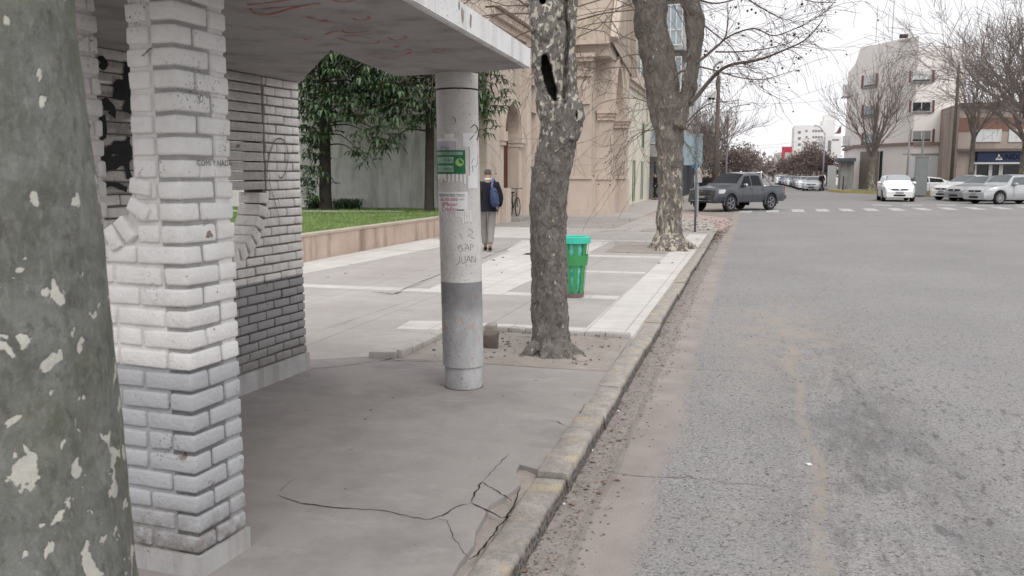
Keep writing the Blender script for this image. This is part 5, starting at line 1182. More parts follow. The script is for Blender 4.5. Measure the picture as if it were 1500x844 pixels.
# ---- dark slatted gate, white wall, brown gabled house
gt = thing('slatted_gate', 'tall black slatted metal gate along the far pavement behind the road sign', 'gate', (-4.7, 68, 0))
bm_ = simple('black painted steel', (0.022, 0.024, 0.028), 0.5)
mb = MB(); mb.box((-4.95, 62.05, 4.0), (-4.70, 76, 4.15)); mb.box((-4.98, 62.06, 0.0), (-4.94, 75.9, 4.0)); mb.build('frame', bm_, gt)
mb = MB()
for k in range(46): y = 62.1+k*0.3; mb.box((-4.93, y, 0.02), (-4.72, y+0.10, 3.99))
mb.build('slats', simple('dark grey steel slats', (0.055, 0.06, 0.07), 0.5), gt)
ww = thing('boundary_wall', 'pale cream boundary wall behind the grey pickup truck', 'wall', (-4.8, 90, 0))
mb = MB(); mb.box((-5.1, 76.1, -0.1), (-4.8, 110, 3.3)); mb.build('wall', m_stained('cream wall', (0.55, 0.53, 0.48), (0.62, 0.60, 0.55), (0.42, 0.4, 0.35), 0.4, 0, 0.6), ww)
bh = thing('house', 'brown gabled house with a dark tiled roof beyond the road sign', 'house', (-8, 118, 0))
mb = MB(); mb.box((-16, 112, 0), (-4.6, 128, 6.2)); mb.add([(-16, 112, 6.2), (-4.6, 112, 6.2), (-10, 112, 10)], [(0, 1, 2)]); mb.build('wall', simple('brown brick wall', (0.21, 0.15, 0.125), 0.9), bh)
mb = MB(); mb.add([(-17, 111, 5.9), (-10, 111, 10.2), (-10, 129, 10.2), (-17, 129, 5.9), (-3.6, 111, 5.9), (-3.6, 129, 5.9)], [(0, 1, 2, 3), (1, 4, 5, 2)]); mb.build('roof', simple('old brown roof tiles', (0.24, 0.175, 0.15), 0.9, var=0.25, scale=1.5), bh)
# ================================================================ corner building across the junction
A_['beige'] = m_stained('rose beige render', (0.80, 0.75, 0.72), (0.85, 0.80, 0.775), (0.72, 0.66, 0.63), 0.35, 0, 0.35)
A_['maroon'] = simple('maroon shutter', (0.17, 0.075, 0.07), 0.6)
A_['shutter'] = simple('white roller shutter', (0.66, 0.67, 0.68), 0.6, var=0.05)
cb = thing('corner_apartment_building', 'four storey rose-beige corner building with maroon shutters behind the bare street tree', 'building', (15, 95, 0))
c0 = AY(1403, 275, 92); c1 = AY(1333, 275, 92); c2 = AY(1250, 275, 99); c3 = AY(1234, 275, 112)
def flat(p): return (p.x, p.y)
q0, q1, q2, q3 = map(flat, (c0, c1, c2, c3))
mb = MB(); mb.prism([q0, q1, (q1[0]+0.2, q1[1]+18), (q0[0], q0[1]+18)], [], (0, 0, AY(1370, 68, 92).z), X_, Y_, Z, 15.4); mb.prism([(q1[0]-0.003, q1[1]-0.003), q2, (q2[0]+1, q2[1]+14), (q1[0]+0.19, q1[1]+18)], [], (0, 0, AY(1333, 53, 92).z), X_, Y_, Z, 16.6)
mb.prism([(q2[0]-0.002, q2[1]), q3, (q3[0]+2, q3[1]+8), (q2[0]+0.9, q2[1]+14)], [], (0, 0, AY(1240, 95, 104).z), X_, Y_, Z, 14.2)
cw = mb.build('wall', A_['beige'], cb)
U1 = (Vector((*q0, 0))-Vector((*q1, 0))).normalized(); N1 = Vector((U1.y, -U1.x, 0)); U2 = (Vector((*q1, 0))-Vector((*q2, 0))).normalized(); N2 = Vector((U2.y, -U2.x, 0)); U3 = (Vector((*q2, 0))-Vector((*q3, 0))).normalized(); N3 = Vector((U3.y, -U3.x, 0))
mb = MB()
for (a_, b_, n_) in ((q1, q0, N1), (q2, q1, N2), (q3, q2, N3)):
    a_, b_ = Vector((*a_, 0)), Vector((*b_, 0)); d = (b_-a_).normalized(); mb.obox((a_+b_)/2+n_*0.12+Z*4.55, d*((b_-a_).length/2), n_*0.12, Z*0.14)
mb.build('cornice', simple('brown string course', (0.27, 0.20, 0.17), 0.8), cw)
def bwin(x0, x1, y0, y1, P, U, n_, gm, lab=None, sh=True):
    A = PLN(x0, y0, P, n_); B = PLN(x1, y1, P, n_); c = (A+B)/2; w = abs((B-A).dot(U)); h = abs(A.z-B.z)
    f = window(cb, c, U, w, h, n_, 0.10, gm=gm, split=1 if gm is not A_['shutter'] else 0)
    mb3 = MB(); mb3.obox(c-Z*(h*0.40)+n_*0.02, U*(w/2-0.1), n_*0.012, Z*h*0.08); mb3.build('gap', A_['glass'], f); mb3 = MB(); mb3.obox(c-Z*(h/2+0.09)+n_*0.08, U*(w/2+0.1), n_*0.08, Z*0.06); mb3.build('sill', A_['concrete'], f)
    if sh:
        for s_ in (-1, 1): mb2 = MB(); mb2.obox(c+U*s_*(w/2+0.16)+n_*0.07, U*0.09, n_*0.06, Z*(h/2+0.1)); mb2.build('shutter', A_['maroon'], f)
P1, P2, P3 = Vector((*q1, 0)), Vector((*q2, 0)), Vector((*q3, 0))
bwin(1336, 1364, 105, 119, P1, U1, N1, A_['shutter']); bwin(1336, 1364, 149, 163, P1, U1, N1, A_['glass']); bwin(1336, 1364, 191, 207, P1, U1, N1, simple('grey curtain glass', (0.28, 0.27, 0.27), 0.3))
bwin(1266, 1283, 112, 126, P2, U2, N2, A_['shutter']); bwin(1266, 1283, 155, 170, P2, U2, N2, A_['palglass']); bwin(1266, 1283, 196, 212, P2, U2, N2, A_['palglass'])
for x in (1235, 1239, 1243): bwin(x, x+2.2, 126, 140, P3, U3, N3, A_['glass'], sh=False); bwin(x, x+2.2, 200, 213, P3, U3, N3, A_['glass'], sh=False)
mb = MB(); A = PLN(1334, 229, P1, N1); B = PLN(1393, 261, P1, N1); c = (A+B)/2; mb.obox(c+N1*0.03, U1*abs((B-A).dot(U1))/2, N1*0.03, Z*abs(A.z-B.z)/2); g_ = mb.build('garage_door', A_['shutter'], cb)
mb = MB(); mb.obox(c+N1*0.06-U1*1.3, U1*0.05, N1*0.03, Z*abs(A.z-B.z)/2); mb.obox(c+N1*0.05+Z*1.25, U1*2.6, N1*0.05, Z*0.06); mb.build('rail', A_['concrete'], g_)
stn = m_stained('brown stone cladding', (0.21, 0.175, 0.155), (0.29, 0.25, 0.225), (0.13, 0.105, 0.09), 0.6, 0, 2.0, 0.3)
mb = MB(); A = PLN(1266, 226, P2, N2); B = PLN(1285, 277, P2, N2); c = (A+B)/2; c.z = 1.95; mb.obox(c+N2*0.25, U2*abs((B-A).dot(U2))/2, N2*0.25, Z*2.0); mb.build('stone_panel', stn, cb)
for x in (1262, 1290): mb = MB(); c = PLN(x, 250, P2, N2); c.z = 2.05; mb.obox(c+N2*0.02, U2*0.2, N2*0.02, Z*1.9); mb.build('slit_window', A_['glass'], cb)
mb = MB(); c = Vector((c1.x-2, c1.y+3, AY(1333, 53, 92).z+1.1)); mb.tube([c-Z*1.2, c+Z*3.6], 0.035, 5); mb.tube([c-Z*1.2+X_*-1.5, c+Z*2.4+X_*-1.5], 0.03, 5); mb.build('antenna', A_['concrete'], cb)
mb = MB(); zt_ = AY(1333, 53, 92).z; mb.box((c1.x-1.6, c1.y+0.6, zt_), (c1.x-0.9, c1.y+1.3, zt_+0.3)); mb.build('vent', A_['dark'], cb)
# kiosk with graffiti beside the corner building
kk = thing('kiosk', 'small grey graffitied kiosk with a flat dark canopy left of the corner building', 'kiosk', tuple(G(1226, 277)))
kc = G(1228, 278, 0); mb = MB(); ka = AY(1212, 270, 96); kb = AY(1249, 270, 96); mb.box((ka.x+1.2, 95.5, 0), (kb.x, 98, 2.9)); mb.build('wall', m_stained('graffitied panels', (0.28, 0.27, 0.26), (0.40, 0.39, 0.38), (0.13, 0.14, 0.12), 0.8, 0.3, 1.2), kk)
mb = MB(); mb.box((ka.x+0.8, 94.9, 2.902), (kb.x+0.1, 98.2, 3.25)); mb.build('canopy', simple('dark grey canopy', (0.10, 0.11, 0.125), 0.6), kk)
mb = MB(); mb.box((ka.x-0.1, 95.2, 0.0), (ka.x+0.75, 95.35, 2.5)); mb.build('panel', A_['modern'], kk)
# shop building on the right
sp = thing('shop_building', 'two storey brown building with a navy shop sign above dark windows', 'shop', (20, 84, 0))
SY = 84
sx0 = AY(1404, 200, SY).x; sx1 = AY(1640, 200, SY).x
def szz(py, px=1450): return AY(px, py, SY).z
mb = MB(); mb.box((sx0, SY, szz(222)), (sx1, SY+14, szz(150))); mb.box((sx0, SY, -0.1), (AY(1424, 200, SY).x, SY+14, szz(222)-0.002)); mb.box((AY(1424, 200, SY).x+0.002, SY+1.2, -0.1), (sx1, SY+13, szz(222)-0.003)); sw = mb.build('wall', m_stained('brown beige render', (0.36, 0.30, 0.26), (0.43, 0.37, 0.325), (0.19, 0.145, 0.12), 0.5, 0, 0.4), sp)
mb = MB(); mb.box((sx0-0.05, SY-0.05, szz(192)), (sx1, SY-0.002, szz(172))); mb.build('brick_band', simple('red brick band', (0.23, 0.135, 0.11), 0.9, var=0.25, scale=4), sw)
mb = MB(); mb.box((sx0-0.15, SY-0.25, szz(156)), (sx1, SY-0.003, szz(150))); mb.box((sx0-0.1, SY-0.5, szz(222)), (sx1, SY-0.004, szz(218))); mb.build('cornice', simple('dark cornice', (0.16, 0.13, 0.115), 0.8), sw)
for x0, x1 in ((1429, 1466), (1478, 1512)):
    A = AY(x0, 190, SY); B = AY(x1, 208, SY); window(sp, ((A.x+B.x)/2, SY-0.052, (A.z+B.z)/2), X_, B.x-A.x, A.z-B.z, NY, 0.1, gm=A_['shutter'], split=2)
navy = simple('navy sign board', (0.028, 0.04, 0.085), 0.5)
A = AY(1431, 224, SY); B = AY(1600, 237, SY)
mb = MB(); mb.box((A.x, SY-0.35, szz(237.5)), (B.x, SY-0.01, szz(222.5))); sg = mb.build('sign_board', navy, sp)
mb = MB(); zl = szz(234); vs, fs = text_mesh('HUNIDONG', 0.62, 0.005); P0 = AY(1486, 233.5, SY-0.36); mb.add([P0+X_*(v.x*0.82)+Z*v.y for v in vs], fs); mb.build('lettering', simple('pale sign letters', (0.42, 0.43, 0.46), 0.6), sg)
mb = MB(); A = AY(1458, 234.3, SY-0.36); B = AY(1469, 234.3, SY-0.36); C_ = AY(1463.5, 225.5, SY-0.36); mb.prism([(A.x, A.z), (B.x, B.z), (C_.x, C_.z)], [[(A.x*0.52+C_.x*0.24+B.x*0.24, A.z+0.10), (B.x*0.52+C_.x*0.24+A.x*0.24, A.z+0.10), (C_.x, C_.z-0.22)]], (0, SY-0.36, 0), X_, Z, NY, 0.01); mb.build('triangle_emblem', A_['wframe'], sg)
mb = MB(); A = AY(1422, 240, SY); mb.box((A.x, SY-0.45, szz(240.5)), (sx1, SY-0.36, szz(238))); mb.build('sign_rail', A_['wframe'], sg)
SG_ = simple('black shop glass', (0.008, 0.010, 0.014), 0.12, 0.6)
for x0, x1 in ((1430, 1449), (1454, 1464), (1469, 1499), (1503, 1560)):
    A = AY(x0, 245, SY+0.3); B = AY(x1, 245, SY+0.3); mb = MB(); mb.box((A.x, SY+0.3, 0.3), (B.x, SY+0.33, szz(241))); mb.build('shop_window', SG_, sp)
for x in (1424, 1429.5, 1450, 1452.5, 1465, 1468, 1500, 1502): A = AY(x, 245, SY+0.1); mb = MB(); mb.box((A.x-0.07, SY+0.1, 0), (A.x+0.07, SY+0.28, szz(241))); mb.build('window_post', A_['wframe'], sp)
# far buildings down the street on the right
def far_block(label, x0, x1, ytop, dist, mat, depth=14, wins=(), name='building', cat='building', top2=None, gm=None):
    A = AY(x0, ytop, dist); B = AY(x1, ytop, dist); t = thing(name, label, cat, ((A.x+B.x)/2, dist, 0)); mb = MB(); mb.box((A.x, dist, -0.2), (B.x, dist+depth, A.z)); mb.build('wall', mat, t)
    for (a0, a1, b0, b1) in wins:
        P = AY(a0, b0, dist); Q = AY(a1, b1, dist); mb = MB(); mb.box((P.x, dist-0.04, Q.z), (Q.x, dist-0.003, P.z)); mb.build('window', gm or A_['farglass'], t)
    return t
A_['farglass'] = simple('far grey window', (0.22, 0.21, 0.21), 0.5)
fw_ = m_stained('far white block', (0.70, 0.69, 0.68), (0.76, 0.75, 0.74), (0.6, 0.58, 0.56), 0.4, 0, 0.15)
t = far_block('white apartment block with rows of small windows in the far distance', 1164, 1207, 184, 230, fw_, wins=[(1169, 1173, y, y+4) for y in (192, 201, 210)]+[(x, x+3, y, y+3) for y in (190.5, 199.5, 208.5) for x in (1180, 1190, 1194, 1198, 1202)])
mb = MB(); A = AY(1206.3, 175, 232); B = AY(1224, 168, 232); mb.box((A.x, 232.1, 0), (B.x, 243, A.z)); mb.box((A.x+0.2, 232.5, A.z+0.01), (A.x+3, 238, B.z)); mb.build('lift_tower', fw_, t)
t = far_block('white three storey house with a maroon gable wall next to the beige corner building', 1209, 1233, 200, 150, fw_, wins=[(1213, 1217, 206, 222), (1219, 1229, 204, 206)])
mb = MB(); A = AY(1216, 197, 149.5); B = AY(1233, 183, 149.5); mb.add([(A.x+0.8, 149.95, A.z+.2), (B.x, 149.95, A.z+.2), (B.x, 149.95, B.z), (A.x+1.2, 149.95, B.z-1)], [(0, 1, 2, 3)]); mb.add([(A.x+0.8, 151.95, A.z+.2), (B.x, 151.95, A.z+.2), (B.x, 151.95, B.z), (A.x+1.2, 151.95, B.z-1)], [(3, 2, 1, 0)]); mb.build('gable_wall', A_['maroon'], t)
mb = MB(); mb.box((AY(1222, 1, 150).x, 149.9, AY(1222, 250, 150).z), (AY(1232, 1, 150).x, 149.996, AY(1222, 238, 150).z)); mb.build('awning', A_['maroon'], t)
far_block('long low beige building behind the brown street shrubs', 1160, 1216, 222, 190, m_stained('far beige', (0.50, 0.46, 0.42), (0.56, 0.52, 0.48), (0.4, 0.36, 0.33), 0.4, 0, 0.2))
far_block('maroon brick building peeking behind the brown street shrubs', 1207, 1216, 217, 175, simple('far maroon', (0.25, 0.10, 0.09), 0.8))
t = far_block('pale rounded-roof building far down the street above the parked cars', 1136, 1162, 224, 210, simple('far pale', (0.48, 0.47, 0.45), 0.8), wins=[(1141, 1144, 236, 246), (1148, 1151, 236, 246)])
far_block('grey building at the far left end of the street', 1120, 1137, 240, 300, simple('far grey', (0.38, 0.37, 0.37), 0.8))
rs = thing('shop_sign', 'red projecting street sign above the row of parked cars', 'sign', (6, 160, 0)); mb = MB(); A = AY(1145, 227, 160); B = AY(1160, 225, 160); mb.box((A.x, 160, AY(1, 231, 160).z), (B.x, 160.3, AY(1, 224.5, 160).z)); mb.box((A.x, 160, AY(1, 238, 160).z), (A.x+0.55, 160.3, AY(1, 231, 160).z-0.01)); mb.build('board', simple('red sign', (0.50, 0.04, 0.07), 0.5), rs)
mb = MB(); mb.tube([(B.x+0.1, 160.15, RZ), (B.x+0.1, 160.15, B.z)], 0.08, 6); mb.build('post', A_['concrete'], rs)
# trees at the far end, closing the street
brn = simple('retained brown leaves', (0.15, 0.108, 0.098), 0.9, var=0.45, scale=0.8)  # leaf colour lightened and muted to stand for distance haze
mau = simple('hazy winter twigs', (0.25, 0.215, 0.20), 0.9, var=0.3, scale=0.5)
def tree_at(px, dist, hpx, r, sp_, lab, seed, name='bare_tree', group=None, minr=0.02, n=8, depth=3, trunk=0.35, **k):
    A = AY(px, 260, dist); H = AY(px, hpx, dist).z; return bare_tree(name, lab, (A.x, dist, 0), H*trunk, r, sp_, H, seed, group, n=n, depth=depth, minr=minr, **k)
tree_at(1187, 128, 214, 0.16, 1.5, 'rounded brown-leaved street tree above the silver parked car', 31, 'brown_leaved_tree', 'brown street trees', leafy=True, leafmat=brn, ln=2600, lsize=0.15, upb=0.0, trunk=0.3)
tree_at(1172, 140, 222, 0.16, 1.4, 'brown-leaved street tree behind and left of the rounded one', 32, 'brown_leaved_tree', 'brown street trees', leafy=True, leafmat=brn, ln=2200, lsize=0.15, upb=0.0, trunk=0.3)
tree_at(1211, 118, 228, 0.14, 1.2, 'small brown-leaved tree beside the kiosk', 33, 'brown_leaved_tree', 'brown street trees', leafy=True, leafmat=brn, ln=1000, lsize=0.14, upb=0.0, trunk=0.35)
tree_at(1160, 165, 232, 0.16, 1.3, 'brown-leaved tree next to the red street sign', 34, 'brown_leaved_tree', 'brown street trees', leafy=True, leafmat=brn, ln=1400, lsize=0.16, upb=0.0, trunk=0.3)
tree_at(1066, 92, 212, 0.16, 1.3, 'wide brown-leaved tree behind the grey pickup', 35, 'brown_leaved_tree', 'brown street trees', leafy=True, leafmat=brn, ln=2800, lsize=0.12, upb=0.0, trunk=0.3)
tree_at(1084, 112, 222, 0.15, 1.3, 'brown-leaved tree behind the right end of the pickup', 36, 'brown_leaved_tree', 'brown street trees', leafy=True, leafmat=brn, ln=1600, lsize=0.13, upb=0.0, trunk=0.3)
tree_at(1048, 74, 150, 0.19, 1.0, 'tall bare tree behind the camera pole', 37, minr=0.013, n=9, depth=3, group='bare trees of the left pavement')
tree_at(1030, 66, 175, 0.16, 1.0, 'bare tree leaning behind the road sign', 38, minr=0.013, n=8, depth=3, group='bare trees of the left pavement')
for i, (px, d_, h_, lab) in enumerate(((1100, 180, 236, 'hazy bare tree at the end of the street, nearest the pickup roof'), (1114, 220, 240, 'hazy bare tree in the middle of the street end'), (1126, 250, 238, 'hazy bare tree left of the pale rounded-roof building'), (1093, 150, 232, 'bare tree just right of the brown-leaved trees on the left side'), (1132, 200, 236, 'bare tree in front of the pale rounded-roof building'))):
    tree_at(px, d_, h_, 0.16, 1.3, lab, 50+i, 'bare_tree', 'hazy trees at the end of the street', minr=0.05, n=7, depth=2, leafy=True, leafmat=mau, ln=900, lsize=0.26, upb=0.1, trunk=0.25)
bt = tree_at(1277, 88, 92, 0.34, 0.62, 'vase-shaped bare street tree in front of the beige corner building', 41, minr=0.013, n=8, depth=3, trunk=0.27, upb=0.35)
# dense big bare trees on the right
tree_at(1540, 62, -60, 0.42, 1.4, 'huge bare tree spreading in from the right edge above the parked cars', 42, minr=0.011, n=10, depth=4, trunk=0.28, upb=0.0, kn=4)
tree_at(1500, 72, 10, 0.30, 1.2, 'large bare tree behind the huge one, in front of the shop building', 43, minr=0.012, n=8, depth=3, trunk=0.30, upb=0.1, kn=5)
tree_at(1422, 80, 70, 0.22, 0.9, 'slender bare tree between the beige building and the shop', 44, minr=0.012, n=7, depth=3, trunk=0.4, upb=0.3, kn=4)
# distant green-grey mass closing the side streets
ml = MB(); rnd = random.Random(6)
for i in range(5200):
    if i % 2: x = rnd.uniform(30, 260)
    else: x = rnd.uniform(-80, 30)
    y = 320+rnd.uniform(-15, 15); z = abs(rnd.gauss(0, 3.2)); s = rnd.uniform(0.5, 1.1); a_ = Vector((rnd.uniform(-1, 1), rnd.uniform(-.3, .3), rnd.uniform(-1, 1))).normalized(); b_ = a_.orthogonal().normalized(); p = Vector((x, y, z)); ml.add([p-a_*s, p+b_*s, p+a_*s, p-b_*s], [(0, 1, 2, 3)])
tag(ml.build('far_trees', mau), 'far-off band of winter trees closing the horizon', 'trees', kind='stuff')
# corner island with yellow kerb
isl = G(1277, 282, 0); mb = MB(); P0 = G(1225, 279, 0); P1_ = G(1400, 283, 0)
pts = [(AY(1214, 279, 90).x, 90.5), (AY(1235, 279, 84).x, 84), (AY(1290, 279, 80).x, 80), (AY(1395, 279, 78).x, 78.5), (AY(1700, 279, 78).x, 78.5), (60, 140), (8.2, 140), (8.0, 96)]
mb.prism(pts, [], (0, 0, 0.03), X_, Y_, Z, 0.2); tag(mb.build('far_pavement', A_['tile_grey']), kind='structure')
mb = MB(); ykb = simple('yellow kerb paint', (0.55, 0.42, 0.17), 0.8, var=0.25)
for i in range(4):
    a_, b_ = Vector((*pts[i], 0)), Vector((*pts[i+1], 0)); d = (b_-a_); n_ = Vector((d.y, -d.x, 0)).normalized(); mb.obox((a_+b_)/2+n_*(-0.1)+Z*0.0, d/2, n_*0.15, Z*0.13)
tag(mb.build('yellow_kerb', ykb), kind='structure')
mb = MB(); A = AY(1240, 277, 86); B = AY(1276, 277, 84); mb.prism([(A.x, 86.5), (B.x+1, 84.6), (B.x+1, 88), (A.x+1, 90)], [], (0, 0, 0.07), X_, Y_, Z, 0.05); tag(mb.build('verge', lawnm), kind='structure')
gz = G(1352, 280); pb_ = MB(); A = AY(1352, 262, 72); pb_.box((A.x-0.95, 72, RZ), (A.x+0.95, 72.8, 0.32)); 
tag(pb_.build('planter', simple('yellow and brown masonry planter', (0.30, 0.22, 0.13), 0.8, var=0.4, scale=2), origin=(A.x, 72.4, 0)), 'low brown and yellow masonry block between the white hatchback and the white coupe', 'planter')
gy = simple('grey green steel', (0.27, 0.29, 0.285), 0.6)
A = AY(1349, 262, 71.5); cab = thing('street_cabinet', 'tall grey steel cabinet post behind the white hatchback', 'cabinet', (A.x, 71.5, 0)); mb = MB(); mb.box((A.x-0.42, 71.3, 0), (A.x+0.42, 71.8, AY(1, 237, 71.5).z)); mb.build('casing', gy, cab); mb = MB(); mb.box((A.x-0.45, 71.27, AY(1, 237, 71.5).z), (A.x+0.45, 71.83, AY(1, 237, 71.5).z+0.07)); mb.build('cap', gy, cab); mb = MB(); mb.tube([(A.x, 71.6, AY(1, 237, 71.5).z), (A.x, 71.6, AY(1, 210, 71.5).z)], 0.08, 6); mb.build('pipe', gy, cab)
# ================================================================ street furniture
# litter bin
GB = simple('green powder coat', (0.05, 0.27, 0.09), 0.5, 0.4, var=0.12, scale=6); TQ = simple('turquoise plastic rim', (0.05, 0.48, 0.36), 0.45, 0.4, var=0.1)
bc = Vector((-2.21, 11.02, 0)); bin_ = thing('litter_bin', 'green slatted street litter bin with a turquoise rim and plastic bag behind the hollow tree', 'litter bin', tuple(bc))
HB = 0.78; r0, r1 = 0.115, 0.188
def rr_(z): return r0+(r1-r0)*(z/HB)
mb = MB(); mb.lathe([(r1+0.012, HB-0.06), (r1+0.022, HB-0.055), (r1+0.022, HB+0.02), (r1+0.005, HB+0.03), (r1-0.02, HB+0.02), (r1-0.02, HB-0.06), (r1+0.012, HB-0.06)], tuple(bc), 36); mb.build('rim', TQ, bin_, smooth=True, angle=40)
for k in range(9):
    a_ = 2*PI*k/9+0.13; mb = MB(); ud = Vector((math.cos(a_), math.sin(a_), 0)); vd = Vector((-ud.y, ud.x, 0)); A = bc+ud*rr_(0.05)+Z*0.04; B = bc+ud*rr_(HB-0.03)+Z*(HB-0.03); n_ = (B-A).normalized(); mb.obox((A+B)/2, vd*0.026, n_*(B-A).length/2, ud*0.003); mb.build('slat', GB, bin_)
mb = MB(); mb.lathe([(rr_(0.43)+0.006, 0.43), (rr_(0.43)+0.013, 0.43), (rr_(0.565)+0.015, 0.565), (rr_(0.565)+0.006, 0.565)], tuple(bc), 36); mb.build('band', GB, bin_, smooth=True, angle=40)
mb = MB(); mb.lathe([(0.0, 0.0), (r0+0.01, 0.0), (r0+0.015, 0.07), (r0-0.01, 0.07), (0, 0.06)], tuple(bc), 30); mb.build('base', simple('rusty bin base', (0.16, 0.12, 0.11), 0.7), bin_)
bagm = M('turquoise plastic bag', 0.35, 0.5); bagm.col(bagm.mix(bagm.rng(bagm.noise(14, 4), 0.35, 0.65), (0.05, 0.42, 0.36), (0.22, 0.66, 0.56))); bagm.bump(bagm.noise(26, 3), 0.015)
mb = MB(); prf = []
for i in range(13): z = 0.05+i*(HB-0.03)/12*0.97; prf.append((rr_(z)-0.016-0.014*abs(math.sin(i*1.9)), z))
prf = [(0, 0.05)]+prf+[(r1-0.045, HB-0.02), (r1-0.06, HB-0.15), (0.05, HB-0.3)]
mb.lathe(prf, tuple(bc), 48); bg_ = mb.build('bag', bagm.m, bin_, smooth=True)
for v in bg_.data.vertices: q = noise.noise_vector(v.co*16)*0.010; v.co += Vector((q.x, q.y, 0))
# road sign seen from behind
sgn = thing('road_sign', 'pair of blank blue-grey road sign backs on one post beside the forked tree', 'road sign', tuple(G(1018, 340)))
SB = simple('blue grey sign back', (0.25, 0.33, 0.36), 0.5, 0.4, var=0.06); SBB = simple('blue plate', (0.04, 0.20, 0.42), 0.5)
Ys = 24.5; b = AY(1018, 338, Ys); mb = MB(); mb.tube([(b.x, Ys, -0.02), (b.x-0.01, Ys, AY(1016, 197, Ys).z)], 0.030, 10); mb.build('post', simple('grey sign post', (0.13, 0.145, 0.16), 0.5), sgn, smooth=True)
def plate(x0, x1, y0, y1, Y, mat, name='plate'):
    A = AY(x0, y0, Y); B = AY(x1, y1, Y); mb = MB(); r = 0.025; w, h = (B.x-A.x)/2, (A.z-B.z)/2; c = Vector(((A.x+B.x)/2, Y, (A.z+B.z)/2)); pts = []
    for cx, cz, a0 in ((w-r, h-r, 0), (-w+r, h-r, 90), (-w+r, -h+r, 180), (w-r, -h+r, 270)):
        for k in range(4): t = rad(a0+30*k); pts.append((cx+r*math.cos(t), cz+r*math.sin(t)))
    mb.prism(pts, [], c, X_, Z, NY, 0.006); return mb.build(name, mat, sgn)
plate(1002.5, 1014.8, 199, 242, Ys+0.04, SB); plate(1016, 1028.5, 196, 241, Ys+0.045, SB); plate(1014, 1024, 240, 246, Ys+0.05, SBB, 'small_plate')
mb = MB()
for z in (AY(1, 206, Ys).z, AY(1, 234, Ys).z): mb.box((b.x-0.045, Ys-0.043, z-0.012), (b.x+0.035, Ys-0.028, z+0.012))
mb.build('clamps', A_['concrete'], sgn)
# second low post and bollard behind the sign
pl_ = thing('street_post', 'short grey post standing just behind the road sign', 'post', tuple(G(1022, 322)))
A = G(1021, 318); mb = MB(); mb.tube([A, A+Z*AY(1021, 262, A.y).z], 0.045, 8); mb.build('post', gy, pl_); mb = MB(); mb.box((A.x-0.14, A.y-0.1, 1.3), (A.x+0.14, A.y+0.1, 1.62)); mb.build('box', simple('pale box', (0.35, 0.35, 0.34)), pl_)
# poles and lamps
POL = simple('weathered wooden pole', (0.12, 0.098, 0.085), 0.9, var=0.3, scale=2); STL = simple('galvanised lamp steel', (0.30, 0.30, 0.30), 0.5, 0.4, var=0.1)
def lamp(label, px, base_py, top_py, Y, arm, r=0.09, name='street_lamp', mat=None, cat='street lamp', headdir=1):
    b = AY(px, 270, Y); b.z = -0.05; zt = AY(px, top_py, Y).z; t = thing(name, label, cat, (b.x, Y, 0)); mb = MB(); mb.tube([b, Vector((b.x, Y, zt))], [r, r*0.6], 8); mb.build('pole', mat or STL, t, smooth=True)
    if arm:
        pts = [Vector((b.x, Y, zt-0.02))]
        for (ax, ay) in arm: q = AY(ax, ay, Y); pts.append(q)
        mb = MB(); mb.tube(smooth_path(pts, 4), r*0.45, 6); mb.build('arm', STL, t, smooth=True)
        e = pts[-1]; mb = MB(); mb.lathe([(0.0, 0.0), (0.10, 0.02), (0.14, 0.08), (0.08, 0.14), (0.0, 0.15)], (e.x, e.y, e.z-0.1), 10); mb.build('lamp_head', STL, t, smooth=True)
    return t
cp = lamp('wooden pole with a surveillance camera box and curved arm behind the forked tree', 1048, 290, 112, 52, [(1046, 105), (1048, 96), (1056, 90)], 0.17, 'camera_pole', POL, 'pole')
c = AY(1042, 139, 51.7); mb = MB(); mb.obox(c, (0.24, 0, 0), (0, 0.15, 0), (0, 0, 0.17)); mb.tube([c+Vector((0.1, 0, 0)), Vector((AY(1048, 139, 52).x, 52, c.z))], 0.04, 6); ho = mb.build('camera_box', A_['wframe'], cp)
for dx in (-.08, .12): mb = MB(); mb.lathe([(0, -0.32), (0.07, -0.29), (0.09, -0.22), (0.09, -0.175)], (c.x+dx, c.y, c.z), 10); mb.build('camera_dome', A_['dark'], ho)
lamp('curved-arm street lamp beyond the camera pole', 1063, 285, 172, 76, [(1065, 165), (1072, 158), (1082, 155), (1097, 152.5)], 0.10)
lamp('street lamp with a long curved arm in front of the beige corner building', 1328, 275, 180, 83, [(1329, 172), (1334, 166), (1345, 163), (1360, 164)], 0.10)
lamp('dark wooden utility pole between the garage door and the shop', 1393, 275, 95, 80, None, 0.16, 'utility_pole', POL, 'pole')
lamp('street lamp with a curved arm beside the kiosk', 1205, 279, 196, 100, [(1204, 190), (1200, 186), (1194, 184)], 0.10)
lamp('slim signal post in front of the kiosk', 1235, 279, 258, 92, None, 0.07, 'signal_post', A_['dark'], 'post')
def wire(label, pts, r=0.012):
    mb = MB(); P = smooth_path(pts, 8); mb.tube(P, r, 4); o = mb.build('overhead_wire', A_['dark'], origin=tuple(pts[0])); tag(o, label, 'wire', 'overhead wires')
wire('overhead wire from the camera pole sagging across the sky', [AY(1048, 165, 52), AY(1120, 157, 58), AY(1233, 120, 80)], 0.010)
wire('upper far overhead wire crossing the white sky over the street', [AY(1090, 214, 110), AY(1130, 212.5, 112), AY(1170, 208, 115)], 0.012)
wire('lower far overhead wire crossing the white sky over the street', [AY(1090, 217, 112), AY(1130, 216.5, 114), AY(1170, 213, 117)], 0.012)
wire('overhead wire running above the corner building to the right', [AY(1233, 117, 88), AY(1330, 84, 86), AY(1520, 40, 84)], 0.012)
wire('overhead wire between the camera pole and the utility pole', [AY(1048, 150, 52), AY(1200, 148, 66), AY(1393, 112, 80)], 0.010)
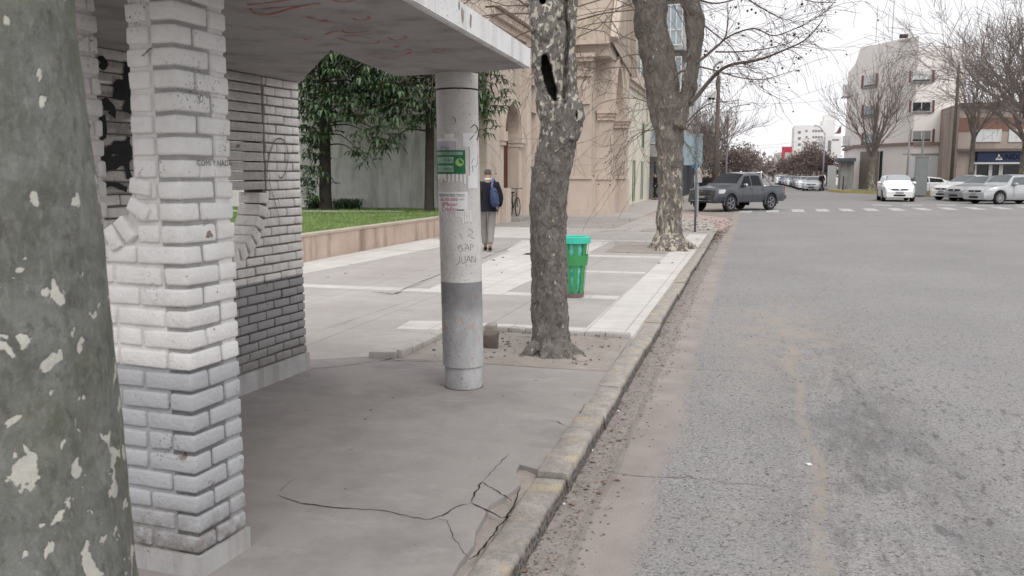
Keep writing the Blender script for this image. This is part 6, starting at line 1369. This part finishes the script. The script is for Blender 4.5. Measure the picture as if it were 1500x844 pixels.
# ================================================================ people
def skinmesh(name, joints, edges, mat, parent, sub=2, root=0):
    me = bpy.data.meshes.new(name); me.from_pydata([j[0] for j in joints], edges, []); o = bpy.data.objects.new(name, me); COL.objects.link(o)
    sk_ = o.modifiers.new('s', 'SKIN'); sk_.use_smooth_shade = True
    for i, j in enumerate(joints): me.skin_vertices[0].data[i].radius = (j[1], j[2] if len(j) > 2 else j[1])
    me.skin_vertices[0].data[root].use_root = True
    o.modifiers.new('b', 'SUBSURF').levels = sub; o.modifiers['b'].render_levels = sub
    bake(o); o.data.materials.clear(); o.data.materials.append(mat)
    for p in o.data.polygons: p.use_smooth = True
    o.parent = parent
    return o
SKN = simple('skin', (0.42, 0.26, 0.19), 0.6); 
def person(name, label, loc, rz, coat, trous, hairm, h=1.72, coat_len=0.0, step=0.16, detail=True, scale=None):
    t = thing(name, label, 'person', loc, local=True, rz=rz); k = h/1.72; t.scale = (k, k, k); st = step
    # facing +Y, left foot forward
    J = [((0, 0, 0.95), .12, .09), ((0, 0.0, 1.15), .10, .08), ((0, 0.0, 1.32), .10, .08), ((0, 0.0, 1.44), .06), ((0, 0.015, 1.52), .055), ((0, 0.03, 1.60), .076, .088), ((0, 0.03, 1.68), .060, .07),
         ((-0.10, 0, 0.90), .085), ((-0.085, st*0.65, 0.50), .055), ((-0.05, st*0.55, 0.10), .04), ((-0.05, st*0.55+0.12, 0.04), .035),
         ((0.10, 0, 0.90), .085), ((0.07, 0.0, 0.50), .055), ((0.035, -st, 0.12), .04), ((0.035, -st+0.12, 0.05), .035),
         ((-0.17, 0, 1.37), .045), ((-0.25, -0.02, 1.12), .038), ((-0.24, 0.10, 0.92), .033), ((-0.235, 0.14, 0.83), .03, .02), ((0.17, 0, 1.37), .045), ((0.25, -0.04, 1.12), .038), ((0.23, 0.05, 0.92), .033), ((0.22, 0.09, 0.83), .03, .02)]
    E_ = [(0,1),(1,2),(2,3),(3,4),(4,5),(5,6),(0,7),(7,8),(8,9),(9,10),(0,11),(11,12),(12,13),(13,14),(2,15),(15,16),(16,17),(17,18),(2,19),(19,20),(20,21),(21,22)]
    skinmesh('body', J, E_, SKN, t)
    if detail:                                   # fingers
        mb = MB()
        for s_, bx in ((-1, -0.235), (1, 0.22)):
            by = 0.14 if s_ < 0 else 0.09
            for q in range(4): a_ = Vector((bx, by-0.022+q*0.015, 0.81)); mb.tube([a_, a_+Vector((-s_*0.006, 0.004, -0.035)), a_+Vector((-s_*0.018, 0.006, -0.065+0.006*abs(q-1.5)))], [.009, .008, .006], 6)
            a_ = Vector((bx-s_*0.008, by+0.035, 0.84)); mb.tube([a_, a_+Vector((0, 0.02, -0.03)), a_+Vector((0, 0.022, -0.055))], [.011, .009, .007], 6)
        o = mb.build('fingers', SKN, t, smooth=True)
    C = [((0, 0, 0.84-coat_len), .195, .15), ((0, 0, 1.0), .19, .15), ((0, 0.0, 1.18), .19, .15), ((0, 0.0, 1.34), .195, .14), ((0, 0.0, 1.47), .095, .085), ((-0.19, 0, 1.385), .082), ((-0.268, -0.02, 1.12), .070), ((-0.25, 0.09, 0.92), .06), ((0.19, 0, 1.385), .082), ((0.268, -0.04, 1.12), .070), ((0.24, 0.04, 0.92), .06)]
    o = skinmesh('jacket', C, [(0,1),(1,2),(2,3),(3,4),(3,5),(5,6),(6,7),(3,8),(8,9),(9,10)], coat, t, root=1)
    D = [((0, 0, 0.93), .145, .115), ((-0.095, 0.0, 0.84), .095), ((-0.085, st*0.66, 0.50), .085), ((-0.05, st*0.56, 0.10), .066), ((0.095, 0, 0.84), .105), ((0.07, 0.0, 0.50), .085), ((0.035, -st, 0.13), .066)]
    skinmesh('trousers', D, [(0,1),(1,2),(2,3),(0,4),(4,5),(5,6)], trous, t)
    for sx, yy, zz in ((-0.05, st*0.55, 0.035), (0.035, -st, 0.045)):
        skinmesh('shoe', [((sx, yy-0.05, zz+0.01), .045), ((sx, yy+0.05, zz), .045, .035), ((sx, yy+0.16, zz-0.005), .04, .025)], [(0,1),(1,2)], A_['dark'], t)
    skinmesh('hair', [((0, -0.012, 1.575), .066, .062), ((0, 0.008, 1.61), .080, .084), ((0, 0.015, 1.67), .082, .092), ((0, 0.02, 1.715), .055, .06)], [(0,1),(1,2),(2,3)], hairm, t)
    if detail:
        mb = MB()
        for s_ in (-1, 1): mb.lathe([(0, 0.0), (.012, .0), (.018, .008), (.010, .016), (0, .014)], (s_*0.083, 0.03, 1.60), 8, axis='y')
        mb.obox((0, 0.118, 1.59), (.012, 0, 0), (0, .014, 0), (0, 0, .02)); mb.obox((0, 0.112, 1.555), (.022, 0, 0), (0, .004, 0), (0, 0, .004)); mb.build('face', SKN, t)
    return t
NAVYW = simple('near-black wool jacket', (0.010, 0.011, 0.018), 0.9); GRT = simple('grey trousers', (0.23, 0.215, 0.205), 0.85, var=0.12, scale=5); GRH = simple('greying hair', (0.10, 0.088, 0.082), 0.9, var=0.3, scale=40)
pp = G(716, 368)
pr_ = person('person', 'person with grey hair walking away in a black jacket and grey trousers', (pp.x, pp.y-0.05, 0.012), rad(20), NAVYW, GRT, GRH, 1.72, step=0.17)
mb = MB(); mb.lathe([(0.062, 1.475), (0.078, 1.485), (0.074, 1.515), (0.058, 1.52)], (0, 0.01, 0), 20); mb.build('collar', A_['wframe'], pr_, smooth=True)
bp_ = thing('backpack', 'blue backpack hanging from the right shoulder of the walking person', 'backpack', (pp.x+0.02, pp.y-0.05, -0.05), local=True, rz=rad(20)); bp_.scale = (1.1, 1.1, 1.06)
BLU = simple('blue nylon', (0.028, 0.042, 0.105), 0.6, 0.4, var=0.3, scale=10, local=True)
o = skinmesh('bag_body', [((0.11, -0.22, 0.92), .13, .07), ((0.10, -0.22, 1.05), .155, .10), ((0.085, -0.21, 1.20), .14, .09), ((0.07, -0.185, 1.32), .09, .06)], [(0,1),(1,2),(2,3)], BLU, bp_)
skinmesh('front_pocket', [((0.115, -0.30, 0.96), .09, .035), ((0.11, -0.315, 1.06), .095, .04)], [(0,1)], BLU, bp_)
mb = MB(); mb.tube(smooth_path([(0.05, -0.15, 1.30), (0.06, -0.12, 1.40), (0.09, -0.03, 1.475), (0.12, 0.08, 1.40), (0.16, 0.13, 1.22)], 5), 0.022, 8); mb.build('strap', simple('pale blue strap', (0.10, 0.13, 0.24), 0.7), bp_, smooth=True)
mb = MB(); mb.tube(smooth_path([(0.03, -0.29, 1.22), (0.10, -0.315, 1.24), (0.17, -0.27, 1.20), (0.20, -0.24, 1.06)], 4), 0.006, 6); mb.build('zip', A_['dark'], bp_)
def small_person(label, px, py, d_, rz, coat, seed, h=1.7, z=0.0):
    A = AY(px, py, d_); person('person', label, (A.x, d_, z), rz, coat, A_['dark'], A_['dark'], h, detail=False)
BLK = simple('black coat', (0.015, 0.014, 0.016), 0.9); RED = simple('red top', (0.40, 0.03, 0.03), 0.8)
small_person('person in a black coat stooping by the modern block entrance, left of the forked tree', 960, 280, 54.5, rad(120), BLK, 1)
small_person('person in a black coat standing behind the pickup bonnet', 1029, 270, 52, rad(150), BLK, 2)
small_person('person in dark clothes partly hidden behind the pickup windscreen', 1040, 270, 56, rad(190), BLK, 3)
small_person('person in a dark coat beside the kiosk near the far parked cars', 1203.5, 270, 93, rad(180), BLK, 4)
small_person('person with a red top in the gap beside the far parked cars', 1199.5, 270, 99, rad(170), RED, 5)
# ================================================================ bicycle leaning in the church doorway
bk = thing('bicycle', 'dark bicycle leaning in the arched church doorway', 'bicycle', tuple(Vector((-8.15, 28.9, 0.12))))
def tor(mb, c, R, r, n=36): mb.tube([c+Vector((0, R*math.cos(2*PI*i/n), R*math.sin(2*PI*i/n))) for i in range(n+1)], r, 6, caps=False)
AL = simple('dark bicycle metal', (0.05, 0.045, 0.04), 0.5)
bx = -8.02
for nm, yy in (('wheel', 28.55), ('wheel', 29.58)):
    w = MB(); c = Vector((bx, yy, 0.12+0.33)); tor(w, c, 0.32, 0.018); wo_ = w.build(nm, A_['dark'], bk, smooth=True); sp2 = MB()
    for q in range(16): t = 2*PI*q/16; sp2.tube([c, c+Vector((0, 0.31*math.cos(t), 0.31*math.sin(t)))], 0.0022, 3)
    sp2.build('spokes', A_['wframe'], wo_)
mb = MB(); P = lambda y, z: Vector((bx, y, 0.12+z))
for a_, b_ in ((P(28.55, .33), P(28.98, .30)), (P(28.55, .33), P(28.86, .75)), (P(28.98, .30), P(28.84, .82)), (P(28.98, .30), P(29.40, .72)), (P(28.86, .72), P(29.38, .80)), (P(29.38, .88), P(29.58, .33))): mb.tube([a_, b_], 0.018, 6)
mb.build('frame', AL, bk, smooth=True); mb = MB(); mb.obox(P(28.82, .86), (0.06, 0, 0), (0, 0.13, 0), (0, 0, 0.03)); mb.build('saddle', A_['dark'], bk); mb = MB(); mb.tube([P(29.38, .88), P(29.36, .98), P(29.36, .98)+Vector((0.24, -0.03, 0.02))], 0.014, 6); mb.tube([P(29.36, .98), P(29.36, .98)+Vector((-0.24, -0.03, 0.02))], 0.014, 6); mb.build('handlebar', AL, bk)
# ================================================================ cars
def carpaint(name, c, metal=0.0, rough=0.28):
    m = M(name, rough, 0.5, metal); m.local(); m.col(m.mix(m.rng(m.noise(2.5, 3), 0.3, 0.7), C3(c, 0.93), C3(c, 1.05))); m.b.inputs['Coat Weight'].default_value = 0.5; m.b.inputs['Coat Roughness'].default_value = 0.08; return m.m
TY = simple('tyre rubber', (0.018, 0.018, 0.019), 0.85); RIM = simple('alloy rim', (0.42, 0.42, 0.43), 0.35, 0.5, 0.6, var=0.05); RIMD = simple('dark alloy rim', (0.12, 0.12, 0.125), 0.35, 0.5, 0.6); GLS = simple('car glass', (0.010, 0.012, 0.015), 0.12, 0.15, var=0.05); BLKP = simple('black plastic', (0.02, 0.02, 0.022), 0.6); LGT = simple('headlight glass', (0.62, 0.64, 0.66), 0.12, 0.6, 0.2); CHR = simple('chrome', (0.55, 0.55, 0.56), 0.18, 0.6, 0.9); PLT = simple('number plate', (0.25, 0.25, 0.26), 0.5); TLR = simple('tail light red', (0.35, 0.02, 0.02), 0.25)
def make_car(name, label, cat, paint, L=4.1, Wd=1.72, H=1.46, kind='hatch', loc=(0, 0, 0), rz=0, group=None, rim=None, scale=1.0, simple_=False, gls=None):
    """nose along +X, wheels on z = 0"""
    t = thing(name, label, cat, loc, group, local=True, rz=rz); t.scale = (scale,)*3
    hl = L/2; w0 = Wd/2; wr = 0.325 if kind != 'pickup' else 0.40; fx, bx = hl-0.80, -hl+0.78
    if kind == 'pickup': fx, bx = hl-0.95, -hl+1.2
    if kind == 'hatch': top = [(-hl, 0.78), (-hl+0.04, 0.98), (-hl+0.22, H-0.16), (-hl+0.55, H-0.03), (-0.1, H), (0.45, H-0.04), (hl-1.22, 1.0), (hl-0.55, 0.88), (hl-0.14, 0.74), (hl, 0.55)]
    elif kind == 'sedan': top = [(-hl, 0.75), (-hl+0.05, 0.96), (-hl+0.5, 1.03), (-hl+1.15, H-0.08), (-0.25, H), (0.35, H-0.05), (hl-1.35, 0.98), (hl-0.6, 0.86), (hl-0.14, 0.72), (hl, 0.52)]
    elif kind == 'suv': top = [(-hl, 0.85), (-hl+0.04, 1.1), (-hl+0.3, H-0.10), (-hl+0.6, H), (0.2, H), (0.5, H-0.04), (hl-1.2, 1.12), (hl-0.4, 1.02), (hl-0.1, 0.85), (hl, 0.6)]
    else: top = [(-hl, 1.08), (-hl+0.02, 1.12), (-0.88, 1.13), (-0.80, H-0.10), (-0.6, H-0.01), (-0.1, H), (0.45, H-0.06), (hl-1.42, 1.20), (hl-0.45, 1.08), (hl-0.12, 0.98), (hl, 0.62)]
    belt0 = {'hatch': 0.93, 'sedan': 0.93, 'suv': 1.05, 'pickup': 1.12}[kind]; zb0 = 0.22 if kind != 'pickup' else 0.42
    def itp(tab, x):
        if x <= tab[0][0]: return tab[0][1]
        for (a, va), (b, vb) in zip(tab, tab[1:]):
            if x <= b: return va+(vb-va)*(x-a)/(b-a)
        return tab[-1][1]
    def wid(x):
        e = 1.0
        f = hl-x
        if f < 0.75: e *= 1-0.20*((0.75-f)/0.75)**2
        r = x+hl
        if r < 0.5: e *= 1-0.09*((0.5-r)/0.5)**2
        return w0*e
    def section(x):
        tp = itp(top, x); belt = min(belt0-0.02*(x/hl), tp-0.015); zb = zb0
        for xw in (fx, bx):
            R = wr+0.055
            if abs(x-xw) < R: zb = max(zb, wr+math.sqrt(R*R-(x-xw)**2)-0.0)
        if x > hl-0.12: zb = max(zb, 0.24)
        w = wid(x); s = max(0, min(1, (tp-belt)/0.42)); h1 = zb+(belt-zb)*0.12
        ab = 0.035 if any(abs(x-q) < wr+0.10 for q in (fx, bx)) else 0.0
        return [(w*0.93, zb), (w*0.985+ab*0.5, h1), (w+ab*0.4, zb+(belt-zb)*0.5), (w*0.975, zb+(belt-zb)*0.86), (w*0.94, belt), (w*(0.94-0.19*s), belt+(tp-belt)*0.84), (w*(0.86-0.20*s), belt+(tp-belt)*0.96), (w*0.45, tp), (0, tp+0.008)]
    xs = sorted(set([round(-hl+L*i/72, 4) for i in range(73)]+[p[0] for p in top]+[fx+(wr+0.055)*math.cos(rad(a)) for a in range(0, 181, 15)]+[bx+(wr+0.055)*math.cos(rad(a)) for a in range(0, 181, 15)]))
    mb = MB(); vs = []; fs = []
    for x in xs:
        sc = section(x); ring = [(x, -y, z) for (y, z) in sc]+[(x, y, z) for (y, z) in sc[-2::-1]]; vs += ring
    m_ = 17
    for i in range(len(xs)-1):
        for j in range(m_-1): fs.append((i*m_+j, (i+1)*m_+j, (i+1)*m_+j+1, i*m_+j+1))
        fs.append((i*m_+m_-1, (i+1)*m_+m_-1, (i+1)*m_, i*m_))
    fs.append(tuple(range(m_))); fs.append(tuple(range((len(xs)-1)*m_, len(xs)*m_))[::-1]); mb.add(vs, fs)
    body = mb.build('body', paint, t, smooth=True, angle=38)
    body.data.flip_normals() if body.data.polygons[20].normal.dot(Vector((0, -1, 0))) < -2 else None
    def surf(x, tt):
        sc = section(x); i = int(min(7, math.floor(tt))); f = tt-i; return (sc[i][0]+(sc[i+1][0]-sc[i][0])*f, sc[i][1]+(sc[i+1][1]-sc[i][1])*f)
    def patchm(name, mat, xa, xb, ta, tb, sides=(1, -1), off=0.006, nx=8, nt=4, par=None, center=False, trim=None, lab=None):
        rng_ = [None] if center else sides
        for s_ in rng_:
            mb = MB(); vs = []
            for i in range(nx+1):
                for j in range(nt+1):
                    u, v = i/nx, j/nt; a, b = (xa, xb)
                    if trim: a, b = trim(v, xa, xb)
                    x = a+(b-a)*u
                    if center: tt = 5.6+(8-5.6)*(1-abs(2*v-1)); y, z = surf(x, tt); y *= (-1 if v < 0.5 else 1)
                    else: tt = ta+(tb-ta)*v; y, z = surf(x, tt); y *= s_
                    e = 0.02; yx, zx = surf(x+e, tt); nrm = Vector((-(zx-z)/e*0.9, (1.0 if tt < 5.2 else 0.25)*(1 if y > 0 else -1), 0.35 if tt < 5.2 else 1.0)).normalized()
                    vs.append(Vector((x, y, z))+nrm*off)
            n_ = nt+1; fs = [(i*n_+j, (i+1)*n_+j, (i+1)*n_+j+1, i*n_+j+1) for i in range(nx) for j in range(nt)]
            if center: fs = [f[::-1] if False else f for f in fs]
            mb.add(vs, fs); o = mb.build(name, mat, par or t, smooth=True)
            if lab: o['label'] = lab
    gl = gls or GLS
    # side windows, windscreen, rear screen
    if kind == 'hatch': xr, xf, xA = -hl+0.35, 0.42, hl-1.28; split = -0.35
    elif kind == 'sedan': xr, xf, xA = -hl+0.95, 0.32, hl-1.40; split = -0.3
    elif kind == 'suv': xr, xf, xA = -hl+0.45, 0.47, hl-1.25; split = -0.2
    else: xr, xf, xA = -0.72, 0.42, hl-1.5; split = 0.05
    def tr_f(v, a, b): return (a, b-(b-xf)*v*0.92) 
    patchm('side_window', gl, split+0.04, xA-0.12, 4.10, 4.93, trim=tr_f)
    patchm('side_window', gl, xr, split-0.04, 4.10, 4.93, trim=lambda v, a, b: (a+0.10*v, b))
    patchm('windscreen', gl, xf+0.03, xA-0.05, 0, 0, center=True, nx=6, nt=12, off=0.008)
    if kind in ('hatch', 'suv'): patchm('rear_window', gl, -hl+0.06, -hl+0.22, 0, 0, center=True, nx=3, nt=10, off=0.01)
    if kind == 'sedan': patchm('rear_window', gl, -hl+0.55, -hl+1.1, 0, 0, center=True, nx=4, nt=10, off=0.008)
    # wheels
    for xw in (fx, bx):
        for s_ in (-1, 1):
            y0 = s_*(w0-0.005); mb = MB(); tw = 0.20
            prof = [(wr*0.62, 0), (wr*0.66, 0.012), (wr*0.93, 0.012), (wr, -0.02), (wr, -tw+0.02), (wr*0.93, -tw), (wr*0.5, -tw)]
            mb.lathe([(r_, s_*h_) for r_, h_ in prof], (xw, y0, wr), 24 if not simple_ else 16, axis='y'); wo = mb.build('wheel', TY, t, smooth=True, angle=40)
            mb = MB(); mb.lathe([(0, s_*-0.03), (wr*0.60, s_*-0.03)], (xw, y0, wr), 20, axis='y'); mb.build('brake_disc', BLKP, wo)
            mb = MB(); rm = rim or RIM; ns = 10 if kind != 'pickup' else 5
            for q in range(ns):
                a_ = 2*PI*q/ns
                for dd in ((0,) if kind != 'pickup' else (-0.13, 0.13)):
                    d1 = Vector((math.cos(a_+dd), 0, math.sin(a_+dd))); d0 = Vector((math.cos(a_), 0, math.sin(a_))); c0_ = Vector((xw, y0-s_*0.005, wr)); p0 = c0_+d0*wr*0.10; p1 = c0_+d1*wr*0.62; dr = (p1-p0).normalized(); sd2 = Vector((-dr.z, 0, dr.x)); mb.obox((p0+p1)/2, dr*(p1-p0).length/2, sd2*wr*0.05, Vector((0, 0.012, 0)))
            mb.lathe([(wr*0.58, s_*0.0), (wr*0.60, s_*0.010), (wr*0.66, s_*0.012), (wr*0.66, s_*-0.03), (wr*0.58, s_*-0.03), (wr*0.58, 0)], (xw, y0, wr), 20, axis='y'); mb.lathe([(0, s_*0.008), (wr*0.13, s_*0.008), (wr*0.15, s_*-0.01)], (xw, y0, wr), 10, axis='y'); mb.build('rim', rm, wo)
    mb = MB(); mb.box((-hl+0.25, -w0+0.24, zb0-0.02), (hl-0.3, w0-0.24, zb0+0.4)); mb.box((fx-wr-.02, -w0+0.22, zb0), (fx+wr+.02, w0-0.22, belt0-0.16)); mb.box((bx-wr-.02, -w0+0.22, zb0), (bx+wr+.02, w0-0.22, belt0-0.16)); mb.build('underbody', BLKP, t)
    # front
    fw2 = wid(hl)
    def nose(y, z, off=0.0):            # x of the front face at height z
        return hl+off-max(0, (z-0.5))*0.25-abs(y/fw2)**2.5*0.10
    def npatch(name, mat, y0, y1, z0, z1, off=0.012, n=8, th=None):
        off += 0.035 if kind == 'pickup' else 0
        mb = MB(); vs = []; 
        for i in range(n+1):
            y = y0+(y1-y0)*i/n
            for z in (z0, z1) if th is None else th(i/n): vs.append((nose(y, z, off)+0.0, y, z))
        mb.add(vs, [(2*i, 2*i+2, 2*i+3, 2*i+1) for i in range(n)]); m2 = len(mb.v); vb = [(v[0]-0.10, v[1], v[2]) for v in mb.v]; mb.add(vb, []); k_ = n+1
        mb.f += [(2*i+1, 2*i+3, m2+2*i+3, m2+2*i+1) for i in range(n)]+[(2*i, m2+2*i, m2+2*i+2, 2*i+2) for i in range(n)]+[(0, 1, m2+1, m2), (2*n, m2+2*n, m2+2*n+1, 2*n+1)]; mb.mi += [0]*(2*n+2)
        return mb.build(name, mat, t)
    g0 = 0.62 if kind != 'pickup' else 0.80; gh = 0.08 if kind != 'pickup' else 0.17
    npatch('grille', BLKP, -0.42 if kind != 'pickup' else -0.56, 0.42 if kind != 'pickup' else 0.56, g0, g0+gh, 0.010)
    if kind == 'pickup':
        for zz in (0.845, 0.905): npatch('grille_bar', CHR, -0.54, 0.54, zz, zz+0.012, 0.02)
        mb = MB(); mb.lathe([(0.055, 0), (0.075, 0.01), (0.078, 0.02), (0.065, 0.025)], (0, 0, 0), 20); 
        vv = [(nose(0, 0.885)+0.03+z*0.2, y, 0.885+x) for x, y, z in mb.v]; mb.v = vv; mb.build('emblem', CHR, t)
        npatch('bumper', BLKP, -0.70, 0.70, 0.42, 0.66, 0.012, 10); npatch('bumper_trim', CHR, -0.60, 0.60, 0.50, 0.52, 0.022)
    else:
        npatch('lower_grille', BLKP, -0.55, 0.55, 0.30, 0.40, 0.014); npatch('emblem', CHR, -0.06, 0.06, g0-0.01, g0+0.09, 0.022, 3)
    npatch('number_plate', PLT, -0.20, 0.20, g0-0.17, g0-0.07, 0.024, 3)
    hz0 = g0-0.01
    for s_ in (-1, 1):
        # headlights wrap round the corner onto the wing
        mb = MB(); vs = []; n = 8
        for i in range(n+1):
            u = i/n; y = (0.44 if kind != 'pickup' else 0.57)+(fw2+0.02-(0.44 if kind != 'pickup' else 0.57))*min(1, u*1.35)
            back = max(0, u*1.35-1)/0.35
            lo, hi = hz0+0.01+0.05*u, hz0+(0.11 if kind != 'pickup' else 0.19)+0.05*u
            for z in (lo, hi):
                x = nose(min(y, fw2*0.98), z, 0.012)-0.02*u-back*0.34; yy_ = y if back == 0 else wid(x)*0.985+0.012
                vs.append((x, s_*yy_, z))
        fs = [(2*i, 2*i+2, 2*i+3, 2*i+1) for i in range(n)]; mb.add(vs, fs if s_ > 0 else [f[::-1] for f in fs]); vb = [(v[0]-0.04, v[1]*0.95, v[2]) for v in vs]; m2 = len(mb.v); mb.add(vb, [(m2*0+2*i+1, 2*i+3, 2*i+3+m2-0, 2*i+1+m2) for i in range(0)]); mb.build('headlight', LGT, t)
        y = s_*(w0+0.08); xm = xA-0.32 if kind != 'pickup' else xA-0.38; mb = MB(); rbox(mb, (xm, y, belt0+0.09), Vector((1, 0, 0)), Vector((0, 1, 0)), Z, (0.07, 0.10, 0.07), 0.045, 0); mo_ = mb.build('mirror', CHR if kind == 'pickup' else paint, t, smooth=True)
        mb = MB(); mb.box((xm-0.03, min(y, s_*w0*0.9), belt0+0.0), (xm+0.03, max(y, s_*w0*0.9), belt0+0.05)); mb.build('mirror_arm', BLKP, mo_)
        if not simple_:
            for dx in ((split+0.12, split-0.75) if kind != 'hatch' or True else ()): 
                yy2 = surf(dx, 3.2)[0]; mb = MB(); mb.box((dx-0.09, s_*yy2-0.015, belt0-0.11), (dx+0.09, s_*yy2+0.03, belt0-0.085)); mb.build('door_handle', paint, t)
            for dx in (xA-0.30, split, xr+0.25 if kind != 'pickup' else -0.76):
                mb = MB(); vs = []
                for q in range(9): tt = 0.8+3.2*q/8; y_, z_ = surf(dx, tt); vs += [(dx-0.007, s_*(y_+0.003), z_), (dx+0.007, s_*(y_+0.003), z_)]
                mb.add(vs, [(2*i, 2*i+1, 2*i+3, 2*i+2) for i in range(8)]); mb.build('door_seam', BLKP, t)
        mb = MB(); mb.box((-hl-0.005, s_*w0*0.86-0.10, belt0-0.22), (-hl+0.12, s_*w0*0.86+0.045, belt0-0.02)); mb.build('tail_light', TLR, t)
        if kind == 'pickup':      # fog lamps, arch flares, sill
            mb = MB(); mb.box((hl-0.16, s_*0.66-0.09, 0.55), (hl-0.03, s_*0.66+0.09, 0.62)); mb.build('fog_light', LGT, t)
            for xw in (fx, bx):
                mb = MB(); R0, R1 = wr+0.05, wr+0.13; o_ = [(xw+R1*math.cos(rad(a)), wr+R1*math.sin(rad(a))) for a in range(-12, 193, 12)]+[(xw+R0*math.cos(rad(a)), wr+R0*math.sin(rad(a))) for a in range(192, -13, -12)]
                mb.prism(o_, [], (0, s_*(w0+0.028), 0), X_, Z, Vector((0, s_, 0)), 0.05); mb.build('arch_flare', paint, t)
    if kind == 'pickup':
        mb = MB()
        for s_ in (-1, 1): mb.tube(smooth_path([(-0.95, s_*0.66, 1.13), (-1.0, s_*0.60, H-0.03), (-1.15, s_*0.60, H-0.06), (-1.75, s_*0.72, 1.14)], 6), 0.038, 8); mb.tube([(-1.08, s_*0.70, 1.15), (-1.65, s_*0.74, 1.15)], 0.025, 6)
        mb.tube([(-1.03, -0.60, H-0.025), (-1.03, 0.60, H-0.025)], 0.038, 8); mb.build('roll_bar', CHR, t, smooth=True)
        mb = MB(); mb.box((-hl+0.06, -0.74, 1.105), (-0.9, 0.74, 1.145)); mb.build('bed_cover', BLKP, t)
        mb = MB(); mb.box((-hl-0.10, -0.88, 0.52), (-hl+0.02, 0.88, 0.70)); mb.build('rear_bumper', paint, t); 
        for s_ in (-1, 1): mb = MB(); mb.box((bx-wr-0.12, s_*0.78-0.13, 0.18), (bx-wr-0.10, s_*0.78+0.10, 0.62)); mb.build('mud_flap', BLKP, t)
    return t
def place(px, Y): A = AY(px, 290, Y); return (A.x, Y, RZ+0.001)
gp_paint = carpaint('dark metallic grey paint', (0.062, 0.066, 0.076), 0.3, 0.30); wht = carpaint('white car paint', (0.74, 0.74, 0.735)); slv = carpaint('silver car paint', (0.46, 0.47, 0.48), 0.3); drk = carpaint('dark car paint', (0.10, 0.105, 0.115), 0.2); blu = carpaint('blue grey car paint', (0.16, 0.19, 0.23), 0.2)
make_car('pickup_truck', 'dark grey double-cab pickup truck with chrome roll bar turning at the junction', 'pickup truck', gp_paint, 5.15, 1.92, 1.80, 'pickup', place(1079, 42.3), rad(-90-37), rim=simple('two tone rim', (0.22, 0.22, 0.23), 0.4, 0.5, 0.5))
make_car('hatchback_car', 'white hatchback facing the camera in the junction', 'car', wht, 3.9, 1.66, 1.46, 'hatch', place(1311, 60.0), rad(-90-2), scale=1.14, gls=simple('grey reflecting glass', (0.20, 0.23, 0.25), 0.1, 0.6))
GLW = simple('sky reflecting windscreen', (0.10, 0.115, 0.125), 0.08, 0.7)
make_car('hatchback_car', 'silver hatchback parked at an angle at the right edge', 'car', slv, 4.28, 1.80, 1.50, 'hatch', place(1478, 56.0), rad(-90-62), 'cars parked on the right', scale=1.13, gls=GLW)
make_car('sedan_car', 'white saloon with a black grille, frontmost of the cars parked on the right', 'car', wht, 4.6, 1.80, 1.44, 'sedan', place(1420, 63.5), rad(-90-52), 'cars parked on the right', scale=1.15, gls=GLW)
make_car('sedan_car', 'grey-silver car squeezed between the white saloon and the silver hatchback', 'car', carpaint('mid silver car paint', (0.30, 0.31, 0.32), 0.25), 4.4, 1.78, 1.45, 'sedan', place(1441, 60.8), rad(-90-58), 'cars parked on the right', scale=1.10, gls=GLW)
make_car('suv_car', 'silver-white car behind the silver hatchback', 'car', slv, 4.4, 1.80, 1.55, 'suv', place(1500, 63.5), rad(-90-60), 'cars parked on the right', scale=1.05, gls=GLW)
make_car('coupe_car', 'white rounded car seen from the side behind the steel cabinet', 'car', wht, 4.5, 1.78, 1.38, 'sedan', place(1348, 76), rad(-172), 'cars parked on the right', scale=1.10)
make_car('sedan_car', 'white saloon heading the row of cars parked down the street', 'car', slv, 4.3, 1.76, 1.45, 'sedan', place(1191, 94), rad(-90-10), 'cars parked down the street', scale=1.02, simple_=True, gls=GLW)
labs = ['silver', 'white', 'dark', 'blue grey']; pts_ = [slv, wht, drk, blu]
for i in range(9):
    px = 1181-i*4.6; Y = 100+i*6.2; c_ = (i*7+1) % 4
    o = make_car('parked_car', '%s parked car, %s from the front of the far row' % (labs[c_], ['second', 'third', 'fourth', 'fifth', 'sixth', 'seventh', 'eighth', 'ninth', 'tenth'][i]), 'car', pts_[c_], 4.2, 1.72, 1.46, ['hatch', 'sedan', 'suv'][i % 3], place(px, Y), rad(-90-8), 'cars parked down the street', simple_=True, gls=GLW)
